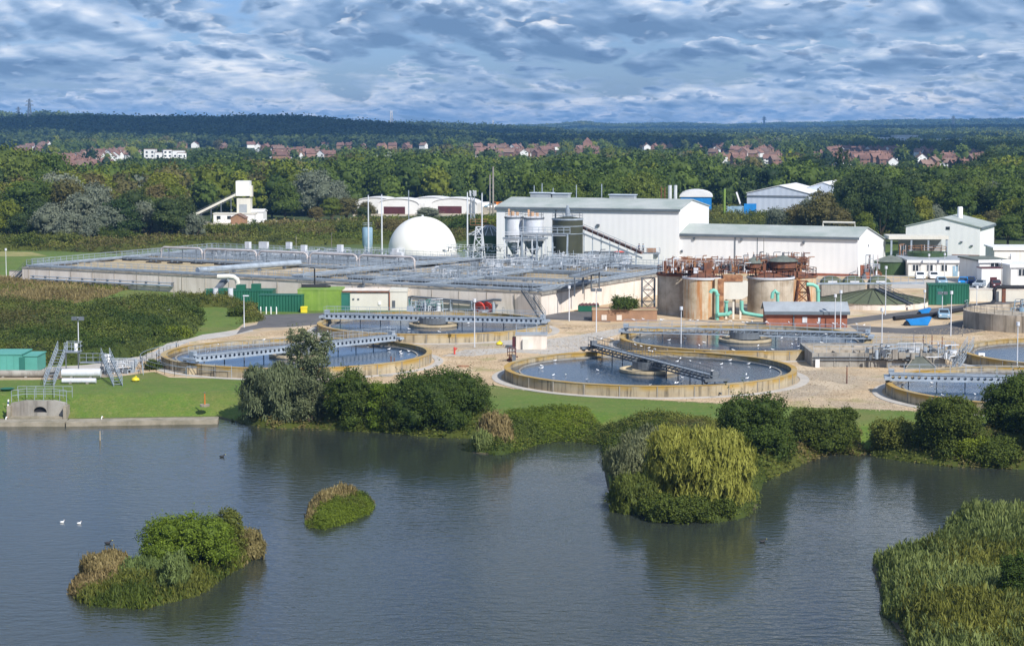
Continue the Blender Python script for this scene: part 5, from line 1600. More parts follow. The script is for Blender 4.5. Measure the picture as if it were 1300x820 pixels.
# brick planter block
x0, y0, _ = G(752, 408, 0); L = XD(834, y0, 0) - x0
t = thing('brick_enclosure', 'long tan brick enclosure left of the digesters, shrub on top', 'building', (x0, y0, 0))
b_ = MB(x0, y0, -.02); b_.box(0, L, 0, 5, 0, 1.75); b_.build('wall', M['brick_tan'], t)
b_ = MB(x0, y0, -.02); b_.box(-.1, L + .1, -.1, .3, 1.753, 1.9); b_.build('coping', M['tan_concrete'], t)
for u in (1.4, 3.7): part_box(t, -.02, 'panel', 'pale_concrete', (u, u + .8, -.06, -.01, .2, 1.0))
x0, y0, _ = G(734, 396, 0)
t = thing('skip', 'green skip filled with red scrap by the basin wall', 'skip', (x0, y0, 0))
b_ = MB(x0, y0); b_.prism([(0, 0), (3.4, 0), (3.4, 1.6), (0, 1.6)], .1, .95); b_.build('bin', M['green_box'], t)
b_ = MB(x0, y0)
for k in range(5): b_.tube([(.4 + k * .6, .8, .8), (.9 + k * .6, .9, 1.25)], [.45, .2], 7)
b_.split('scrap', M['maroon'], t)

# ------------------------------------------------------------------ green buildings below the basin wall
def container(name_label, px0, px1, ybase, ytop, depth, m, a=-.04, door=True, cat='container', group=None, dpx=None):
    x0, y0, _ = G(px0, ybase, 0); L = XD(px1, y0, 0) - x0; H = ZD(ytop, y0)
    t = thing('container', name_label, cat, (x0, y0, 0), group)
    b_ = MB(x0, y0, a); b_.box(0, L, 0, depth, .05, H); b_.build('body', M[m], t)
    b_ = MB(x0, y0, a); b_.box(-.06, L + .06, -.06, depth + .06, H + .003, H + .12); b_.build('roof', M[m], t)
    b_ = MB(x0, y0, a)
    for u in (0, L - .12): b_.box(u, u + .12, -.05, -.002, .05, H)
    b_.split('corner_post', M[m], t)
    if door: b_ = MB(x0, y0, a); b_.box(L * .42, L * .42 + 1.0, -.05, -.01, .1, H * .85); b_.build('door', M['teal_dark'], t)
    return t, x0, y0, a, L, H


container('green container nearest the asphalt, front of the green group', 328, 384, 396.5, 375.5, 3.0, 'box_green', door=False)
q = container('long dark green plant housing with four chimney boxes', 262, 346, 388, 370, 5.0, 'box_green', .0, door=False, cat='plant housing')
t, x0, y0, a, L, H = q
for px, yt in ((266, 367), (287, 366), (306, 361.5), (325, 360.5)):
    u = XD(px, y0 + 2, 3) - x0; b_ = MB(x0, y0); b_.box(u - .75, u + .75, 1.5, 3.0, H + .123, ZD(yt, y0 + 2)); b_.build('vent_stack', M['green_box'], t)
for px in (274, 293):
    u = XD(px, y0 - .5, 3) - x0; b_ = MB(x0, y0); b_.cyl(u, -1.0, 0, .45, ZD(366, y0 - 1), 14); b_.build('tank_drum', M['white_steel'], t)
q = container('tall yellow green clad plant room', 378, 433, 395, 368.5, 6, 'lime_green', -.02, door=False, cat='plant room')
q = container('narrow teal green section between lime and cream buildings', 433.4, 444, 394.6, 373, 5.5, 'teal_dark', -.02, door=False, cat='plant room')
t = thing('yellow_bin', 'yellow grit bin between the green containers', 'bin', G(386, 397, 0))
x0, y0, _ = G(386, 397, 0); b_ = MB(x0, y0); b_.prism([(-.5, -.3), (.5, -.3), (.5, .4), (-.5, .4)], 0, .75); b_.build('bin_body', M['yellow'], t)
b_ = MB(x0, y0); b_.vpoly([(-.55, -.35, .75), (.55, -.35, .75), (.55, .45, .95), (-.55, .45, .95)], (0, 0, .06)); b_.build('lid', M['yellow'], t)
x0, y0, _ = G(444.5, 394, 0); L = XD(494, y0, 0) - x0; H = ZD(370.5, y0)
t = thing('cream_building', 'cream plain building with flat roof and brown edge', 'building', (x0, y0, 0))
b_ = MB(x0, y0, -.02); b_.box(0, L + 2.9, 0, 6, 0, H); b_.build('wall', M['cream_wall'], t)
b_ = MB(x0, y0, -.02); b_.box(-6, L + .1, -.12, 6.1, H + .003, H + .16); b_.build('roof', M['pale_concrete'], t)
b_ = MB(x0, y0, -.02); b_.box(-6, L + .1, -.2, -.123, H - .1, H + .17); b_.build('edge_trim', M['rust'], t)
b_ = MB(x0, y0, -.02); b_.box(L + .103, L + 3.0, -.1, 6.1, H + .003, H + .45); b_.build('parapet', M['cream_wall'], t)
b_ = MB(x0, y0, -.02); b_.box(L + .02, L + .17, -.25, -.125, 0, H - .1); b_.build('downpipe', M['brick'], t)
part_box(t, -.02, 'louvre', 'steel_dark', (L + .5, L + 1.0, -.06, -.01, .4, 1.6))
for u in (.4, 1.2): part_box(t, -.02, 'vent', 'steel_dark', (u, u + .3, -.1, -.01, 1.7, 1.95))
part_box(t, -.02, 'meter_box', 'white', (4.6, 5.0, -.15, -.01, .9, 1.4))
# white swan neck duct
D = 335
t = thing('swan_duct', 'fat pale duct bending down over the green plant housing', 'duct', (XD(302, D, 0), D, 0))
P = [(276, 351.5), (291, 351), (297, 352), (301, 355), (302, 360), (302, 371)]
b_ = MB(); b_.tube([(XD(a, D, 4), D, ZD(b2, D)) for a, b2 in P], .42, 12); b_.build('duct', M['cream_wall'], t, True)
b_ = MB(); b_.tube([(XD(302, D, 4), D, ZD(372, D)), (XD(302, D, 4), D, ZD(370, D))], .55, 12); b_.build('flange', M['steel_dark'], t)
t = thing('slanting_duct', 'dark slanting duct dropping from the walkway to the green housing', 'duct', (XD(280, D, 0), D + 1, 0))
b_ = MB(); b_.bar((XD(284, D, 4), D + 2, ZD(356, D)), (XD(276, D, 3), D - 1, ZD(368, D)), .9, .7); b_.build('duct', M['steel_dark'], t)
b_ = MB(); b_.bar((XD(285, D, 4), D + 2, ZD(355, D)), (XD(283.6, D, 4), D + 1.7, ZD(356.5, D)), 1.1, .9); b_.build('collar', M['steel'], t)
# dark cylinder on the wall with its mast
x, y, z = QB(.70, -.01, 4.1); D = y - 3.4; x = XD(401, D, 4)
t = thing('dark_boom', 'black horizontal cylinder with an upright mast, above the lime plant room', 'machine', (x, D, 3.2))
zc = ZD(364, D)
b_ = MB(); b_.tube([(XD(383, D, 4), D, zc), (XD(414, D, 4), D, zc), (XD(420, D, 4), D, zc + .1)], [.42, .42, .1], 12); b_.build('cylinder', M['black'], t)
b_ = MB(); b_.tube([(XD(399.5, D, 4), D, zc), (XD(399.5, D, 4), D, ZD(341, D))], .12, 8); b_.build('mast', M['black'], t)
b_ = MB(); b_.cbox(XD(387, D, 4), D, 0.1, .3, .3, zc - .4); b_.cbox(XD(412, D, 4), D, .1, .3, .3, zc - .4); b_.split('support', M['steel_dark'], t)
# low teal rails etc in the front of basin wall
clutter('machinery', 'pumps and pipes in front of the wall right of the cream building', 'machinery', 520, 562, 316, 0, 2.2, ['steel', 'teal_dark', 'steel_dark', 'white_steel'], 90, 21, 3)
clutter('machinery', 'handwheels and pipe fittings beside the cream building wall', 'machinery', 585, 640, 312, 0, .8, ['steel_dark', 'steel'], 22, 22, 1.2, (.2, .6))

# ------------------------------------------------------------------ works on the gravel
x0, y0, _ = G(655, 443.5, 0)
t = thing('kiosk', 'small pale concrete kiosk with rooftop railing on the gravel', 'kiosk', (x0, y0, 0))
L = XD(694, y0, 0) - x0
b_ = MB(x0, y0, -.03); b_.box(.0, L, 0, 3.0, 0, 1.9); b_.build('wall', M['pale_concrete'], t)
b_ = MB(x0, y0, -.03); b_.box(-.12, L + .1, -.1, 3.1, 1.903, 2.05); b_.build('roof', M['roof_grey'], t)
b_ = MB(x0, y0, -.03); b_.rail([(0, 0, 2.05), (L, 0, 2.05), (L, 3, 2.05), (0, 3, 2.05), (0, 0, 2.05)], 1.0, 1.2, .025); b_.build('railing', M['steel'], t)
part_box(t, -.03, 'door', 'maroon', (-.5, -.02, .2, 1.2, 0, 1.6)); part_box(t, -.03, 'cable_cabinet', 'cream_wall', (.9, 1.7, -.4, -.01, 0, 1.4))
clutter('pump_set', 'dark red pump and valves beside the small kiosk', 'pump', 644, 655, 251, 0, 1.9, ['maroon', 'steel_dark', 'rust'], 26, 5, 1.5, (.2, .5))
for i, (px, py, lab) in enumerate(((634, 438, 'yellow grit bag lying on gravel left of the kiosk'), (172, 484, 'yellow object lying on the gravel by the grass'))):
    x0, y0, _ = G(px, py, 0)
    t = thing('yellow_bag', lab, 'bag', (x0, y0, 0), None)
    b_ = MB(x0, y0); b_.lathe(0, 0, [(.3, 0), (.5, .15), (.42, .38), (.15, .5), (.02, .52)], 9); b_.build('sack', M['yellow'], t, True)
    b_ = MB(x0, y0); b_.tube([(0, 0, .5), (.1, 0, .62)], [.07, .14], 7); b_.build('tie', M['yellow'], t)
x0, y0, _ = G(577, 450, 0)
t = thing('hydrant', 'small red hydrant standing alone on the gravel', 'hydrant', (x0, y0, 0))
b_ = MB(x0, y0); b_.cyl(0, 0, 0, .12, .8, 10); b_.tube([(0, 0, .55), (.35, 0, .85)], .08, 8); b_.build('body', M['red'], t)
b_ = MB(x0, y0); b_.lathe(0, 0, [(.17, .8), (.12, .95), (.02, 1.0)], 10); b_.build('cap', M['red'], t)
x0, y0, _ = G(475, 470, 0)
t = thing('guard_cage', 'low metal guard cage behind the lakeside bushes', 'guard', (x0, y0, 0))
b_ = MB(x0, y0); b_.rail([(0, 0, 0), (2.4, 0, 0), (2.4, 1.2, 0), (0, 1.2, 0), (0, 0, 0)], .8, .5, .03); b_.build('railing', M['steel'], t)
b_ = MB(x0, y0); b_.box(2.0, 2.12, .2, .32, 0, 1.7); b_.box(2.4, 2.5, .2, .3, 0, 1.5); b_.split('post', M['rust'], t)
# manhole covers
for i, (px, py, r, lab) in enumerate(((588, 465, .8, 'rusty round cover set in gravel above the big bush'), (490, 477, .9, 'round cover in gravel near the guard cage'), (905, 504, .4, 'small cover in gravel below the nearest tank'))):
    x0, y0, _ = G(px, py, 0.02); b_ = MB(); b_.cyl(x0, y0, .02, r, .06, 20)
    props(b_.build('manhole_cover', M['rust_light' if i == 0 else 'grey_concrete']), lab, 'manhole cover')

# concrete flume block with valves
x0, y0, _ = G(1031, 466, 0); L = XD(1200, y0, 0) - x0
t = thing('flume_block', 'long low concrete flume block with square openings on the gravel', 'concrete block', (x0, y0, 0))
Dp = 11.5; H = 1.75
b_ = MB(x0, y0, -.01); b_.box(0, L, 0, .4, 0, H); b_.box(0, .4, .4, Dp, 0, H); b_.box(L - .4, L, .4, Dp, 0, H); b_.box(.4, L - .4, Dp - .4, Dp, 0, H); b_.build('wall', M['grey_concrete'], t)
b_ = MB(x0, y0, -.01); b_.box(.4, L - .4, .4, Dp - .4, 0, 1.0); b_.build('floor', M['grey_concrete'], t)
b_ = MB(x0, y0, -.01)
for v in (3.2, 6.2, 8.6): b_.box(.4, L - .4, v, v + .35, 1.0, H - .02)
for u in (3, 5.6, 8.4, 12): b_.box(u, u + .3, .4, 3.2, 1.0, H - .03)
b_.build('baffle', M['concrete'], t)
b_ = MB(x0, y0, -.01); b_.box(5.8, 9, 3.7, 6.1, 1.0, 1.5); b_.build('channel_water', M['tank_water'], t)
b_ = MB(x0, y0, -.01)
for z in (.9, 1.25): b_.tube([(.1, -.15, z), (L - 3, -.15, z)], .07, 6)
b_.split('wall_pipe', M['steel_dark'], t)
b_ = MB(x0, y0, -.01)
k = .8
while k < L: b_.box(k, k + .14, -.08, -.003, 0, H); k += 1.9
b_.split('wall_rib', M['grey_concrete'], t)
b_ = MB(x0, y0, -.01); b_.rail([(.2, .2, H), (L - .2, .2, H)], 1.0, 1.6, .025); b_.rail([(.2, Dp - .2, H), (L - .2, Dp - .2, H)], 1.0, 1.6, .025); b_.build('railing', M['steel'], t)
b_ = MB(x0, y0, -.01); b_.cbox(.6, -.3, 0, .5, .35, 1.0); b_.build('control_box', M['white'], t)
clutter('valve_group', 'cluster of upright valve spindles on the flume block', 'valves', 1100, 1215, 246, 1.2, 3.0, ['steel_dark', 'steel', 'grey_concrete', 'white_steel'], 110, 31, 5, (.2, .9))
x0, y0, _ = G(1150, 468, 0)
t = thing('ramp_housing', 'dark sloped hood in front of the flume block', 'hood', (x0, y0, 0))
b_ = MB(x0, y0); b_.vpoly([(0, 0, 0), (.9, 0, 1.3), (2.2, 0, 1.5), (3.6, 0, .2), (3.6, 0, 0)], (0, 1.2, 0)); b_.build('hood', M['felt_roof'], t)
b_ = MB(x0, y0); b_.bar((2.2, -.05, 1.6), (3.9, -.05, .1), .12); b_.bar((0, -.05, .1), (.9, -.05, 1.4), .12); b_.split('edge', M['grey_concrete'], t)
stairs('short steel steps at the right end of the flume block', (*G(1213, 468)[:2], 0), (*G(1232, 455)[:2], 1.8), .8)
x0, y0, _ = G(1246, 463, 0)
t = thing('sign_board', 'white square sign on a post between the right tanks', 'sign', (x0, y0, 0))
b_ = MB(x0, y0); b_.box(-.04, .04, 0, .08, 0, 1.1); b_.build('post', M['steel'], t)
b_ = MB(x0, y0); b_.box(-.4, .4, -.05, -.003, .6, 1.5); s_ = b_.build('board', M['white'], t)
b_ = MB(x0, y0); b_.box(-.2, .2, -.08, -.053, .85, 1.2); b_.build('symbol', M['black'], s_)
# concrete tank top right
x0, y0, _ = G(1330, 422, 0)
t = thing('concrete_tank', 'streaked round concrete tank cut by the right edge beyond the road', 'tank', (x0, y0, 0))
b_ = MB(); b_.lathe(x0, y0 + 8, [(10.2, 0), (10.2, 2.5), (9.8, 2.5), (9.8, 1.6)], 64); b_.build('wall', M['concrete'], t)
b_ = MB(); b_.rail([(*circ(x0, y0 + 8, 10, radians(150 + k * 8)), 2.5) for k in range(16)], 1.1, 1.4, .03); b_.build('railing', M['steel'], t)
clutter('machinery', 'pale bridge gear on top of the streaked concrete tank', 'machinery', 1285, 1310, 293, 2.5, 4.2, ['steel', 'steel_dark', 'blue_grey'], 40, 41, 3)

q = container('dark green container beside the black pipe, right of the cone roof', 1202, 1230, 386.5, 362, 3.6, 'box_green', .0, door=False)
q = container('dark green container joined left of its twin by the black pipe', 1178.5, 1201.6, 387.5, 362.5, 4.6, 'box_green', -.12, door=True)
t = thing('black_main', 'long black pipe on the ground rising at the retaining wall', 'pipe', G(1200, 396, 0))
b_ = MB(); P = [G(1135, 404, .4), G(1180, 400, .4), G(1225, 392, .4), G(1258, 386, .45), G(1262, 382, .8)]
P += [(P[-1][0], P[-1][1], 2.6), (P[-1][0] + .5, P[-1][1], 3.1), (P[-1][0] + 11, P[-1][1], 3.1)]
b_.tube(P, .34, 10); b_.build('pipe', M['black'], t, True)
b_ = MB(); b_.cbox(G(1274, 384, 0)[0], G(1274, 384, 0)[1], 0, .6, .5, 2.9); b_.cbox(P[-1][0] - 3, P[-1][1], 0, .5, .5, 2.75); b_.split('support', M['rust'], t)
x0, y0, _ = G(1231, 383, 0)
t = thing('retaining_wall', 'pale retaining wall below the parked cars', 'wall', (x0, y0, 0))
b_ = MB(x0, y0, -.03); b_.box(0, 16, 0, .4, 0, 2.0); b_.build('wall', M['cream_wall'], t)
b_ = MB(x0, y0, -.03); b_.box(-.05, 16, -.06, .46, 2.003, 2.12); b_.build('coping', M['pale_concrete'], t)

# ------------------------------------------------------------------ vehicles


def car(label, x, y, a, body, van=False, z=0.03, proto=None):
    t = thing('parked_car' if not van else 'parked_van', label, 'car' if not van else 'van', (x, y, z), 'cars parked by the offices')
    L, Wd = (4.3, 1.75) if not van else (5.0, 1.95)
    mk = lambda: MB(x, y, a, z)
    if van:
        pr = [(-2.5, .3), (-2.5, 1.0), (-1.75, 1.15), (-1.2, 1.95), (2.45, 2.0), (2.5, .3)]
        gl = [(-1.66, 1.2), (-1.18, 1.85), (-.3, 1.87), (-.3, 1.2)]
    else:
        pr = [(-2.15, .3), (-2.15, .7), (-1.95, .82), (-1.0, .92), (-.45, 1.40), (.9, 1.44), (1.6, .98), (2.1, .92), (2.15, .3)]
        gl = [(-.86, .97), (-.42, 1.34), (.85, 1.36), (1.38, .99)]
    b_ = mk(); n = len(pr)

    def sec(v, k): return [(u * (1 if zz < 1 else k), v * (1 if zz < 1 else .86), zz) for u, zz in pr]
    A, B = sec(-Wd / 2, 1), sec(Wd / 2, 1)
    b_.add(A + B, [tuple(range(n)), tuple(range(2 * n - 1, n - 1, -1))] + [(i, n + i, n + (i + 1) % n, (i + 1) % n) for i in range(n)])
    b_.build('body', M[body], t)
    b_ = mk()
    for s in (-1, 1):
        q = [(u, s * (Wd / 2 * .93 + .02) * (.965 if zz > 1.2 else 1), zz) for u, zz in gl]; b_.add(q, [tuple(range(len(q)))])
    b_.build('side_window', M['glass_dark'], t)
    b_ = mk(); u0, z0_, u1, z1_ = (-1.75, 1.17, -1.22, 1.9) if van else (-.98, .95, -.47, 1.37)
    b_.add([(u0 - .04, -Wd / 2 * .8, z0_), (u0 - .04, Wd / 2 * .8, z0_), (u1 - .04, Wd / 2 * .76, z1_), (u1 - .04, -Wd / 2 * .76, z1_)], [(0, 1, 2, 3)]); b_.build('windscreen', M['glass_dark'], t)
    for u in (-L / 2 + .85, L / 2 - .85):
        for s in (-1, 1):
            b_ = mk(); b_.tube([(u, s * (Wd / 2 - .2), .32), (u, s * (Wd / 2 + .02), .32)], .32, 14); w = b_.build('wheel', M['black'], t)
            b_ = mk(); b_.tube([(u, s * (Wd / 2 + .0), .32), (u, s * (Wd / 2 + .035), .32)], .18, 10); b_.build('rim', M['steel'], w)
    for s in (-1, 1): b_ = mk(); b_.cbox(-L / 2 - .01, s * .6, .6, .06, .3, .14); b_.build('headlight', M['white'], t)
    return t


def carp(label, px, py, a, body, van=False, z=.03):
    x, y, _ = G(px, py, z); return car(label, x, y, a, body, van, z)


carp('white car parked at the left in front of the low office', 1168, 354.3, 1.45, 'white')
carp('white car parked right of its white neighbour by the low office', 1185, 354.2, 1.5, 'white')
carp('pale blue car parked beside the dark green container', 1195, 361.0, 1.5, 'blue_grey')
carp('bright blue car parked by the office door', 1223, 361.5, 1.3, 'blue')
carp('dark blue car parked in front of the entrance bay', 1232, 361, 1.4, 'blue_dark')
carp('silver car parked left of the two storey office', 1246, 364.5, .9, 'steel')
carp('dark maroon car parked nearest the white entrance bay', 1264, 365, 1.5, 'maroon')
carp('red car at the right edge above the retaining wall', 1296, 378, .1, 'red', z=.03)
carp('small blue vehicle parked on the service road near the skips', 1198, 404, 1.42, 'blue_grey')
for i, (px, m_, v_) in enumerate(((612, 'white', True), (622, 'blue_grey', False), (630, 'orange', True), (638, 'orange', True), (626, 'white', False))):
    t = car(['white van leftmost in the yard behind the domed tank', 'grey car parked in the yard left of the tall shed', 'orange van in the yard left of the tall shed', 'orange van nearest the tall shed in the rear yard', 'white car in front of the orange vans'][i],
            XD(px, 720 - 6 * (i == 4), 0), 720 - 6 * (i == 4), .3, m_, v_, .02)
for i, (px, m_) in enumerate(((327, 'white'), (352.5, 'white'), (430, 'white'))):
    car(['white vehicle in front of the silvery tree, right of the batching tower', 'white car parked on the track below the silvery tree', 'white car on the track left of the arch roofed sheds'][i], XD(px, 590, 0), 590, .1, m_, i == 0, .02)

# blue skips
for i, (px, py, L, lab) in enumerate(((1152, 414, 3.4, 'large bright blue skip with a sloping end on the roadside'), (1168, 402, 1.5, 'small blue tipping skip left of the van'))):
    x0, y0, _ = G(px, py, 0)
    t = thing('blue_skip', lab, 'skip', (x0, y0, 0), 'blue skips at the roadside')
    b_ = MB(x0, y0, .05); b_.vpoly([(.5, 0, .12), (L - .3, 0, .12), (L + .3, 0, 1.3), (0, 0, .85)], (0, 1.6, 0)); b_.build('bin', M['blue'], t)
    b_ = MB(x0, y0, .05); b_.vpoly([(-.4, .1, .0), (.6, .1, 0), (.6, .1, .5), (0, .1, .6)], (0, 1.4, 0)); b_.build('end_flap', M['black'], t)
    b_ = MB(x0, y0, .05); b_.box(.3, L - .2, .1, .2, 0, .12); b_.box(.3, L - .2, 1.3, 1.4, 0, .12); b_.split('skid', M['steel_dark'], t)

# green tray of seats on the grass at far left, and teal cabin
x0, y0, _ = G(-12, 473.5, 0); L = XD(46, y0, 0) - x0
t = thing('teal_cabin', 'turquoise steel cabin at the left edge below the brambles', 'cabin', (x0, y0, 0))
L1_, H = XD(27, y0, 0) - x0, ZD(450.5, y0)
b_ = MB(x0, y0, 0); b_.box(0, L1_, 0, 5.4, .1, H); b_.box(L1_ + .003, L, .6, 5.0, .1, H - .25); b_.build('wall', M['teal'], t)
b_ = MB(x0, y0, 0); b_.box(-.1, L1_ + .1, -.1, 5.5, H + .003, H + .12); b_.box(L1_ + .103, L + .1, .5, 5.1, H - .247, H - .13); b_.build('roof', M['teal'], t)
b_ = MB(x0, y0, 0)
for k in range(5): b_.box(.3 + k * .85, .38 + k * .85, -.04, -.002, .1, H)
b_.split('panel_rib', M['teal'], t)
part_box(t, 0, 'door', 'teal_dark', (3.5, 4.2, -.05, -.01, .1, 1.9))
for i, (px0, px1, py, z, r, lab) in enumerate(((-10, 77, 479, .45, .42, 'thick grey pipe lying along the grass left of the steel stairs'), (79, 128, 481.5, .75, .5, 'thick pale pipe between the two steel stairs'), (79, 122, 487, .35, .3, 'lower pale pipe between the two steel stairs'))):
    x0, y0, _ = G(px0, py, 0); x1 = XD(px1, y0, 0)
    t = thing('ground_pipe', lab, 'pipe', ((x0 + x1) / 2, y0, 0), 'pipes on the ground by the steel stairs')
    b_ = MB(); b_.tube([(x0, y0, z), (x1, y0, z)], r, 14); b_.build('pipe', M['white_steel' if i else 'grey_concrete'], t, True)
    b_ = MB(); n = max(2, int((x1 - x0) / 2.2))
    for k in range(n): xx = x0 + (x1 - x0) * (k + .5) / n; b_.box(xx - .15, xx + .15, y0 - .35, y0 + .35, 0, max(.05, z - r * .7))
    b_.split('saddle', M['grey_concrete'], t)
stairs('left steel staircase climbing beside the turquoise cabin', (*G(62, 490)[:2], 0), (*G(80, 470)[:2], 2.6), 1.1)
stairs('right steel staircase descending from the pump deck to the path', (*G(150, 490)[:2], 0), (*G(134, 474)[:2], 2.1), 1.0)
x0, y0, _ = G(82, 474, 0)
t = thing('pump_deck', 'raised steel deck with white actuators between the two stairs', 'platform', (x0, y0, 0))
b_ = MB(x0, y0); b_.box(0, 1.8, 0, 1.8, 2.5, 2.62); b_.box(1.8, 5, 0.3, 1.5, 1.2, 1.3); b_.build('deck', M['steel_deck'], t)
b_ = MB(x0, y0); b_.rail([(0, 0, 2.6), (1.8, 0, 2.6), (1.8, 1.8, 2.6), (0, 1.8, 2.6)], 1.1, .8, .03); b_.rail([(1.8, .3, 1.3), (5, .3, 1.3)], 1.1, .9, .03); b_.build('railing', M['steel'], t)
b_ = MB(x0, y0)
for u in (.1, 1.6, 4.8): b_.box(u, u + .12, .1, .22, 0, 2.5 if u < 2 else 1.2)
b_.split('leg', M['steel_dark'], t)
b_ = MB(x0, y0); b_.cyl(1.2, 1, 2.62, .22, .9, 10); b_.cyl(5.0, 1, 1.3, .4, .9, 12); b_.split('actuator', M['white'], t)
clutter('pump_set', 'grey pumps and valves on the path left of the leftmost tank', 'pump', 128, 172, 240, 0, 1.5, ['steel', 'white_steel', 'steel_dark'], 50, 51, 3, (.2, .6))
t = thing('guard_railing', 'steel guard railing around the pumps left of the leftmost tank', 'railing', G(150, 470, 0))
b_ = MB(); P = [G(133, 476), G(160, 468), G(180, 468), G(182, 476)]; b_.rail([(p[0], p[1], 0) for p in P], 1.1, 1.0, .03); b_.build('railing', M['steel'], t)
b_ = MB(); b_.bar((P[0][0], P[0][1], .06), (P[1][0], P[1][1], .06), .05, .12); b_.build('kick_plate', M['steel_deck'], t)
t = thing('path_railing', 'curved handrail along the path left of the leftmost tank', 'railing', G(196, 455, 0))
b_ = MB(); b_.rail([(*circ(c1x, c1y, 19.6, radians(q)), .02) for q in range(150, 236, 6)], 1.2, 1.6, .03); b_.build('railing', M['steel'], t)
b_ = MB(); b_.ring(c1x, c1y, 17.2, 17.3, 1.4, 1.5); P = circ(c1x, c1y, 19.6, radians(150)); b_.v = []; b_.f = []; b_.mi = []; b_.st = []
b_.cbox(P[0], P[1], 0, .16, .16, 1.35); b_.build('end_post', M['steel_dark'], t)
# square blue grey tank lid near tank 1
x0, y0, _ = G(238, 476, 0)
t = thing('chamber', 'low square chamber with tan walls against the leftmost tank', 'chamber', (x0, y0, 0))
b_ = MB(x0, y0); b_.box(0, 3.3, 0, 2, 0, .95); b_.build('wall', M['tan_concrete'], t)
b_ = MB(x0, y0); b_.box(-.1, 3.4, -.1, 2.1, .953, 1.05); b_.build('cover', M['steel_deck'], t)

# outfall in the lake bank
x0, y0, _ = G(14, 532, LZ); L = XD(84, y0, LZ) - x0
t = thing('outfall', 'concrete outfall headwall with a dark arched culvert at the lake edge', 'outfall', (x0, y0, LZ))
zt = ZD(508.5, y0)
b_ = MB(x0, y0); c0, r = L * .53, .72; zc = LZ + .8
arc = [(c0 + r * cos(q), zc + r * .8 * sin(q)) for q in np.linspace(0, pi, 12)]
outer = [(0, LZ - .5), (0, zt - .35), (L * .25, zt), (L * .75, zt), (L, zt - .35), (L, LZ - .5)]
pts = [(u, 0, z) for u, z in outer] + [(c0 + r, 0, LZ + .5)] + [(u, 0, z) for u, z in arc] + [(c0 - r, 0, LZ + .5)]
# the wall as four blocks round the opening
b_.vpoly([(0, 0, LZ - .5), (c0 - r, 0, LZ - .5), (c0 - r, 0, zt - .02), (L * .25, 0, zt), (0, 0, zt - .3)], (0, .7, 0))
b_.vpoly([(c0 + r, 0, LZ - .5), (L, 0, LZ - .5), (L, 0, zt - .3), (L * .78, 0, zt), (c0 + r, 0, zt - .02)], (0, .7, 0))
b_.vpoly([(c0 - r, 0, LZ - .5), (c0 + r, 0, LZ - .5), (c0 + r, 0, LZ + .72), (c0 - r, 0, LZ + .72)], (0, .7, 0))
b_.vpoly([(c0 + r, 0, zt - .02)] + [(c0 + r, 0, zc)] + [(u, 0, z) for u, z in arc[1:-1]] + [(c0 - r, 0, zc), (c0 - r, 0, zt - .02)], (0, .7, 0))
b_.build('headwall', M['grey_concrete'], t)
b_ = MB(x0, y0); b_.box(c0 - r, c0 + r, .35, .5, LZ + .6, zc + r); b_.build('culvert_mouth', M['black'], t)
b_ = MB(x0, y0); b_.box(.1, L - .2, -.9, -.003, LZ - .4, LZ + .35); b_.build('sill', M['kerb_stone'], t)
for u in (-.2, L - .1): b_ = MB(x0, y0); b_.box(u, u + .35, -1.0, .8, LZ - .4, zt - .5); b_.build('wing_wall', M['kerb_stone'], t)
b_ = MB(x0, y0); b_.rail([(0, .4, zt - .2), (L * .25, .4, zt), (L * .75, .4, zt), (L, .4, zt - .2)], 1.25, .95, .03); b_.rail([(0, 3.2, zt - .1), (L, 3.2, zt - .1)], 1.25, .95, .03); b_.build('railing', M['steel'], t)
t = thing('level_gauge', 'white striped post with blue base at the left of the outfall', 'gauge post', (x0 - .4, y0, LZ))
b_ = MB(x0 - .4, y0 - .3); b_.bar((0, 0, LZ - .4), (.25, 0, LZ + 2.2), .14); b_.build('post', M['white'], t)
for k in range(4): b_ = MB(x0 - .4, y0 - .3); b_.bar((.06 + k * .05, -.02, LZ + .4 + k * .45), (.08 + k * .05, -.02, LZ + .6 + k * .45), .17); b_.build('stripe', M['blue_dark' if k % 2 else 'red'], t)
x0, y0, _ = G(9, 496, 0)
t = thing('green_tarp', 'small green boat shaped tray on the grass, far left', 'tray', (x0, y0, 0))
b_ = MB(x0, y0); b_.lathe(0, 0, [(.5, 0), (.85, .28)], 14); b_.build('hull', M['green_box'], t)
b_ = MB(x0, y0); b_.tube([(-.5, 0, .29), (.5, 0, .29)], .05, 6); b_.build('crossbar', M['green_box'], t)
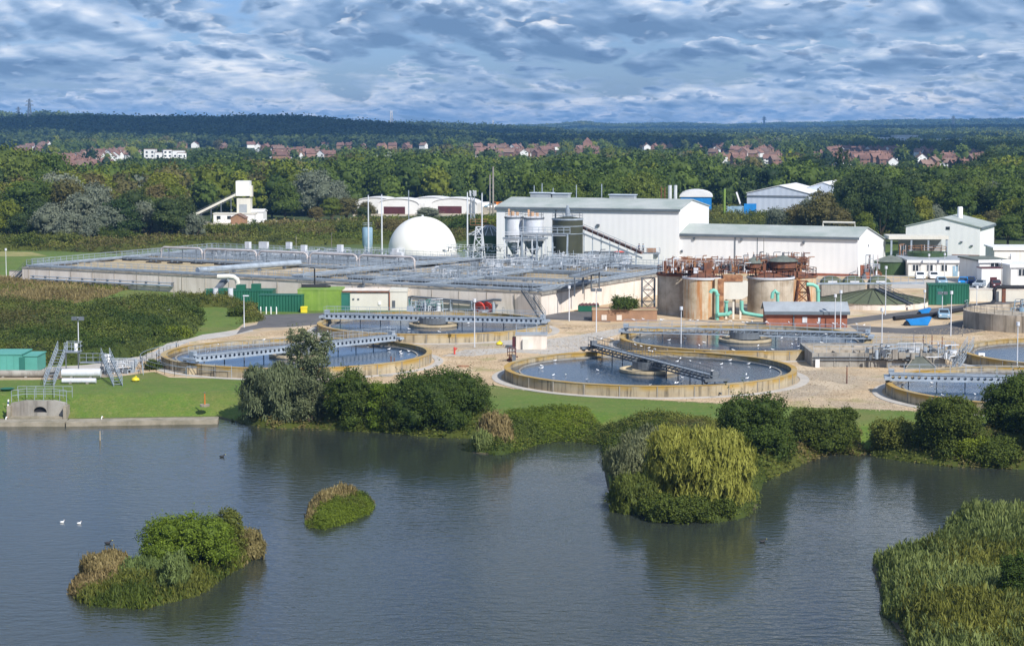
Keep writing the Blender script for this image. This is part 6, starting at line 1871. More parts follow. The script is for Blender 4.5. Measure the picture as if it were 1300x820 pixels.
# ------------------------------------------------------------------ lamp posts, bollards, poles
lamps = [(8, 352, 318, 'ball', 'far left, beside the mown strip behind the basins'), (100, 457, 403, 'flood', 'with twin floodlights above the left steel stairs'), (82, 436, 418, None, 'short grey pole in the brambles'),
         (210, 417, 394, 'lamp', 'standing in the brambles left of the green containers'), (221, 385, 359, None, 'thin white pole in front of the left basin wall'), (310, 416, 376, 'lamp', 'at the corner of the grass mound beside the green container'),
         (602.5, 441, 383, 'ball', 'on the gravel in front of the red discs'), (722.5, 408, 366, 'ball', 'in front of the pale right wall of the basins'), (757, 422, 367, 'flood', 'left of the tan brick enclosure'),
         (864.5, 443, 393, 'ball', 'standing at the near rim of the tank below the digesters'), (1060, 418, 377, 'ball', 'in front of the brick building, left of its end'), (1067, 418, 372, 'ball', 'in front of the brick building at its right end'),
         (1119, 466, 395, 'ball', 'tall one in front of the flume block'), (1124, 400, 341, 'ball', 'in front of the wide green cone roof'), (1173.5, 396, 371, 'ball', 'left of the small blue skip'),
         (1196, 398, 371, 'flood', 'with a blue lamp between the green containers'), (1207, 427, 373, 'ball', 'beside the service road below the green container'), (1239.5, 408, 366, 'ball', 'above the bend of the service road'),
         (1291, 477, 413, 'ball', 'tall one inside the right edge tank area'), (1179, 352, 325, 'ball', 'left of the two in front of the low office'), (1199, 352, 324, 'ball', 'right of the two in front of the low office'),
         (1222, 427, 413, None, 'short grey signpost right of the service road'), (1283, 352, 325, 'ball', 'dark one by the annex at the right edge'), (969, 380, 300, None, 'thin grey pole rising behind the right digester towers'), (1271, 372, 330, None, 'thin pole between the office blocks'), (421, 320, 296, None, 'wooden pole in the scrub behind the basins'), (376, 318, 300, None, 'short pole in the scrub behind the rear walkway')]
for px, yb, yt, hd, lab in lamps:
    post_thing('lamp_post' if hd else 'pole', ('lamp post ' + lab) if hd else lab, 'lamp post' if hd else 'pole', px, yb, yt, .085, head=hd, group='lamp posts about the works' if hd else None, m='white_steel' if hd else 'grey_concrete')
for i, (px, yb, yt) in enumerate(((1160, 440, 426), (1172, 441, 426), (1183, 442, 426), (1196, 443, 428), (1075, 487, 465), (260, 514, 499), (1132, 487, 470), (127, 559, 546))):
    z = hz(*G(px, yb, -1)[:2]) if i == 5 else 0
    lab = ['first dark valve post of four behind the flume block', 'second dark valve post of four behind the flume block', 'third dark valve post of four behind the flume block', 'rightmost dark valve post of four behind the flume block', 'rusty red post alone on the gravel below the flume block',
           'orange red marker post on the grass by the lake', 'rusty post at the left rim of the near right tank', 'short pale post standing in the water'][i]
    post_thing('marker_post', lab, 'post', px, yb, yt, .09, z0=(LZ if i == 7 else (-.6 if i == 5 else 0)), m=['rust', 'rust', 'rust', 'rust', 'rust', 'orange', 'rust', 'kerb_stone'][i])
b_ = MB(); p = G(260, 514, -.6); b_.cyl(p[0], p[1], -.75, .55, .22, 12); props(b_.build('post_footing', M['kerb_stone']), 'concrete footing under the orange red marker post', 'footing')
# bollards by the green container
for i, px in enumerate((331, 338, 344, 351)):
    x, y, _ = G(px, 399, 0)
    t = thing('bollard', ['leftmost', 'second', 'third', 'rightmost'][i] + ' white bollard before the green container', 'bollard', (x, y, 0), 'white bollards')
    b_ = MB(); b_.cyl(x, y, 0, .09, 1.1, 8); b_.build('post', M['white'], t)
    b_ = MB(); b_.lathe(x, y, [(.1, 1.1), (.05, 1.18), (.01, 1.2)], 8); b_.build('cap', M['white'], t)

# stacks and aerials behind the sheds
for i, (px, D, yt, r, m_, lab) in enumerate(((850, 470, 235.5, .45, 'white_steel', 'left of the twin white flue stacks behind the tall shed'), (857, 470, 235.5, .4, 'white_steel', 'right of the twin white flue stacks behind the tall shed'),
                              (839, 470, 237, .12, 'rust', 'thin rusty aerial left of the twin flues'), (843.5, 470, 238, .12, 'rust', 'thin rusty aerial nearest the twin flues'),
                              (678, 440, 236, .1, 'steel', 'leftmost thin aerial above the tall shed roof'), (688, 440, 233, .1, 'steel', 'second thin aerial above the tall shed roof'), (702, 440, 239, .1, 'steel', 'third thin aerial above the tall shed roof'), (731.5, 440, 235, .1, 'steel', 'fourth thin aerial above the tall shed roof'), (763.5, 440, 234, .1, 'steel', 'rightmost thin aerial above the tall shed roof'),
                              (919.5, 620, 240, .35, 'lime_green', 'yellow green pole right of the blue warehouse'), (519, 560, 242, .12, 'steel', 'thin pole behind the left arch roofed shed'), (626, 660, 212, .3, 'grey_concrete', 'pale pole standing in the wood above the silos'), (622, 660, 222, .2, 'grey_concrete', 'shorter pale pole in the wood above the silos'))):
    post_thing('flue_stack' if i < 2 else 'aerial', lab, 'chimney' if i < 2 else 'pole', px, 0, yt, r, D=D, m=m_, taper=1.0)
t = thing('crane_boom', 'white slanting crane boom right of the blue warehouse', 'crane', (XD(942, 650, 0), 650, 0))
b_ = MB(); b_.bar((XD(942, 650, 3), 650, 2.4), (XD(935, 650, 10), 650, ZD(244, 650)), .5); b_.build('boom', M['white'], t)
b_ = MB(); b_.cbox(XD(943, 650, 0), 650, 0.6, 2.6, 2, 2.2); b_.build('cab', M['blue_dark'], t)
b_ = MB(); b_.cbox(XD(943, 650, 0), 650, 0, 3.6, 2.4, .6); b_.build('track', M['black'], t)
t = thing('hoarding', 'bright blue hoarding between the blue warehouse and the industrial shed', 'fence', (XD(935, 630, 0), 630, 0))
b_ = MB(XD(922, 630, 0), 630); b_.box(0, 5.5, 0, .2, 0, 4.2); b_.build('left_panel', M['blue_grey'], t)
b_ = MB(XD(922, 630, 0), 630); b_.box(5.6, 9.5, 0, .2, 0, 5); b_.build('right_panel', M['blue'], t)

# sloped pipe bank and gantry right of the green silo
D = 398
t = thing('inclined_gallery', 'sloping conveyor gallery descending right of the dark green silo', 'conveyor', (XD(780, D, 0), D, 0))
A, B = (XD(738, D, 6), D, ZD(288, D)), (XD(815, D - 8, 3), D - 8, ZD(321, D - 8))
b_ = MB(); b_.bar(A, B, .9, .5); b_.build('belt_casing', M['rust'], t)
b_ = MB(); b_.rail([(A[0], A[1] - .7, A[2] - .3), (B[0], B[1] - .7, B[2] - .3)], 1.0, 1.3, .05); b_.bar((A[0], A[1] - .6, A[2] - 1.2), (B[0], B[1] - .6, B[2] - 1.0), .2, .35); b_.build('side_railing', M['steel'], t)
b_ = MB()
for k in range(7): f = (k + .3) / 7; P = Vector(A).lerp(Vector(B), f); b_.bar((P.x, P.y - .5, 0), (P.x, P.y - .5, P.z - .5), .22)
b_.split('leg', M['steel'], t)
b_ = MB(); P0 = G(790, 333, 3); b_.box(XD(742, D - 3, 3), XD(798, D - 3, 3), D - 3, D + 1, 0, 4.6); props(b_.build('dark_plinth_house', M['steel_dark']), 'dark blue grey plant house under the sloping gallery', 'plant house')
clutter('machinery', 'pale valves and handrails massed in front of the dark green silo', 'machinery', 690, 800, 382, 3.0, 5.6, ['steel', 'white_steel', 'steel', 'steel_dark'], 260, 61, 12, (.3, 1.3))
clutter('machinery', 'steelwork under and between the two white silos', 'machinery', 640, 705, 393, 0.5, 6.0, ['steel', 'white_steel', 'steel_dark', 'white_steel'], 120, 62, 6, (.3, 1.1))
clutter('machinery', 'small valves on the walkway at the dome foot', 'machinery', 560, 640, 408, 4.0, 5.0, ['steel', 'white_steel', 'steel_dark'], 60, 63, 3, (.2, .8))
clutter('machinery', 'valves and pipes beyond the arched pipes on the rear basins', 'machinery', 270, 500, 398, 3.6, 4.9, ['steel', 'steel', 'white_steel', 'steel_dark'], 260, 64, 10, (.3, 1.6))
clutter('machinery', 'valves and sluices on the walkways of the right basins', 'machinery', 600, 800, 368, 3.6, 5.0, ['steel', 'white_steel', 'steel_dark', 'steel'], 200, 65, 16, (.3, 1.4))
clutter('machinery', 'sluices on the walkway where front and slanting walkways meet', 'machinery', 545, 640, 345, 3.6, 5.3, ['steel', 'steel_dark', 'white_steel'], 90, 66, 10, (.3, 1.2))
x, y = XD(786, 397, 4), 397
b_ = MB(x, y); t = thing('red_cover', 'long red machine cover at the foot of the sloping gallery', 'machine', (x, y, 3.6)); b_.lathe(0, 0, [(1.5, 4.0), (1.4, 4.5), (.6, 4.8)], 10); b_.build('cover', M['red'], t)
b_ = MB(x, y); b_.box(-1.3, 1.3, -.5, .5, 3.0, 4.0); b_.build('base', M['steel'], t)
# observation platform with two people
x0, y0 = XD(806, 392, 5), 392; zd = ZD(321.5, 392)
t = thing('viewing_platform', 'raised steel platform at the low end of the sloping gallery', 'platform', (x0, y0, 0))
b_ = MB(x0, y0); b_.box(0, 5, 0, 3, zd - .15, zd); b_.build('deck', M['steel_deck'], t)
b_ = MB(x0, y0); b_.rail([(0, 0, zd), (5, 0, zd)], 1.0, 1.2, .03); b_.rail([(5, 0, zd), (5, 3, zd)], 1.0, 1.2, .03); b_.build('railing', M['steel'], t)
b_ = MB(x0, y0)
for u in (.2, 4.6): b_.box(u, u + .2, .2, .4, 0, zd - .15)
b_.split('leg', M['steel'], t)


def person(label, x, y, z, top, rz=0):
    """a standing figure grown from a skeleton into one skin"""
    J = {'pel': (0, 0, .95), 'ch': (0, 0, 1.3), 'nk': (0, 0, 1.5), 'hd': (0, -.02, 1.63), 'ht': (0, -.02, 1.76), 'sl': (-.19, 0, 1.44), 'sr': (.19, 0, 1.44), 'el': (-.26, -.03, 1.15), 'er': (.26, -.06, 1.15), 'hl': (-.24, -.14, .9), 'hr': (.16, -.27, 1.08),
         'kl': (-.11, -.02, .5), 'kr': (.11, -.02, .5), 'al': (-.12, .02, .09), 'ar': (.12, .02, .09), 'tl': (-.13, -.16, .04), 'tr': (.13, -.16, .04)}
    rad = {'pel': .16, 'ch': .16, 'nk': .06, 'hd': .1, 'ht': .06, 'sl': .075, 'sr': .075, 'el': .05, 'er': .05, 'hl': .035, 'hr': .035, 'kl': .07, 'kr': .07, 'al': .045, 'ar': .045, 'tl': .035, 'tr': .035}
    E = [('pel', 'ch'), ('ch', 'nk'), ('nk', 'hd'), ('hd', 'ht'), ('ch', 'sl'), ('ch', 'sr'), ('sl', 'el'), ('sr', 'er'), ('el', 'hl'), ('er', 'hr'), ('pel', 'kl'), ('pel', 'kr'), ('kl', 'al'), ('kr', 'ar'), ('al', 'tl'), ('ar', 'tr')]
    K = list(J); me = bpy.data.meshes.new('person'); me.from_pydata([J[k] for k in K], [(K.index(a_), K.index(b2)) for a_, b2 in E], [])
    o = bpy.data.objects.new('person', me); C.objects.link(o)
    sk = o.modifiers.new('skin', 'SKIN'); me.skin_vertices.new() if not me.skin_vertices else None
    for i, k in enumerate(K): me.skin_vertices[0].data[i].radius = (rad[k], rad[k])
    me.skin_vertices[0].data[0].use_root = True
    sb = o.modifiers.new('sub', 'SUBSURF'); sb.levels = sb.render_levels = 1
    bpy.context.view_layer.update()
    ev = o.evaluated_get(bpy.context.evaluated_depsgraph_get()); m2 = bpy.data.meshes.new_from_object(ev)
    o.modifiers.clear(); o.data = m2; m2.materials.clear()
    for q in (M['skin'], M[top], M['cloth_dark']): m2.materials.append(q)
    for p in m2.polygons:
        c = p.center; p.material_index = 2 if c.z < .93 else (1 if c.z < 1.5 and not (c.y < -.12 and abs(c.x) > .05) else 0); p.use_smooth = True
    o.location = (x, y, z); o.rotation_euler = (0, 0, rz); W[o] = (x, y, z)
    props(o, label, 'person', 'people on the platform')
    b_ = MB(x, y, rz, z); b_.lathe(0, -.02, [(.115, 1.66), (.115, 1.74), (.07, 1.82), (.01, 1.84)], 12); h = b_.build('hair', M['cloth_dark'], o)
    return o


person('left person on the platform in a blue top and dark trousers', x0 + .9, y0 + 1.2, zd, 'cloth_blue', .4)
person('right person on the platform in a grey blue top', x0 + 1.7, y0 + 1.0, zd, 'blue_grey', -.5)
x = x0 + 3.3
t = thing('platform_box', 'tan machine box right of the two people on the platform', 'machine', (x, y0 + 1, zd))
b_ = MB(x, y0 + 1, 0, zd); b_.box(-.9, .9, -.5, .5, .15, .95); b_.build('body', M['brick_tan'], t)
b_ = MB(x, y0 + 1, 0, zd); b_.box(-.8, -.7, -.4, .4, 0, .15); b_.box(.7, .8, -.4, .4, 0, .15); b_.split('foot', M['steel_dark'], t)

# ------------------------------------------------------------------ birds


def gull_mesh():
    b_ = MB()
    b_.lathe(0, 0, [(.01, 0)], 6, False) if False else None
    b_.tube([(-.24, 0, .10), (-.12, 0, .13), (.02, 0, .15), (.12, 0, .17), (.17, 0, .24), (.22, 0, .26), (.27, 0, .25)], [.015, .06, .085, .07, .04, .045, .01], 8)
    b_.tube([(-.3, .0, .13), (-.1, .07, .17), (.06, .07, .17)], [.01, .035, .02], 6); b_.tube([(-.3, 0, .13), (-.1, -.07, .17), (.06, -.07, .17)], [.01, .035, .02], 6)
    me = bpy.data.meshes.new('gull'); me.from_pydata(b_.v, [], b_.f); me.materials.append(M['feather']); me.polygons.foreach_set('use_smooth', [True] * len(me.polygons)); return me


gmesh = gull_mesh()
rg = random.Random(77)


def gull(x, y, z, label, s=1.35):
    o = bpy.data.objects.new('gull', gmesh); C.objects.link(o); o.location = (x, y, z); o.rotation_euler = (0, 0, rg.uniform(0, 6.28)); o.scale = (s, s, s); W[o] = (x, y, z)
    props(o, label, 'gull', 'gulls about the settling tanks')


for (cx, cy, R, n, nm) in ((c3x, c3y, 16, 24, 'nearest whole settling tank'), (c4x, c4y, 16, 26, 'settling tank below the rusty digesters'), (c1x, c1y, 16, 12, 'leftmost settling tank'), (c2x, c2y, 16, 10, 'settling tank below the red discs'), (c6x - 6, c6y, 9, 5, 'right edge tank nearest the lake'), (c5x - 9, c5y, 6, 2, 'right edge tank farther back')):
    for i in range(n):
        q, r = rg.uniform(0, 6.28), R * sqrt(rg.uniform(.12, .9)); nm2 = ('near ' if sin(q) < 0 else 'far ') + ('right' if cos(q) > 0 else 'left') + (' rim' if r > R * .66 else ' centre'); gull(cx + r * cos(q), cy + r * sin(q), .74, 'white gull on the water, ' + nm2 + ' of the ' + nm, .9)
for (cx, cy, ang, R, n, nm) in ((c4x, c4y, ang_px(0, 0, (790, 425), (1106, 433)), 16, 26, 'tank below the rusty digesters'), (c3x, c3y, ang_px(0, 0, (768, 449), (905, 485)), 16, 12, 'nearest whole tank'), (c1x, c1y, ang_px(0, 0, (258, 456), (492, 431)), 16, 6, 'leftmost tank')):
    for i in range(n):
        u = rg.uniform(-R, R); s_ = rg.choice((-.6, .6)); nm2 = ('left end' if u * cos(ang) < -R / 3 else 'right end' if u * cos(ang) > R / 3 else 'middle'); gull(cx + u * cos(ang) - s_ * sin(ang), cy + u * sin(ang) + s_ * cos(ang), 1.2 + .35 + 1.69, 'white gull on the railing, ' + nm2 + ' of the bridge, ' + nm, .8)
# swans
for i, (px, py) in enumerate(((123.5, 537.5), (2, 538), (79, 663), (100.5, 664.5))):
    x, y, _ = G(px, py, LZ)
    lab = ['white swan by the stone ledge near the outfall', 'white swan at the left edge of the lake', 'left white bird of a pair out on the open lake', 'right white bird of a pair out on the open lake'][i]
    t = thing('swan', lab, 'swan', (x, y, LZ)); s = .9 if i < 2 else .26
    b_ = MB(x, y, .3, LZ); b_.tube([(-.7 * s, 0, .3 * s), (-.4 * s, 0, .18 * s), (0, 0, .2 * s), (.4 * s, 0, .2 * s), (.52 * s, 0, .3 * s), (.5 * s, 0, .6 * s), (.56 * s, 0, .8 * s), (.68 * s, 0, .8 * s)], [.02, .2 * s, .28 * s, .2 * s, .08 * s, .06 * s, .075 * s, .05 * s], 10); b_.build('plumage', M['feather'], t, True)
    b_ = MB(x, y, .3, LZ); b_.tube([(.7 * s, 0, .8 * s), (.84 * s, 0, .76 * s)], [.035 * s, .01], 6); b_.build('beak', M['orange'], t)
for i, (px, py) in enumerate(((282, 580), (968, 688), (137, 690))):
    x, y, _ = G(px, py, LZ)
    t = thing('duck', ['small dark duck on the lake below the stone ledge', 'small dark duck near the willow island on the lake', 'small dark duck left of the bushy islet'][i], 'duck', (x, y, LZ))
    b_ = MB(x, y, .3, LZ); b_.tube([(-.28, 0, .12), (-.1, 0, .06), (.1, 0, .08), (.2, 0, .2), (.28, 0, .26)], [.02, .11, .1, .05, .05], 8); b_.build('plumage', M['black'], t, True)
    b_ = MB(x, y, .3, LZ); b_.tube([(.3, 0, .25), (.38, 0, .23)], [.025, .01], 6); b_.build('beak', M['yellow'], t)

# ------------------------------------------------------------------ houses and far landmarks
HM = {}
for k, (w, d, h, rh) in enumerate(((7.6, 7, 4.6, 2.7), (9.5, 7, 4.4, 2.9), (12, 7.5, 4.8, 2.6))):
    a_ = MB(); a_.vpoly([(-w / 2, -d / 2, 0), (-w / 2, d / 2, 0), (-w / 2, d / 2, h), (-w / 2, 0, h + rh), (-w / 2, -d / 2, h)], (w, 0, 0))
    r_ = MB()
    for s in (-1, 1): r_.vpoly([(-w / 2 - .4, 0, h + rh + .03), (w / 2 + .4, 0, h + rh + .03), (w / 2 + .4, s * (d / 2 + .5), h - .35), (-w / 2 - .4, s * (d / 2 + .5), h - .35)][::s], (0, 0, .25))
    c_ = MB(); c_.box(w * .25, w * .25 + 1.0, -.5, .5, h + rh - 1, h + rh + 1.5)
    n_ = []
    for u in (-w * .3, w * .28):
        for z in (.9, 3.3): q_ = MB(); q_.box(u - .7, u + .7, -d / 2 - .08, -d / 2 - .01, z, z + 1.2); n_.append(q_)

    def mk(b_, nm):
        me = bpy.data.meshes.new(nm); me.from_pydata(b_.v, [], b_.f); return me
    HM[k] = (mk(a_, 'wall'), mk(r_, 'roof'), mk(c_, 'chimney'), [mk(q, 'window') for q in n_])
HV = {}


def house(x, y, z, k, wallm, roofm, rz, label, group, wins=False):
    t = thing('house', label, 'house', (x, y, z), group); t.rotation_euler = (0, 0, rz)
    for i, (nm, mm) in enumerate((('wall', wallm), ('roof', roofm), ('chimney', 'brick_red'))):
        key = (k, i, mm)
        if key not in HV:
            me = HM[k][i].copy(); me.materials.append(M[mm]); HV[key] = me
        o = bpy.data.objects.new(nm, HV[key]); C.objects.link(o); o.parent = t
    if wins:
        for j, me0 in enumerate(HM[k][3]):
            if (k, 'w', j) not in HV: me = me0.copy(); me.materials.append(M['glass_dark']); HV[(k, 'w', j)] = me
            o = bpy.data.objects.new('window', HV[(k, 'w', j)]); C.objects.link(o); o.parent = t
    return t


HOUSES = []
rh = random.Random(31)
clusters = [(64, 132, 206, 219, 16, 'red roofs left of the wood edge'), (100, 150, 196, 205, 8, 'first white walled row'), (138, 172, 192, 203, 7, 'white walled houses left of the flats'), (228, 312, 182, 192, 17, 'row below the dark wooded ridge'),
            (318, 420, 188, 205, 22, 'estate above the silvery tree'), (425, 560, 180, 192, 15, 'far estate under the ridge end'), (604, 706, 182, 203, 30, 'red roofed estate above the tall shed'), (730, 760, 192, 200, 3, 'small group above the silos'),
            (905, 988, 190, 211, 19, 'houses above the blue warehouse'), (1035, 1145, 194, 213, 28, 'bright red roofs above the industrial shed'), (1165, 1250, 196, 217, 16, 'houses by the large dark trees on the right'), (0, 62, 186, 196, 7, 'houses above the big trees at the left edge'), (780, 900, 184, 194, 8, 'scattered roofs in the distant wood')]
ordn = ['first', 'second', 'third', 'fourth', 'fifth', 'sixth', 'seventh', 'eighth', 'ninth', 'tenth', 'eleventh', 'twelfth', 'thirteenth', 'fourteenth', 'fifteenth', 'sixteenth', 'seventeenth', 'eighteenth', 'nineteenth', 'twentieth'] + ['%dth' % k for k in range(21, 400)]
for (xa, xb, ya, yb, n, nm) in clusters:
    L_ = []; n = int(n * 1.7)
    for i in range(n):
        px = xa + (xb - xa) * (i + rh.uniform(.1, .9)) / n; py = rh.uniform(ya, yb); L_.append((px, py))
    cnt = {}
    for px, py in sorted(L_):
        D = 75840 / (py - 158); x = XD(px, D, 0); z = hz(x, D) - .3
        if 'white' in nm: wm, rm = 'white_wall', rh.choice(['tile_brown', 'tile_red'])
        elif 'bright' in nm: wm, rm = rh.choice(['brick_red', 'white_wall', 'brick_tan']), 'tile_red'
        else: wm, rm = rh.choice(['brick_red', 'brick_tan', 'white_wall', 'brick_red']), rh.choice(['tile_red', 'tile_brown', 'tile_red'])
        wn = {'white_wall': 'white', 'brick_red': 'red brick', 'brick_tan': 'tan'}[wm]; rn = {'tile_brown': 'brown', 'tile_red': 'red'}[rm]
        key = (wn, rn); cnt[key] = cnt.get(key, 0) + 1
        house(x, D, z, rh.randrange(3), wm, rm, rh.choice([0, pi / 2, .3, -.4, 1.1]) + rh.uniform(-.15, .15), f'{ordn[cnt[key] - 1]} {wn} house with {rn} roof, {nm}', nm, D < 1500)
        HOUSES.append((px, py, D))
# white flats
for i, (px, w, fl_) in enumerate(((190, 9, 10), (204, 9, 7.5), (213, 7, 9.5), (226, 9, 9), (231, 7, 7))):
    D = 1600; x = XD(px, D, 0); z = hz(x, D)
    t = thing('flats', ['leftmost', 'second', 'third', 'fourth', 'rightmost'][i] + ' block of the white flats in the far town', 'flats', (x, D, z), 'white flats in the far town')
    b_ = MB(x, D, .15 * (i % 3), z); b_.box(-w / 2, w / 2, 0, 9, 0, fl_); b_.build('wall', M['white_wall'], t)
    b_ = MB(x, D, .15 * (i % 3), z); b_.box(-w / 2 - .2, w / 2 + .2, -.2, 9.2, fl_ + .01, fl_ + .4); b_.build('roof', M['tile_brown'], t)
    for u in (-w * .25, w * .25):
        for zz in (1, 4, 7): 
            if zz < fl_ - 2: b_ = MB(x, D, .15 * (i % 3), z); b_.box(u - .8, u + .8, -.1, -.02, zz, zz + 1.4); b_.build('window', M['glass_dark'], t)
for px in (186, 196, 206, 216, 226, 233): HOUSES += [(px, 203, 1600)]
# red brick church like block, white steeple in the wood
D = 1750; x = XD(746, D, 0); z = hz(x, D)
t = thing('brick_tower_block', 'tall orange brick building among trees above the silos', 'building', (x, D, z))
b_ = MB(x, D, 0, z); b_.box(-4, 4, 0, 10, 0, 13); b_.build('wall', M['brick_red'], t); b_ = MB(x, D, 0, z); b_.lathe(0, 5, [(6.5, 13.01), (.2, 18)], 4, a0=pi / 4); b_.build('roof', M['tile_red'], t)
for i, (pa, pb_, py, h) in enumerate(((1112, 1152, 182, 9), (1140, 1165, 181, 12), (1165, 1224, 182.5, 7))):
    D = 75840 / (py - 158); x0 = XD(pa, D, 0); x1 = XD(pb_, D, 0); z = hz((x0 + x1) / 2, D)
    t = thing('glasshouse', ['left', 'middle arched', 'right long'][i] + ' white glasshouse far off on the right plain', 'glasshouse', (x0, D, z), 'distant white glasshouses')
    b_ = MB(x0, D, 0, z); b_.box(0, x1 - x0, 0, 60, 0, h); b_.build('wall', M['white_wall'], t)
    b_ = MB(x0, D, 0, z); b_.prism([(-1, -1), (x1 - x0 + 1, -1), (x1 - x0 + 1, 61), (-1, 61)], h + .02, h + 1.4); b_.build('roof', M['roof_white'], t)
for (px, yt, D, wb, wt, lab, nm) in ((38, 126, 4100, 9, 2, 'electricity pylon on the skyline, taller of the left two', 'pylon'), (24, 136, 4700, 8, 2, 'smaller fainter pylon left of the tall one', 'pylon'), (497, 141, 3600, 5, 3, 'slim lattice radio mast on the skyline above the dome', 'radio_mast'),
                                 (970, 149, 7600, 8, 3, 'tiny pylon on the far ridge right of centre', 'pylon'), (1210, 148, 7600, 8, 3, 'tiny pylon on the far ridge at the right', 'pylon'), (999, 172, 3000, 2.5, 1.5, 'pale slim mast standing on the dark plain at right', 'radio_mast'), (626, 153, 5200, 5, 2, 'tiny mast on the skyline above the white silos', 'radio_mast')):
    x = XD(px, D, 40); z = hz(x, D)
    arms = None
    if nm == 'pylon': arms = [(yt + (3 if D < 6000 else 1), 14), (yt + (8 if D < 6000 else 3), 18)]
    lattice(nm, lab, nm.replace('_', ' '), px, D, yt, wb, wt, 'steel_dark' if nm == 'pylon' else 'white_steel', z0=z, n=7, r=.55 if D < 6000 else .9, arms=arms)

# ------------------------------------------------------------------ trees
KINDN = {'oak': 'mid green broad tree', 'dark': 'dark green dense tree', 'yellow': 'yellow green leafy tree', 'silver': 'silvery grey green tree', 'brown': 'brownish olive tree', 'poplar': 'tall narrow dark poplar'}
LM = [(60, 'at the left edge beyond the mown strip'), (140, 'left of the batching tower beside the pale thicket'), (250, 'just left of the batching tower'), (335, 'around the batching tower'), (455, 'between the batching tower and the arch roofed sheds'), (545, 'behind the left arch roofed shed'), (615, 'behind the right arch roofed shed'),
      (700, 'behind the white silos'), (790, 'behind the middle of the tall shed'), (870, 'behind the right end of the tall shed'), (950, 'behind the blue warehouse'), (1045, 'around the industrial shed'), (1150, 'behind the lower white shed'), (1230, 'behind the building with the round chimney'), (2000, 'at the right edge beyond the offices')]
tcount = {}
ntree = 0


def tree_at(kind, x, y, h, w=None, seed=0, label=None, z=None):
    """w: crown width in metres"""
    global ntree
    me, tm, H, R = TR[kind][seed % len(TR[kind])]
    z = hz(x, y) - .1 if z is None else z
    px = PXY(x, y, 5)[0]
    if label is None:
        lm = [b for a, b in LM if px < a][0]; row = 'front row' if y < 640 else ('middle rows' if y < 820 else 'rear rows')
        key = (kind, lm, row); tcount[key] = tcount.get(key, 0) + 1
        label = f'{ordn[tcount[key] - 1]} {KINDN[kind]}, {row}, {lm}'
    t = thing('tree', label, 'tree', (x, y, z), 'trees of the wood behind the works')
    s = h / H; sw = (w / 2 / R) if w else s
    t.scale = (sw, sw, s); t.rotation_euler = (0, 0, (seed * 2.399) % 6.28)
    c = bpy.data.objects.new('crown', me); C.objects.link(c); c.parent = t
    c = bpy.data.objects.new('trunk', tm); C.objects.link(c); c.parent = t
    ntree += 1
    return t


heroes = [(20, 600, 186, 95, 'oak'), (62, 605, 192, 80, 'oak'), (-20, 590, 200, 80, 'dark'), (10, 520, 252, 45, 'yellow'), (42, 528, 246, 50, 'dark'), (86, 530, 226, 55, 'brown'), (70, 560, 216, 50, 'silver'), (105, 512, 246, 60, 'silver'), (122, 535, 230, 50, 'silver'),
          (140, 500, 258, 50, 'silver'), (155, 502, 250, 60, 'dark'), (188, 508, 254, 50, 'silver'), (214, 503, 250, 52, 'dark'), (232, 520, 246, 40, 'dark'), (246, 505, 270, 34, 'silver'), (170, 520, 240, 50, 'dark'), (60, 505, 258, 45, 'silver'), (88, 500, 268, 40, 'silver'), (118, 498, 270, 34, 'silver'), (25, 508, 268, 40, 'dark'),
          (362, 632, 230, 44, 'oak'), (383, 655, 225, 48, 'silver'), (403, 650, 216, 56, 'silver'), (425, 660, 228, 44, 'silver'), (421, 622, 250, 32, 'yellow'), (440, 628, 250, 40, 'brown'), (345, 640, 250, 30, 'dark'), (402, 618, 262, 24, 'brown'), (466, 640, 255, 26, 'brown'), (338, 700, 222, 60, 'oak'),
          (543, 618, 262, 34, 'silver'), (462, 600, 262, 22, 'dark'),
          (985, 520, 262, 30, 'silver'), (1010, 512, 258, 36, 'brown'), (1040, 505, 240, 52, 'brown'), (1026, 530, 250, 40, 'silver'), (1066, 498, 262, 42, 'brown'), (1080, 520, 244, 44, 'dark'), (1098, 490, 268, 32, 'yellow'), (1118, 512, 240, 50, 'dark'), (1140, 520, 236, 44, 'oak'),
          (1150, 500, 256, 40, 'dark'), (1170, 515, 248, 36, 'yellow'), (1188, 530, 260, 30, 'silver'), (1206, 545, 236, 38, 'dark'), (1243, 555, 230, 62, 'silver'), (1265, 560, 232, 50, 'silver'), (1285, 520, 250, 46, 'yellow'), (1262, 510, 266, 40, 'brown'), (1305, 515, 250, 46, 'oak'), (1240, 500, 272, 36, 'yellow'), (1280, 495, 272, 40, 'oak'),
          (1066, 880, 186, 13, 'poplar'), (1074, 905, 190, 12, 'poplar'), (1030, 860, 196, 60, 'dark'), (1005, 850, 205, 55, 'dark'), (1255, 880, 190, 62, 'dark'), (1232, 860, 203, 50, 'dark'), (1145, 870, 205, 44, 'dark'), (885, 860, 205, 44, 'dark'), (855, 870, 208, 40, 'dark'), (930, 880, 215, 30, 'dark')]
spots = []
for i, (px, D, yt, w, kd) in enumerate(heroes):
    x = XD(px, D, 5); h = ZD(yt, D); tree_at(kd, x, D, h, w / F * D, i); spots.append((x, D, 3.5))
Xf = [-300, 0, 240, 262, 330, 345, 440, 450, 612, 640, 660, 860, 865, 945, 950, 1046, 1050, 1300, 1600]
Yf = [520, 530, 530, 660, 660, 650, 660, 705, 705, 750, 520, 520, 700, 700, 690, 690, 540, 530, 500]
Xl = [-300, 60, 66, 245, 252, 420, 430, 600, 604, 710, 720, 905, 910, 990, 1000, 1030, 1036, 1250, 1260, 1600]
Yl = [188, 188, 210, 208, 203, 204, 190, 190, 203, 203, 192, 194, 211, 211, 200, 200, 212, 212, 196, 192]
rt = random.Random(404)
wood = []
y = 490.0
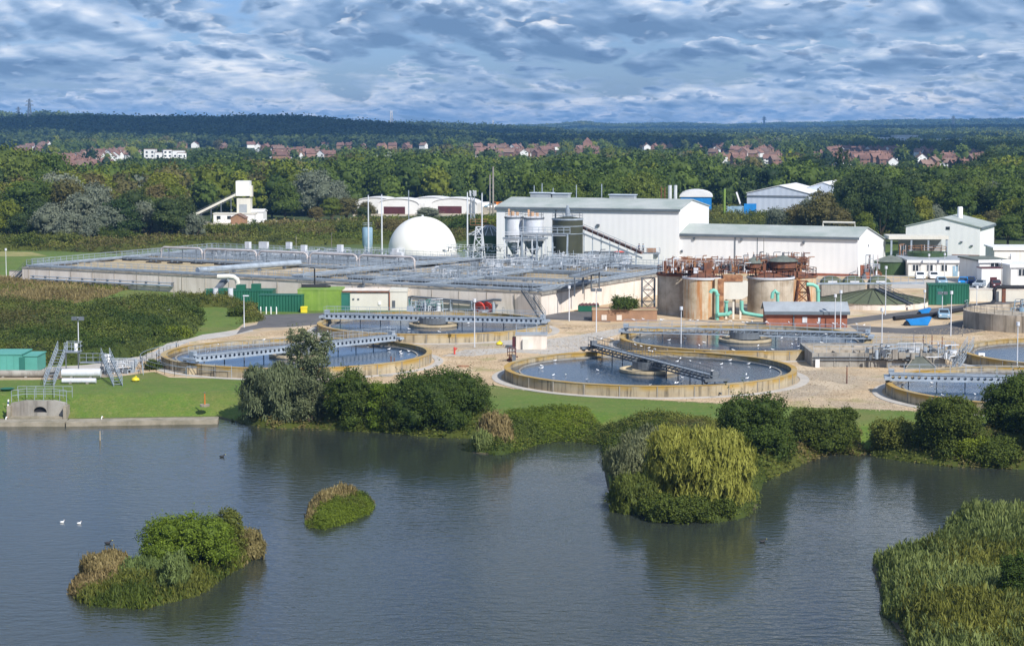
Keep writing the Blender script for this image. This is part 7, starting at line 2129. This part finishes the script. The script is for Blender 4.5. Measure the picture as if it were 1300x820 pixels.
while y < 1010:
    st = 8.5 + (y - 490) * .006; x = -.30 * y
    while x < .30 * y:
        xx, yy = x + rt.uniform(-.4, .4) * st, y + rt.uniform(-.45, .45) * st; x += st
        X = 650 + F * xx / yy
        if yy < np.interp(X, Xf, Yf): continue
        wood.append((xx, yy, X))
    y += st * .95
wins = [(244, 335, 240, 284, 625), (448, 612, 246, 273, 690), (945, 1050, 232, 282, 672), (858, 946, 240, 268, 670), (608, 642, 258, 270, 735), (155, 175, 226, 246, 645), (1150, 1290, 236, 300, 500), (618, 630, 210, 240, 655)]
cand = []
for (xx, yy, X) in wood:
    h = rt.uniform(10, 17.5); lim = np.interp(X, Xl, Yl) + rt.uniform(-1, 9)
    h = min(h, ZD(lim, yy))
    if h < 4: continue
    r = h * .40; rp = r / yy * F; yt = PXY(xx, yy, h)[1]
    if any((xx - a) ** 2 + (yy - b) ** 2 < c * c for a, b, c in spots): continue
    bad = False
    for (xa, xb, ya, yb, Dm) in wins:
        if yy < Dm and X + rp > xa and X - rp < xb and yt < yb - 3: bad = True; break
    if bad:
        if rt.random() < .5 and yy > 560:
            h2 = ZD(yb + 4, yy)
            if h2 > 3: h = h2
            else: continue
        else: continue
    if 618 < yy < 640 and 244 < X < 340: continue
    cand.append((yy, xx, h, X))
cand.sort()
for i, (yy, xx, h, X) in enumerate(cand):
    n_ = vnoise(np.array([xx / 45]), np.array([yy / 60]), 12)[0] + rt.uniform(-.5, .5)
    kd = 'dark' if n_ < -.55 else 'oak' if n_ < .35 else 'yellow' if n_ < .62 else 'brown' if n_ < .85 else 'silver'
    if 640 < X < 900: kd = {'dark': 'oak', 'brown': 'yellow', 'silver': 'yellow'}.get(kd, kd)
    if i < 284 - len(heroes): tree_at(kd, xx, yy, h, h * rt.uniform(.75, 1.0), i)
    else:
        # the rest of the nearer wood keeps the same crowns, as one mass
        wood_rest = cand[i:]; break
SPI = ['oak', 'dark', 'yellow', 'silver', 'brown']
tmplA = []
for q in range(6):
    rng = np.random.default_rng(500 + q)
    tmplA.append(blob(rng, crown_lobes(rng, 5.6, .6, 13, 9, .62, (.38, .55)), 900, 1.0, core=.8, jit=.6))
pts = []
for (yy, xx, h, X) in wood_rest:
    n_ = vnoise(np.array([xx / 45]), np.array([yy / 60]), 12)[0] + rt.uniform(-.5, .5)
    k = 1 if n_ < -.45 else 0 if n_ < .3 else 2 if n_ < .62 else 4 if n_ < .85 else 3
    pts.append((xx, yy, 0, h, k, 1.0))
forest('wood', pts, tmplA, 'deep mixed green wood between the works and the town', 'wood', seed=3)
# beyond: hedges and woods between the houses, then the wooded plain and ridges
tmplB = []
for q in range(6):
    rng = np.random.default_rng(600 + q); CSV, CSQ = cubesphere(2)
    tmplB.append(blob(rng, crown_lobes(rng, 6, .3, 13, 5, .6, (.42, .6)), 190, 1.7, core=.86, jit=.55))
hx = np.array([a for a, b, d in HOUSES]); hy = np.array([b for a, b, d in HOUSES]); hd = np.array([d for a, b, d in HOUSES])
pts = []
y = 1010.0
while y < 2350:
    st = 10 + (y - 1000) * .006; x = -.29 * y
    row = []
    while x < .29 * y: row.append((x + rt.uniform(-.45, .45) * st, y + rt.uniform(-.45, .45) * st)); x += st
    if row:
        hs = height(np.array([a for a, b in row]), np.array([b for a, b in row]))
        for (xx, yy), z in zip(row, hs):
            h = rt.uniform(8, 15); X = 650 + F * xx / yy; r = h * .42 / yy * F; yt = PXY(xx, yy, z + h)[1]
            # keep gardens and views on to the houses open
            m_ = (np.abs(hx - X) < r + 5) & (hd > yy - 25)
            if m_.any():
                f_ = m_ & (yt < hy - 2)
                if f_.any() and rt.random() < .98:
                    if rt.random() < .8: h = max(3.0, min(h, (ZD(hy[f_].max() - rt.uniform(-1, 2.2), yy) - z)))
                    else: continue
                    if h <= 3.0: continue
            n_ = vnoise(np.array([xx / 90]), np.array([yy / 130]), 17)[0] + rt.uniform(-.4, .4)
            k = 1 if n_ < -.15 else 0 if n_ < .35 else 2 if n_ < .6 else 4 if n_ < .85 else 3
            pts.append((xx, yy, z, h, k, 1.0))
    y += st
forest('town_trees', pts, tmplB, 'countless garden trees and copses among the distant houses', 'trees', seed=4)
tmplC = []
for q in range(5):
    rng = np.random.default_rng(700 + q)
    tmplC.append(blob(rng, crown_lobes(rng, 7, .2, 12, 2, .6, (.5, .65)), 60, 3.0, core=.9, jit=.5))
pts = []
y = 2350.0
while y < 10500:
    st = 14 + (y - 2300) * .0055; x = -.30 * y
    row = []
    while x < .30 * y: row.append((x + rt.uniform(-.45, .45) * st, y + rt.uniform(-.45, .45) * st)); x += st
    hs = height(np.array([a for a, b in row]), np.array([b for a, b in row]))
    open_ = vnoise(np.array([a / 420 for a, b in row]), np.array([b / 700 for a, b in row]), 23)
    for (xx, yy), z, o_ in zip(row, hs, open_):
        X = 650 + F * xx / yy
        ridge = yy < 3700 and X < 545
        if not ridge and o_ > .62 and rt.random() < .9: continue
        if any(abs(a - X) < 60 and 0 for a in ()): continue
        if 3300 < yy < 3560 and 1105 < X < 1230: continue
        h = rt.uniform(9, 15) if yy < 5000 else rt.uniform(7, 12)
        if yy < 3440 and 1105 < X < 1230: h = min(h, max(2, ZD(183, yy) - z))
        n_ = o_ + rt.uniform(-.5, .5)
        k = 1 if (ridge or n_ < 0) else 0 if n_ < .7 else 2
        pts.append((xx, yy, z, h, k, 1 + st / 40))
    y += st * 1.1
forest('distant_woodland', pts, tmplC, 'hazy dark woodland covering the plain and ridges on the skyline', 'woodland', seed=5)

# ------------------------------------------------------------------ bushes by the lake
CSV, CSQ = cubesphere(5)


def bush(label, px, pb, pt, wpx, m_, seed, n=7000, size=.20, name='bush', cat='bush', thin=.15, weep=None, depth=.8, core=.78, zb=None, jit=.7, nl=16, asp=(.5, 1.0), group=None, dome=.75, stems=True):
    zb = -1.9 if zb is None else zb
    x, y0, _ = G(px, pb, zb); R = wpx / F * y0 / 2; y = y0 + R * depth * .8
    z0 = hz(x, y) - .1 if zb > -1.85 else min(hz(x, y), -0.6) - .3
    z0 = min(z0, zb) if zb < 1 else zb; H = ZD(pt, y) - z0; x = XD(px, y, z0 + H / 2)
    n = int(n * (6.0 if weep else 5.0)); size = size * (.50 if weep else .78); nl = int(nl * 1.5)
    rng = np.random.default_rng(seed); lobes = [(0, 0, H * .42, R * .62, R * depth * .62, H * .44, .4)]
    for k in range(nl):
        a = rng.uniform(0, 2 * pi); f = rng.random() ** .8; q = rng.uniform(.20, .36) * min(R, H * 1.1)
        zz = q * .6 + (H - q * 1.5) * f; lim = sqrt(max(.05, 1 - (zz / H) ** 2 * dome))
        rr = max(0, (R - q * .9) * lim) * rng.uniform(.7, 1.0)
        lobes.append((rr * cos(a), rr * depth * sin(a), zz, q * rng.uniform(1.0, 1.45), q * 1.15, q * rng.uniform(.8, 1.15), rng.random()))
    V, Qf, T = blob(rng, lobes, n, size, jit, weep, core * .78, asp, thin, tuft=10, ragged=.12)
    # long shoots standing out of the mass, so that the outline is ragged
    Ls = np.array(lobes[1:]); ns = int(min(260, max(20, R * H * 3.2))); pick = rng.integers(0, len(Ls), ns)
    d = rng.normal(0, 1, (ns, 3)); d[:, 2] = np.abs(d[:, 2]) * 1.1 + .1; d /= np.linalg.norm(d, axis=1)[:, None]
    base = Ls[pick][:, :3] + d * Ls[pick][:, 3:6] * .8; ln = rng.uniform(.35, 1.0, ns) * min(1.6, .16 * (R + H))
    dirn = d * .7 + np.stack([rng.normal(0, .25, ns), rng.normal(0, .25, ns), rng.uniform(.2, .9, ns) * (1 if not weep else .3)], 1)
    kk = 16; tt = rng.uniform(.1, 1.0, (ns, kk, 1)); P = (base[:, None, :] + dirn[:, None, :] * ln[:, None, None] * tt + rng.normal(0, size * .55, (ns, kk, 3))).reshape(-1, 3)
    V2, Q2 = quads(P, np.repeat(d, kk, 0), size * rng.uniform(.6, 1.2, len(P)), rng, 1.0, (.4, .9), None)
    tn = np.clip(np.repeat(rng.random(ns), kk) * .6 + rng.random(len(P)) * .5, 0, 1)
    Qf = np.concatenate([Qf, Q2 + len(V)]); V = np.concatenate([V, V2]); T = np.concatenate([T, tn])
    t = thing(name, label, cat, (x, y, z0), group)
    obj_np('foliage' if name != 'tree' else 'crown', mesh_np('foliage', V, Qf, M[m_], T), (0, 0, 0), t)
    b_ = MB(x, y, 0, z0)
    for k in range(5):
        a = k * 1.26; b_.tube([(.15 * cos(a), .15 * sin(a), -.2), (R * .25 * cos(a), R * .2 * sin(a), H * .35), (R * .45 * cos(a), R * .4 * sin(a), H * .7)], [.13, .08, .03], 6)
    b_.build('stem' if name != 'tree' else 'trunk', M['bark'], t)
    return t


bush('grey green willow bush drooping to the water at the left of the bank', 348, 541, 466, 95, 'leaf_grey', 1, 9000, .26, weep=2.6, thin=.2)
bush('tall feathery grey green tree in front of the leftmost tank', 394, 520, 414, 62, 'leaf_grey', 2, 5200, .24, name='tree', cat='tree', zb=-.8, thin=.45, core=.5, nl=20, dome=.5)
bush('low grey willow bush at the foot of the feathery tree', 395, 542, 478, 48, 'leaf_grey', 3, 3500, .22)
bush('green bush with a browner top, between the willow and yellow bush', 443, 547, 468, 72, 'leaf_bush', 4, 6500, .2)
bush('narrow yellow green bush squeezed between two dark bushes', 484, 548, 483, 38, 'leaf_lime', 5, 3000, .18)
bush('large round dark green bush overhanging the lake', 557, 553, 470, 140, 'leaf_bush', 6, 17000, .2, nl=26, thin=.1)
bush('small bush filling the foot between the yellow and large bushes', 500, 549, 500, 44, 'leaf_bush', 61, 3000, .2)
bush('dry tawny grass tussock on the small point', 630, 571, 528, 50, 'leaf_dry', 7, 3800, .22, weep=3.0, core=.7, stems=False)
bush('low dry tussock at the tip of the small point', 612, 574, 550, 30, 'leaf_reed', 71, 1500, .2, weep=3.0, core=.7)
bush('dark green rounded tree behind the willow island', 958, 598, 503, 108, 'leaf_bush', 8, 13000, .21, name='tree', cat='tree', nl=24)
bush('dense bush between the dark tree and the grass gap', 1040, 577, 520, 92, 'leaf_bush', 9, 9000, .2)
bush('small taller bush on the left shoulder of the grass gap', 1070, 572, 517, 46, 'leaf_bush', 10, 4500, .19)
bush('bramble bush right of the grass gap with paler leaves', 1133, 580, 532, 66, 'leaf_bramble', 11, 6000, .2)
bush('tall dark rounded tree right of the bramble bush', 1203, 589, 504, 88, 'leaf_bush', 12, 11500, .21, name='tree', cat='tree', nl=22)
bush('tallest tree at the right edge in front of the near right tank', 1282, 580, 474, 84, 'leaf_bush', 13, 10500, .22, name='tree', cat='tree', nl=22, thin=.3)
bush('leafy undergrowth bush at the water on the right edge', 1262, 593, 556, 80, 'leaf_bush', 14, 6000, .2)
bush('small green bush at the water right of the tall rounded tree', 1236, 591, 556, 46, 'leaf_lime', 15, 2600, .2)
bush('bush beyond the right edge of the bank', 1335, 594, 500, 80, 'leaf_bush', 16, 6000, .22)
bush('weeping yellow green willow on the lakeside point', 888, 652, 549, 150, 'leaf_willow', 20, 15000, .20, name='tree', cat='tree', weep=4.2, thin=.2, nl=30, depth=.75, core=.8, dome=.55)
bush('grey green sedge clump on the left side of the point', 812, 620, 546, 92, 'leaf_grey', 21, 8500, .18, weep=3.4, core=.8)
bush('low green shrubs along the waterline below the willow', 866, 662, 630, 150, 'leaf_bush', 22, 8500, .2, depth=.5)
bush('olive brown sedge in front left of the willow', 808, 650, 602, 70, 'leaf_bramble', 23, 4200, .17, weep=3.2, core=.78, depth=.6)
bush('green reeds at the left waterline of the point', 795, 648, 608, 50, 'leaf_bramble', 24, 3200, .18, depth=.6)
bush('tawny sedge between the sedge clump and the willow', 850, 628, 556, 50, 'leaf_bramble', 25, 3600, .18, weep=3.0)
bush('bright green rounded bush on the left islet', 236, 734, 655, 132, 'leaf_lime', 30, 15000, .15, nl=24, zb=-1.75)
bush('brown twiggy bush at the back right of the left islet', 282, 712, 648, 64, 'leaf_bramble', 31, 5500, .14, zb=-1.75, thin=.35)
bush('pale dead reeds at the right tip of the left islet', 312, 706, 672, 52, 'leaf_dry', 32, 3600, .13, zb=-1.7, weep=2.5)
bush('tawny grass clump at the left end of the left islet', 132, 738, 704, 74, 'leaf_dry', 33, 5200, .14, zb=-1.7, weep=3.4)
bush('green grass clump in the middle front of the left islet', 180, 742, 712, 60, 'leaf_reed', 34, 4500, .14, zb=-1.7, weep=3.4)
bush('blue green reed clump at the front of the left islet', 222, 752, 704, 46, 'leaf_reed', 35, 3000, .14, zb=-1.75, weep=3.6)
ISL = lambda: scrub('islet_scrub', [(388, 664), (392, 648), (410, 637), (440, 629), (470, 628), (478, 637), (470, 648), (440, 660), (410, 668)], -1.6, 1.0, 'low green scrub covering the small islet', 'scrub', ['leaf_lime', 'leaf_bush', 'leaf_bramble'], 45000, .085, 26, hsc=1.2)
bush('dark leafy bush in the bottom right corner', 1290, 780, 702, 50, 'leaf_bush', 38, 4500, .14, zb=-1.6)
bush('shrub growing on top of the tan brick enclosure', 795, 394, 377, 42, 'leaf_bush', 39, 1600, .24, zb=1.76, depth=.5)
bush('small bush at the left foot of the leftmost tank', 194, 470, 458, 22, 'leaf_bush', 40, 1100, .2, zb=0)


def scrub(name, pts, z, H, label, cat, m_list, n, size, seed, weep=None, px=True, jit=.7, hsc=5.0, core=True, asp=(.5, 1.)):
    """a thicket over an area: bumpy under-mass and leaves all over it"""
    poly = GP(pts, z) if px else pts
    xs, ys = [p[0] for p in poly], [p[1] for p in poly]; rng = np.random.default_rng(seed)
    X = rng.uniform(min(xs), max(xs), n * 4); Y = rng.uniform(min(ys), max(ys), n * 4)
    tuft = 8; nc = n // tuft; X, Y = X[:nc * 3], Y[:nc * 3]
    edge = lambda X, Y: sdist(X, Y, poly) + H * .45 * vnoise(X / 2.2, Y / 2.2, seed + 30)
    d = edge(X, Y); k = d > 0; X, Y, d = X[k][:nc], Y[k][:nc], d[k][:nc]
    lump = lambda X, Y: np.abs(vnoise(X / hsc, Y / hsc, seed + 2)) * .9 + .5 * np.abs(vnoise(X / hsc * 2.7, Y / hsc * 2.7, seed + 3))

    def top(X, Y, d): return height(X, Y) + np.clip(d / (H * .9), 0, 1) ** .6 * H * (.98 - .62 * np.clip(lump(X, Y), 0, 1.3))
    e = .35; Z = top(X, Y, d)
    gx = (top(X + e, Y, d) - Z) / e; gy = (top(X, Y + e, d) - Z) / e
    N = np.stack([-gx, -gy, np.ones_like(X)], 1); N /= np.linalg.norm(N, axis=1)[:, None]
    Pc = np.stack([X, Y, Z + (rng.random(len(X)) < .2) * rng.uniform(0, .28, len(X)) * H - .04 * H], 1)
    idx = np.repeat(np.arange(len(Pc)), tuft)
    sg = size * (.8 + H * .12)
    P = Pc[idx] + rng.normal(0, 1, (len(idx), 3)) * sg * [1, 1, .8 if not weep else 1.8]; N = N[idx]
    V, Qf = quads(P, N, size * rng.uniform(.6, 1.4, len(P)), rng, jit, asp, weep)
    patch = vnoise(X / (hsc * 1.2), Y / (hsc * 1.2), seed + 7) + rng.uniform(-.35, .35, len(X))
    T = np.clip((.38 + .3 * vnoise(X / 2.2, Y / 2.2, seed + 4) + rng.uniform(-.25, .25, len(X)))[idx] + rng.uniform(-.25, .25, len(P)), 0, 1)
    mi = np.zeros(len(P), int); pr = patch[idx]
    if len(m_list) > 1: mi[pr > .45] = 1
    if len(m_list) > 2: mi[pr < -.5] = 2
    # under-mass as a grid
    gs = max(.7, H * .35); ax = np.arange(min(xs), max(xs) + gs, gs); ay = np.arange(min(ys), max(ys) + gs, gs)
    GX, GY = np.meshgrid(ax, ay); dd = edge(GX.ravel(), GY.ravel()); GZ = np.where(dd > 0, top(GX.ravel(), GY.ravel(), np.maximum(dd, 0)) - .2 * H, height(GX.ravel(), GY.ravel()) - .3)
    nx = len(ax); ii = (np.arange(len(ay) - 1)[:, None] * nx + np.arange(nx - 1)[None, :]).ravel()
    q = np.stack([ii, ii + 1, ii + nx + 1, ii + nx], 1); q = q[(dd[q] > -gs).all(1)]
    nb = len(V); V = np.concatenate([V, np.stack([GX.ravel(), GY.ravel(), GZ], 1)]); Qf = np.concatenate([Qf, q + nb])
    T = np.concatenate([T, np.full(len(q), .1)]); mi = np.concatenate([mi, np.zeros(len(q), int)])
    o = obj_np(name, mesh_np(name, V, Qf, [M[a] for a in m_list], T, mi)); props(o, label, cat, kind='stuff')
    return o


B3 = ['leaf_bramble', 'leaf_brown', 'leaf_bush']
ISL()
scrub('islet_fringe', [(386, 666), (389, 648), (400, 640), (425, 632), (450, 627), (462, 630), (430, 638), (408, 648), (402, 666)], -1.5, 1.25, 'tawny dry fringe on the left and back of the small islet', 'sedge', ['leaf_dry', 'leaf_bramble'], 9000, .075, 27, weep=4.5, hsc=2.5)
MOUND = [(20, 402, 384, 60, 'leaf_bramble', 'olive shrub at the upper left of the bramble mound'), (60, 425, 404, 55, 'leaf_grey', 'greyish shrub left of the twin floodlight post'), (128, 432, 404, 60, 'leaf_bush', 'green shrub right of the twin floodlight post'), (160, 405, 386, 50, 'leaf_brown', 'brownish shrub at the top of the bramble mound'),
         (200, 398, 379, 56, 'leaf_bramble', 'olive shrub left of the lamp in the brambles'), (238, 408, 388, 44, 'leaf_bush', 'green shrub right of the lamp in the brambles'), (182, 437, 414, 54, 'leaf_bush', 'green shrub above the path bend left of the tank'), (30, 445, 424, 60, 'leaf_bush', 'dark shrub behind the turquoise cabin'),
         (88, 452, 432, 40, 'leaf_bramble', 'olive shrub just behind the left steel stairs'), (-10, 420, 398, 60, 'leaf_bush', 'green shrub cut by the left edge on the mound'), (225, 432, 414, 34, 'leaf_lime', 'bright small shrub at the right foot of the mound'), (275, 392, 378, 44, 'leaf_brown', 'brown shrub left of the dark green plant housing'), (308, 404, 390, 36, 'leaf_bush', 'green shrub at the corner of the green containers')]
for i, (px, pb, pt, w, m_, lab) in enumerate(MOUND): bush(lab, px, pb, pt, w, m_, 800 + i, 1500, .26, zb=hz(*G(px, pb, 1)[:2]) - .2, nl=8, group='shrubs in the bramble thicket', name='shrub', cat='shrub')
for i, (px, pb, pt, w, m_, lab) in enumerate(((30, 318, 300, 60, 'leaf_bush', 'leftmost shrub in the scrub belt behind the mown strip'), (85, 316, 296, 60, 'leaf_bramble', 'olive shrub in the scrub belt right of the mown strip lamp'), (150, 312, 290, 70, 'leaf_bush', 'green shrub below the silvery thicket'), (205, 308, 288, 60, 'leaf_dry', 'dry tawny shrub below the silvery thicket'), (262, 306, 284, 64, 'leaf_bramble', 'olive shrub below the conveyor foot'),
         (322, 304, 285, 56, 'leaf_bush', 'green shrub below the batching tower'), (452, 303, 281, 60, 'leaf_bramble', 'olive shrub left of the blue grey silo'), (400, 308, 290, 60, 'leaf_brown', 'brown shrub behind the rear walkway cabinets'), (590, 300, 276, 56, 'leaf_bush', 'green shrub right behind the dome'), (500, 300, 278, 50, 'leaf_brown', 'brown shrub left behind the dome'), (625, 296, 274, 40, 'leaf_lime', 'bright shrub behind the ribbed green tank'))):
    bush(lab, px, pb, pt, w, m_, 840 + i, 1700, .42, zb=0, nl=9, group='shrubs in the scrub belt', name='shrub', cat='shrub')
scrub('bramble_thicket', [(-60, 388), (40, 390), (66, 404), (100, 410), (128, 402), (165, 389), (205, 386), (262, 387), (258, 392), (246, 398), (256, 420), (245, 428), (210, 437), (194, 448), (160, 458), (108, 464), (60, 464), (-60, 468)], 0, 2.6, 'wide bramble thicket on the mound left of the tanks', 'bramble', B3, 95000, .21, 11)
scrub('bramble_hedge', [(215, 384), (262, 380), (300, 386), (330, 400), (334, 408), (300, 412), (312, 400), (280, 392), (250, 392)], 0, 1.9, 'bramble hedge curling round the grass mound by the green containers', 'bramble', B3, 14000, .2, 12)
scrub('scrub_belt', [(-80, 306), (60, 304), (150, 300), (250, 296), (330, 292), (430, 290), (500, 288), (600, 287), (640, 290), (640, 300), (560, 310), (480, 310), (380, 312), (290, 312), (200, 316), (150, 322), (90, 320), (30, 318), (-80, 322)], 0, 2.4, 'long belt of scrub and brambles behind the basins', 'scrub', ['leaf_bramble', 'leaf_brown', 'leaf_oak'], 100000, .38, 13, hsc=11)
scrub('scrub_slope', [(330, 290), (450, 286), (560, 284), (640, 283), (642, 289), (560, 288), (430, 291), (330, 293)], 0, 2.0, 'bushy slope between the scrub belt and the arch roofed sheds', 'scrub', ['leaf_bramble', 'leaf_dry', 'leaf_bush'], 24000, .6, 14, hsc=10)
scrub('bank_scrub', [(618, 540), (700, 537), (800, 540), (905, 543), (930, 550), (912, 562), (880, 590), (800, 590), (775, 572), (760, 551), (700, 549), (655, 558), (640, 566), (618, 560)], -.8, 1.3, 'dark bramble scrub covering the lake bank below the grass verge', 'scrub', ['leaf_bush', 'leaf_bramble', 'leaf_lime'], 48000, .14, 15)
scrub('bright_undergrowth', [(640, 540), (700, 537), (750, 539), (765, 548), (756, 557), (700, 556), (672, 561), (655, 570), (640, 566)], -1.4, 1.0, 'bright green undergrowth at the waterline right of the tawny tussock', 'undergrowth', ['leaf_lime', 'leaf_bramble'], 20000, .12, 16)
scrub('bank_undergrowth', [(290, 530), (420, 525), (620, 535), (616, 557), (480, 546), (330, 540)], -1.6, 1.1, 'low undergrowth under the lakeside bushes', 'undergrowth', B3, 8000, .2, 17)
scrub('right_undergrowth', [(930, 560), (1010, 565), (1095, 560), (1100, 574), (1052, 573), (1010, 591), (985, 602), (950, 610)], -1.6, 1.2, 'low undergrowth under the bushes on the right bank', 'undergrowth', B3, 6000, .2, 18)
scrub('shore_undergrowth', [(1105, 560), (1200, 565), (1400, 570), (1400, 597), (1300, 593), (1200, 589), (1140, 581), (1104, 574)], -1.6, 1.3, 'low undergrowth under the trees along the right shore', 'undergrowth', B3, 8000, .2, 19)
scrub('reed_bed', [(1108, 722), (1117, 706), (1160, 698), (1190, 692), (1198, 669), (1216, 657), (1260, 654), (1320, 658), (1480, 662), (1480, 850), (1180, 855), (1127, 780)], -1.7, 1.7, 'green reed bed in the bottom right corner of the lake', 'reeds', ['leaf_reed', 'leaf_bramble'], 100000, .085, 20, weep=5.0, hsc=2.2)
scrub('islet_grass', [(100, 727), (122, 717), (175, 723), (200, 704), (250, 694), (300, 690), (333, 687), (316, 705), (288, 724), (253, 750), (180, 768), (112, 763), (88, 745)], -1.6, .8, 'rough grass covering the left islet', 'grass', ['leaf_bramble', 'leaf_dry', 'leaf_bush'], 40000, .07, 21, weep=4.5, hsc=1.3)
scrub('point_grass', [(770, 592), (776, 621), (796, 643), (852, 656), (905, 659), (946, 654), (960, 645), (970, 620), (982, 602), (900, 560), (800, 560)], -1.6, 1.2, 'rank growth under the willow on the lakeside point', 'undergrowth', B3, 34000, .11, 22, hsc=3)
scrub('meadow_grass', [(-60, 358), (60, 358), (150, 365), (170, 371), (140, 380), (90, 387), (60, 391), (20, 383), (-60, 375)], 0, .55, 'tall dry meadow grass left of the basin wall', 'grass', ['leaf_dry', 'leaf_bramble'], 30000, .12, 23, weep=3.5)

scrub('shed_scrub', [(868, 268), (950, 270), (950, 288), (868, 284)], 0, 3, 'rough bushes between the tall shed and the industrial shed', 'scrub', B3, 9000, .5, 24, hsc=9)
scrub('rear_scrub', [(945, 279), (1060, 279), (1150, 290), (1150, 300), (945, 290)], 0, 3.0, 'rough bushes right behind the lower white shed', 'scrub', B3, 16000, .5, 25, hsc=9)
rng = np.random.default_rng(88)
yard_ = GP([(196, 474), (330, 484), (560, 490), (650, 495), (800, 508), (1000, 518), (1172, 524), (1300, 531), (1300, 410), (1100, 424), (900, 420), (700, 410), (640, 404), (420, 412), (330, 424), (250, 432)])
xs_, ys_ = [p[0] for p in yard_], [p[1] for p in yard_]
X = rng.uniform(min(xs_), max(xs_), 420000); Y = rng.uniform(min(ys_), max(ys_), 420000)
k_ = (sdist(X, Y, yard_) > 0) & (vnoise(X / 7, Y / 7, 55) + rng.uniform(-.9, .9, len(X)) > 0)
for (cx_, cy_) in ((c1x, c1y), (c2x, c2y), (c3x, c3y), (c4x, c4y), (c5x, c5y), (c6x, c6y)): k_ &= np.hypot(X - cx_, Y - cy_) > 18.8
X, Y = X[k_][:110000], Y[k_][:110000]
V, Qf = quads(np.stack([X, Y, np.full(len(X), .055)], 1), np.tile([[0, 0, 1.0]], (len(X), 1)), rng.uniform(.06, .17, len(X)), rng, .22)
props(obj_np('gravel_stones', mesh_np('gravel_stones', V, Qf, [M['stone_dark'], M['stone_pale'], M['gravel']], None, rng.choice([0, 1, 1, 2], len(Qf)))), 'loose stones and darker grit scattered over the gravel yard', 'gravel', kind='stuff')
# ------------------------------------------------------------------ unseen clouds, added above the view to shade the town and far hills
for i, (sx_, sy_, ax_, ay_) in enumerate(((-380, 2950, 420, 520), (60, 3600, 260, 420), (900, 3300, 420, 430), (1500, 5600, 900, 500), (-200, 5900, 900, 500), (300, 7600, 1000, 400), (500, 4300, 300, 250), (420, 1900, 150, 260), (60, 2500, 200, 220), (330, 1020, 90, 110))):
    Hc = 900; k = Hc / math.tan(SEL); cx, cy = sx_ + SAZ[0] * k, sy_ + SAZ[1] * k
    rng = np.random.default_rng(i); Vs, Qs, nb = [], [], 0
    S, SQ = cubesphere(6)
    for j in range(12):
        a = rng.uniform(0, 6.28); f = rng.uniform(0, .7); r = rng.uniform(.3, .5)
        P = S * (1 + .12 * vnoise(S[:, 0] * 3 + j, S[:, 1] * 3 + S[:, 2] * 3, j))[:, None] * [ax_ * r, ay_ * r, 90] + [cx + ax_ * f * cos(a), cy + ay_ * f * sin(a), Hc + rng.uniform(-20, 30)]
        Vs.append(P); Qs.append(SQ + nb); nb += len(P)
    o = obj_np('cloud', mesh_np('cloud', np.concatenate(Vs), np.concatenate(Qs), M['feather'], smooth=True)); props(o, kind='structure')

# the air itself
b_ = MB(); b_.box(-5200, 5200, -60, 12900, -6.0, 112)
hzm = bpy.data.materials.new('haze'); hzm.use_nodes = True
nt = hzm.node_tree; nt.nodes.clear()
o_ = nt.nodes.new('ShaderNodeOutputMaterial'); v_ = nt.nodes.new('ShaderNodeVolumePrincipled')
v_.inputs['Color'].default_value = (0.22, 0.52, 1.0, 1); v_.inputs['Density'].default_value = 8.0e-5; v_.inputs['Anisotropy'].default_value = 0.0
nt.links.new(v_.outputs[0], o_.inputs['Volume'])
props(b_.build('haze', hzm), kind='stuff')
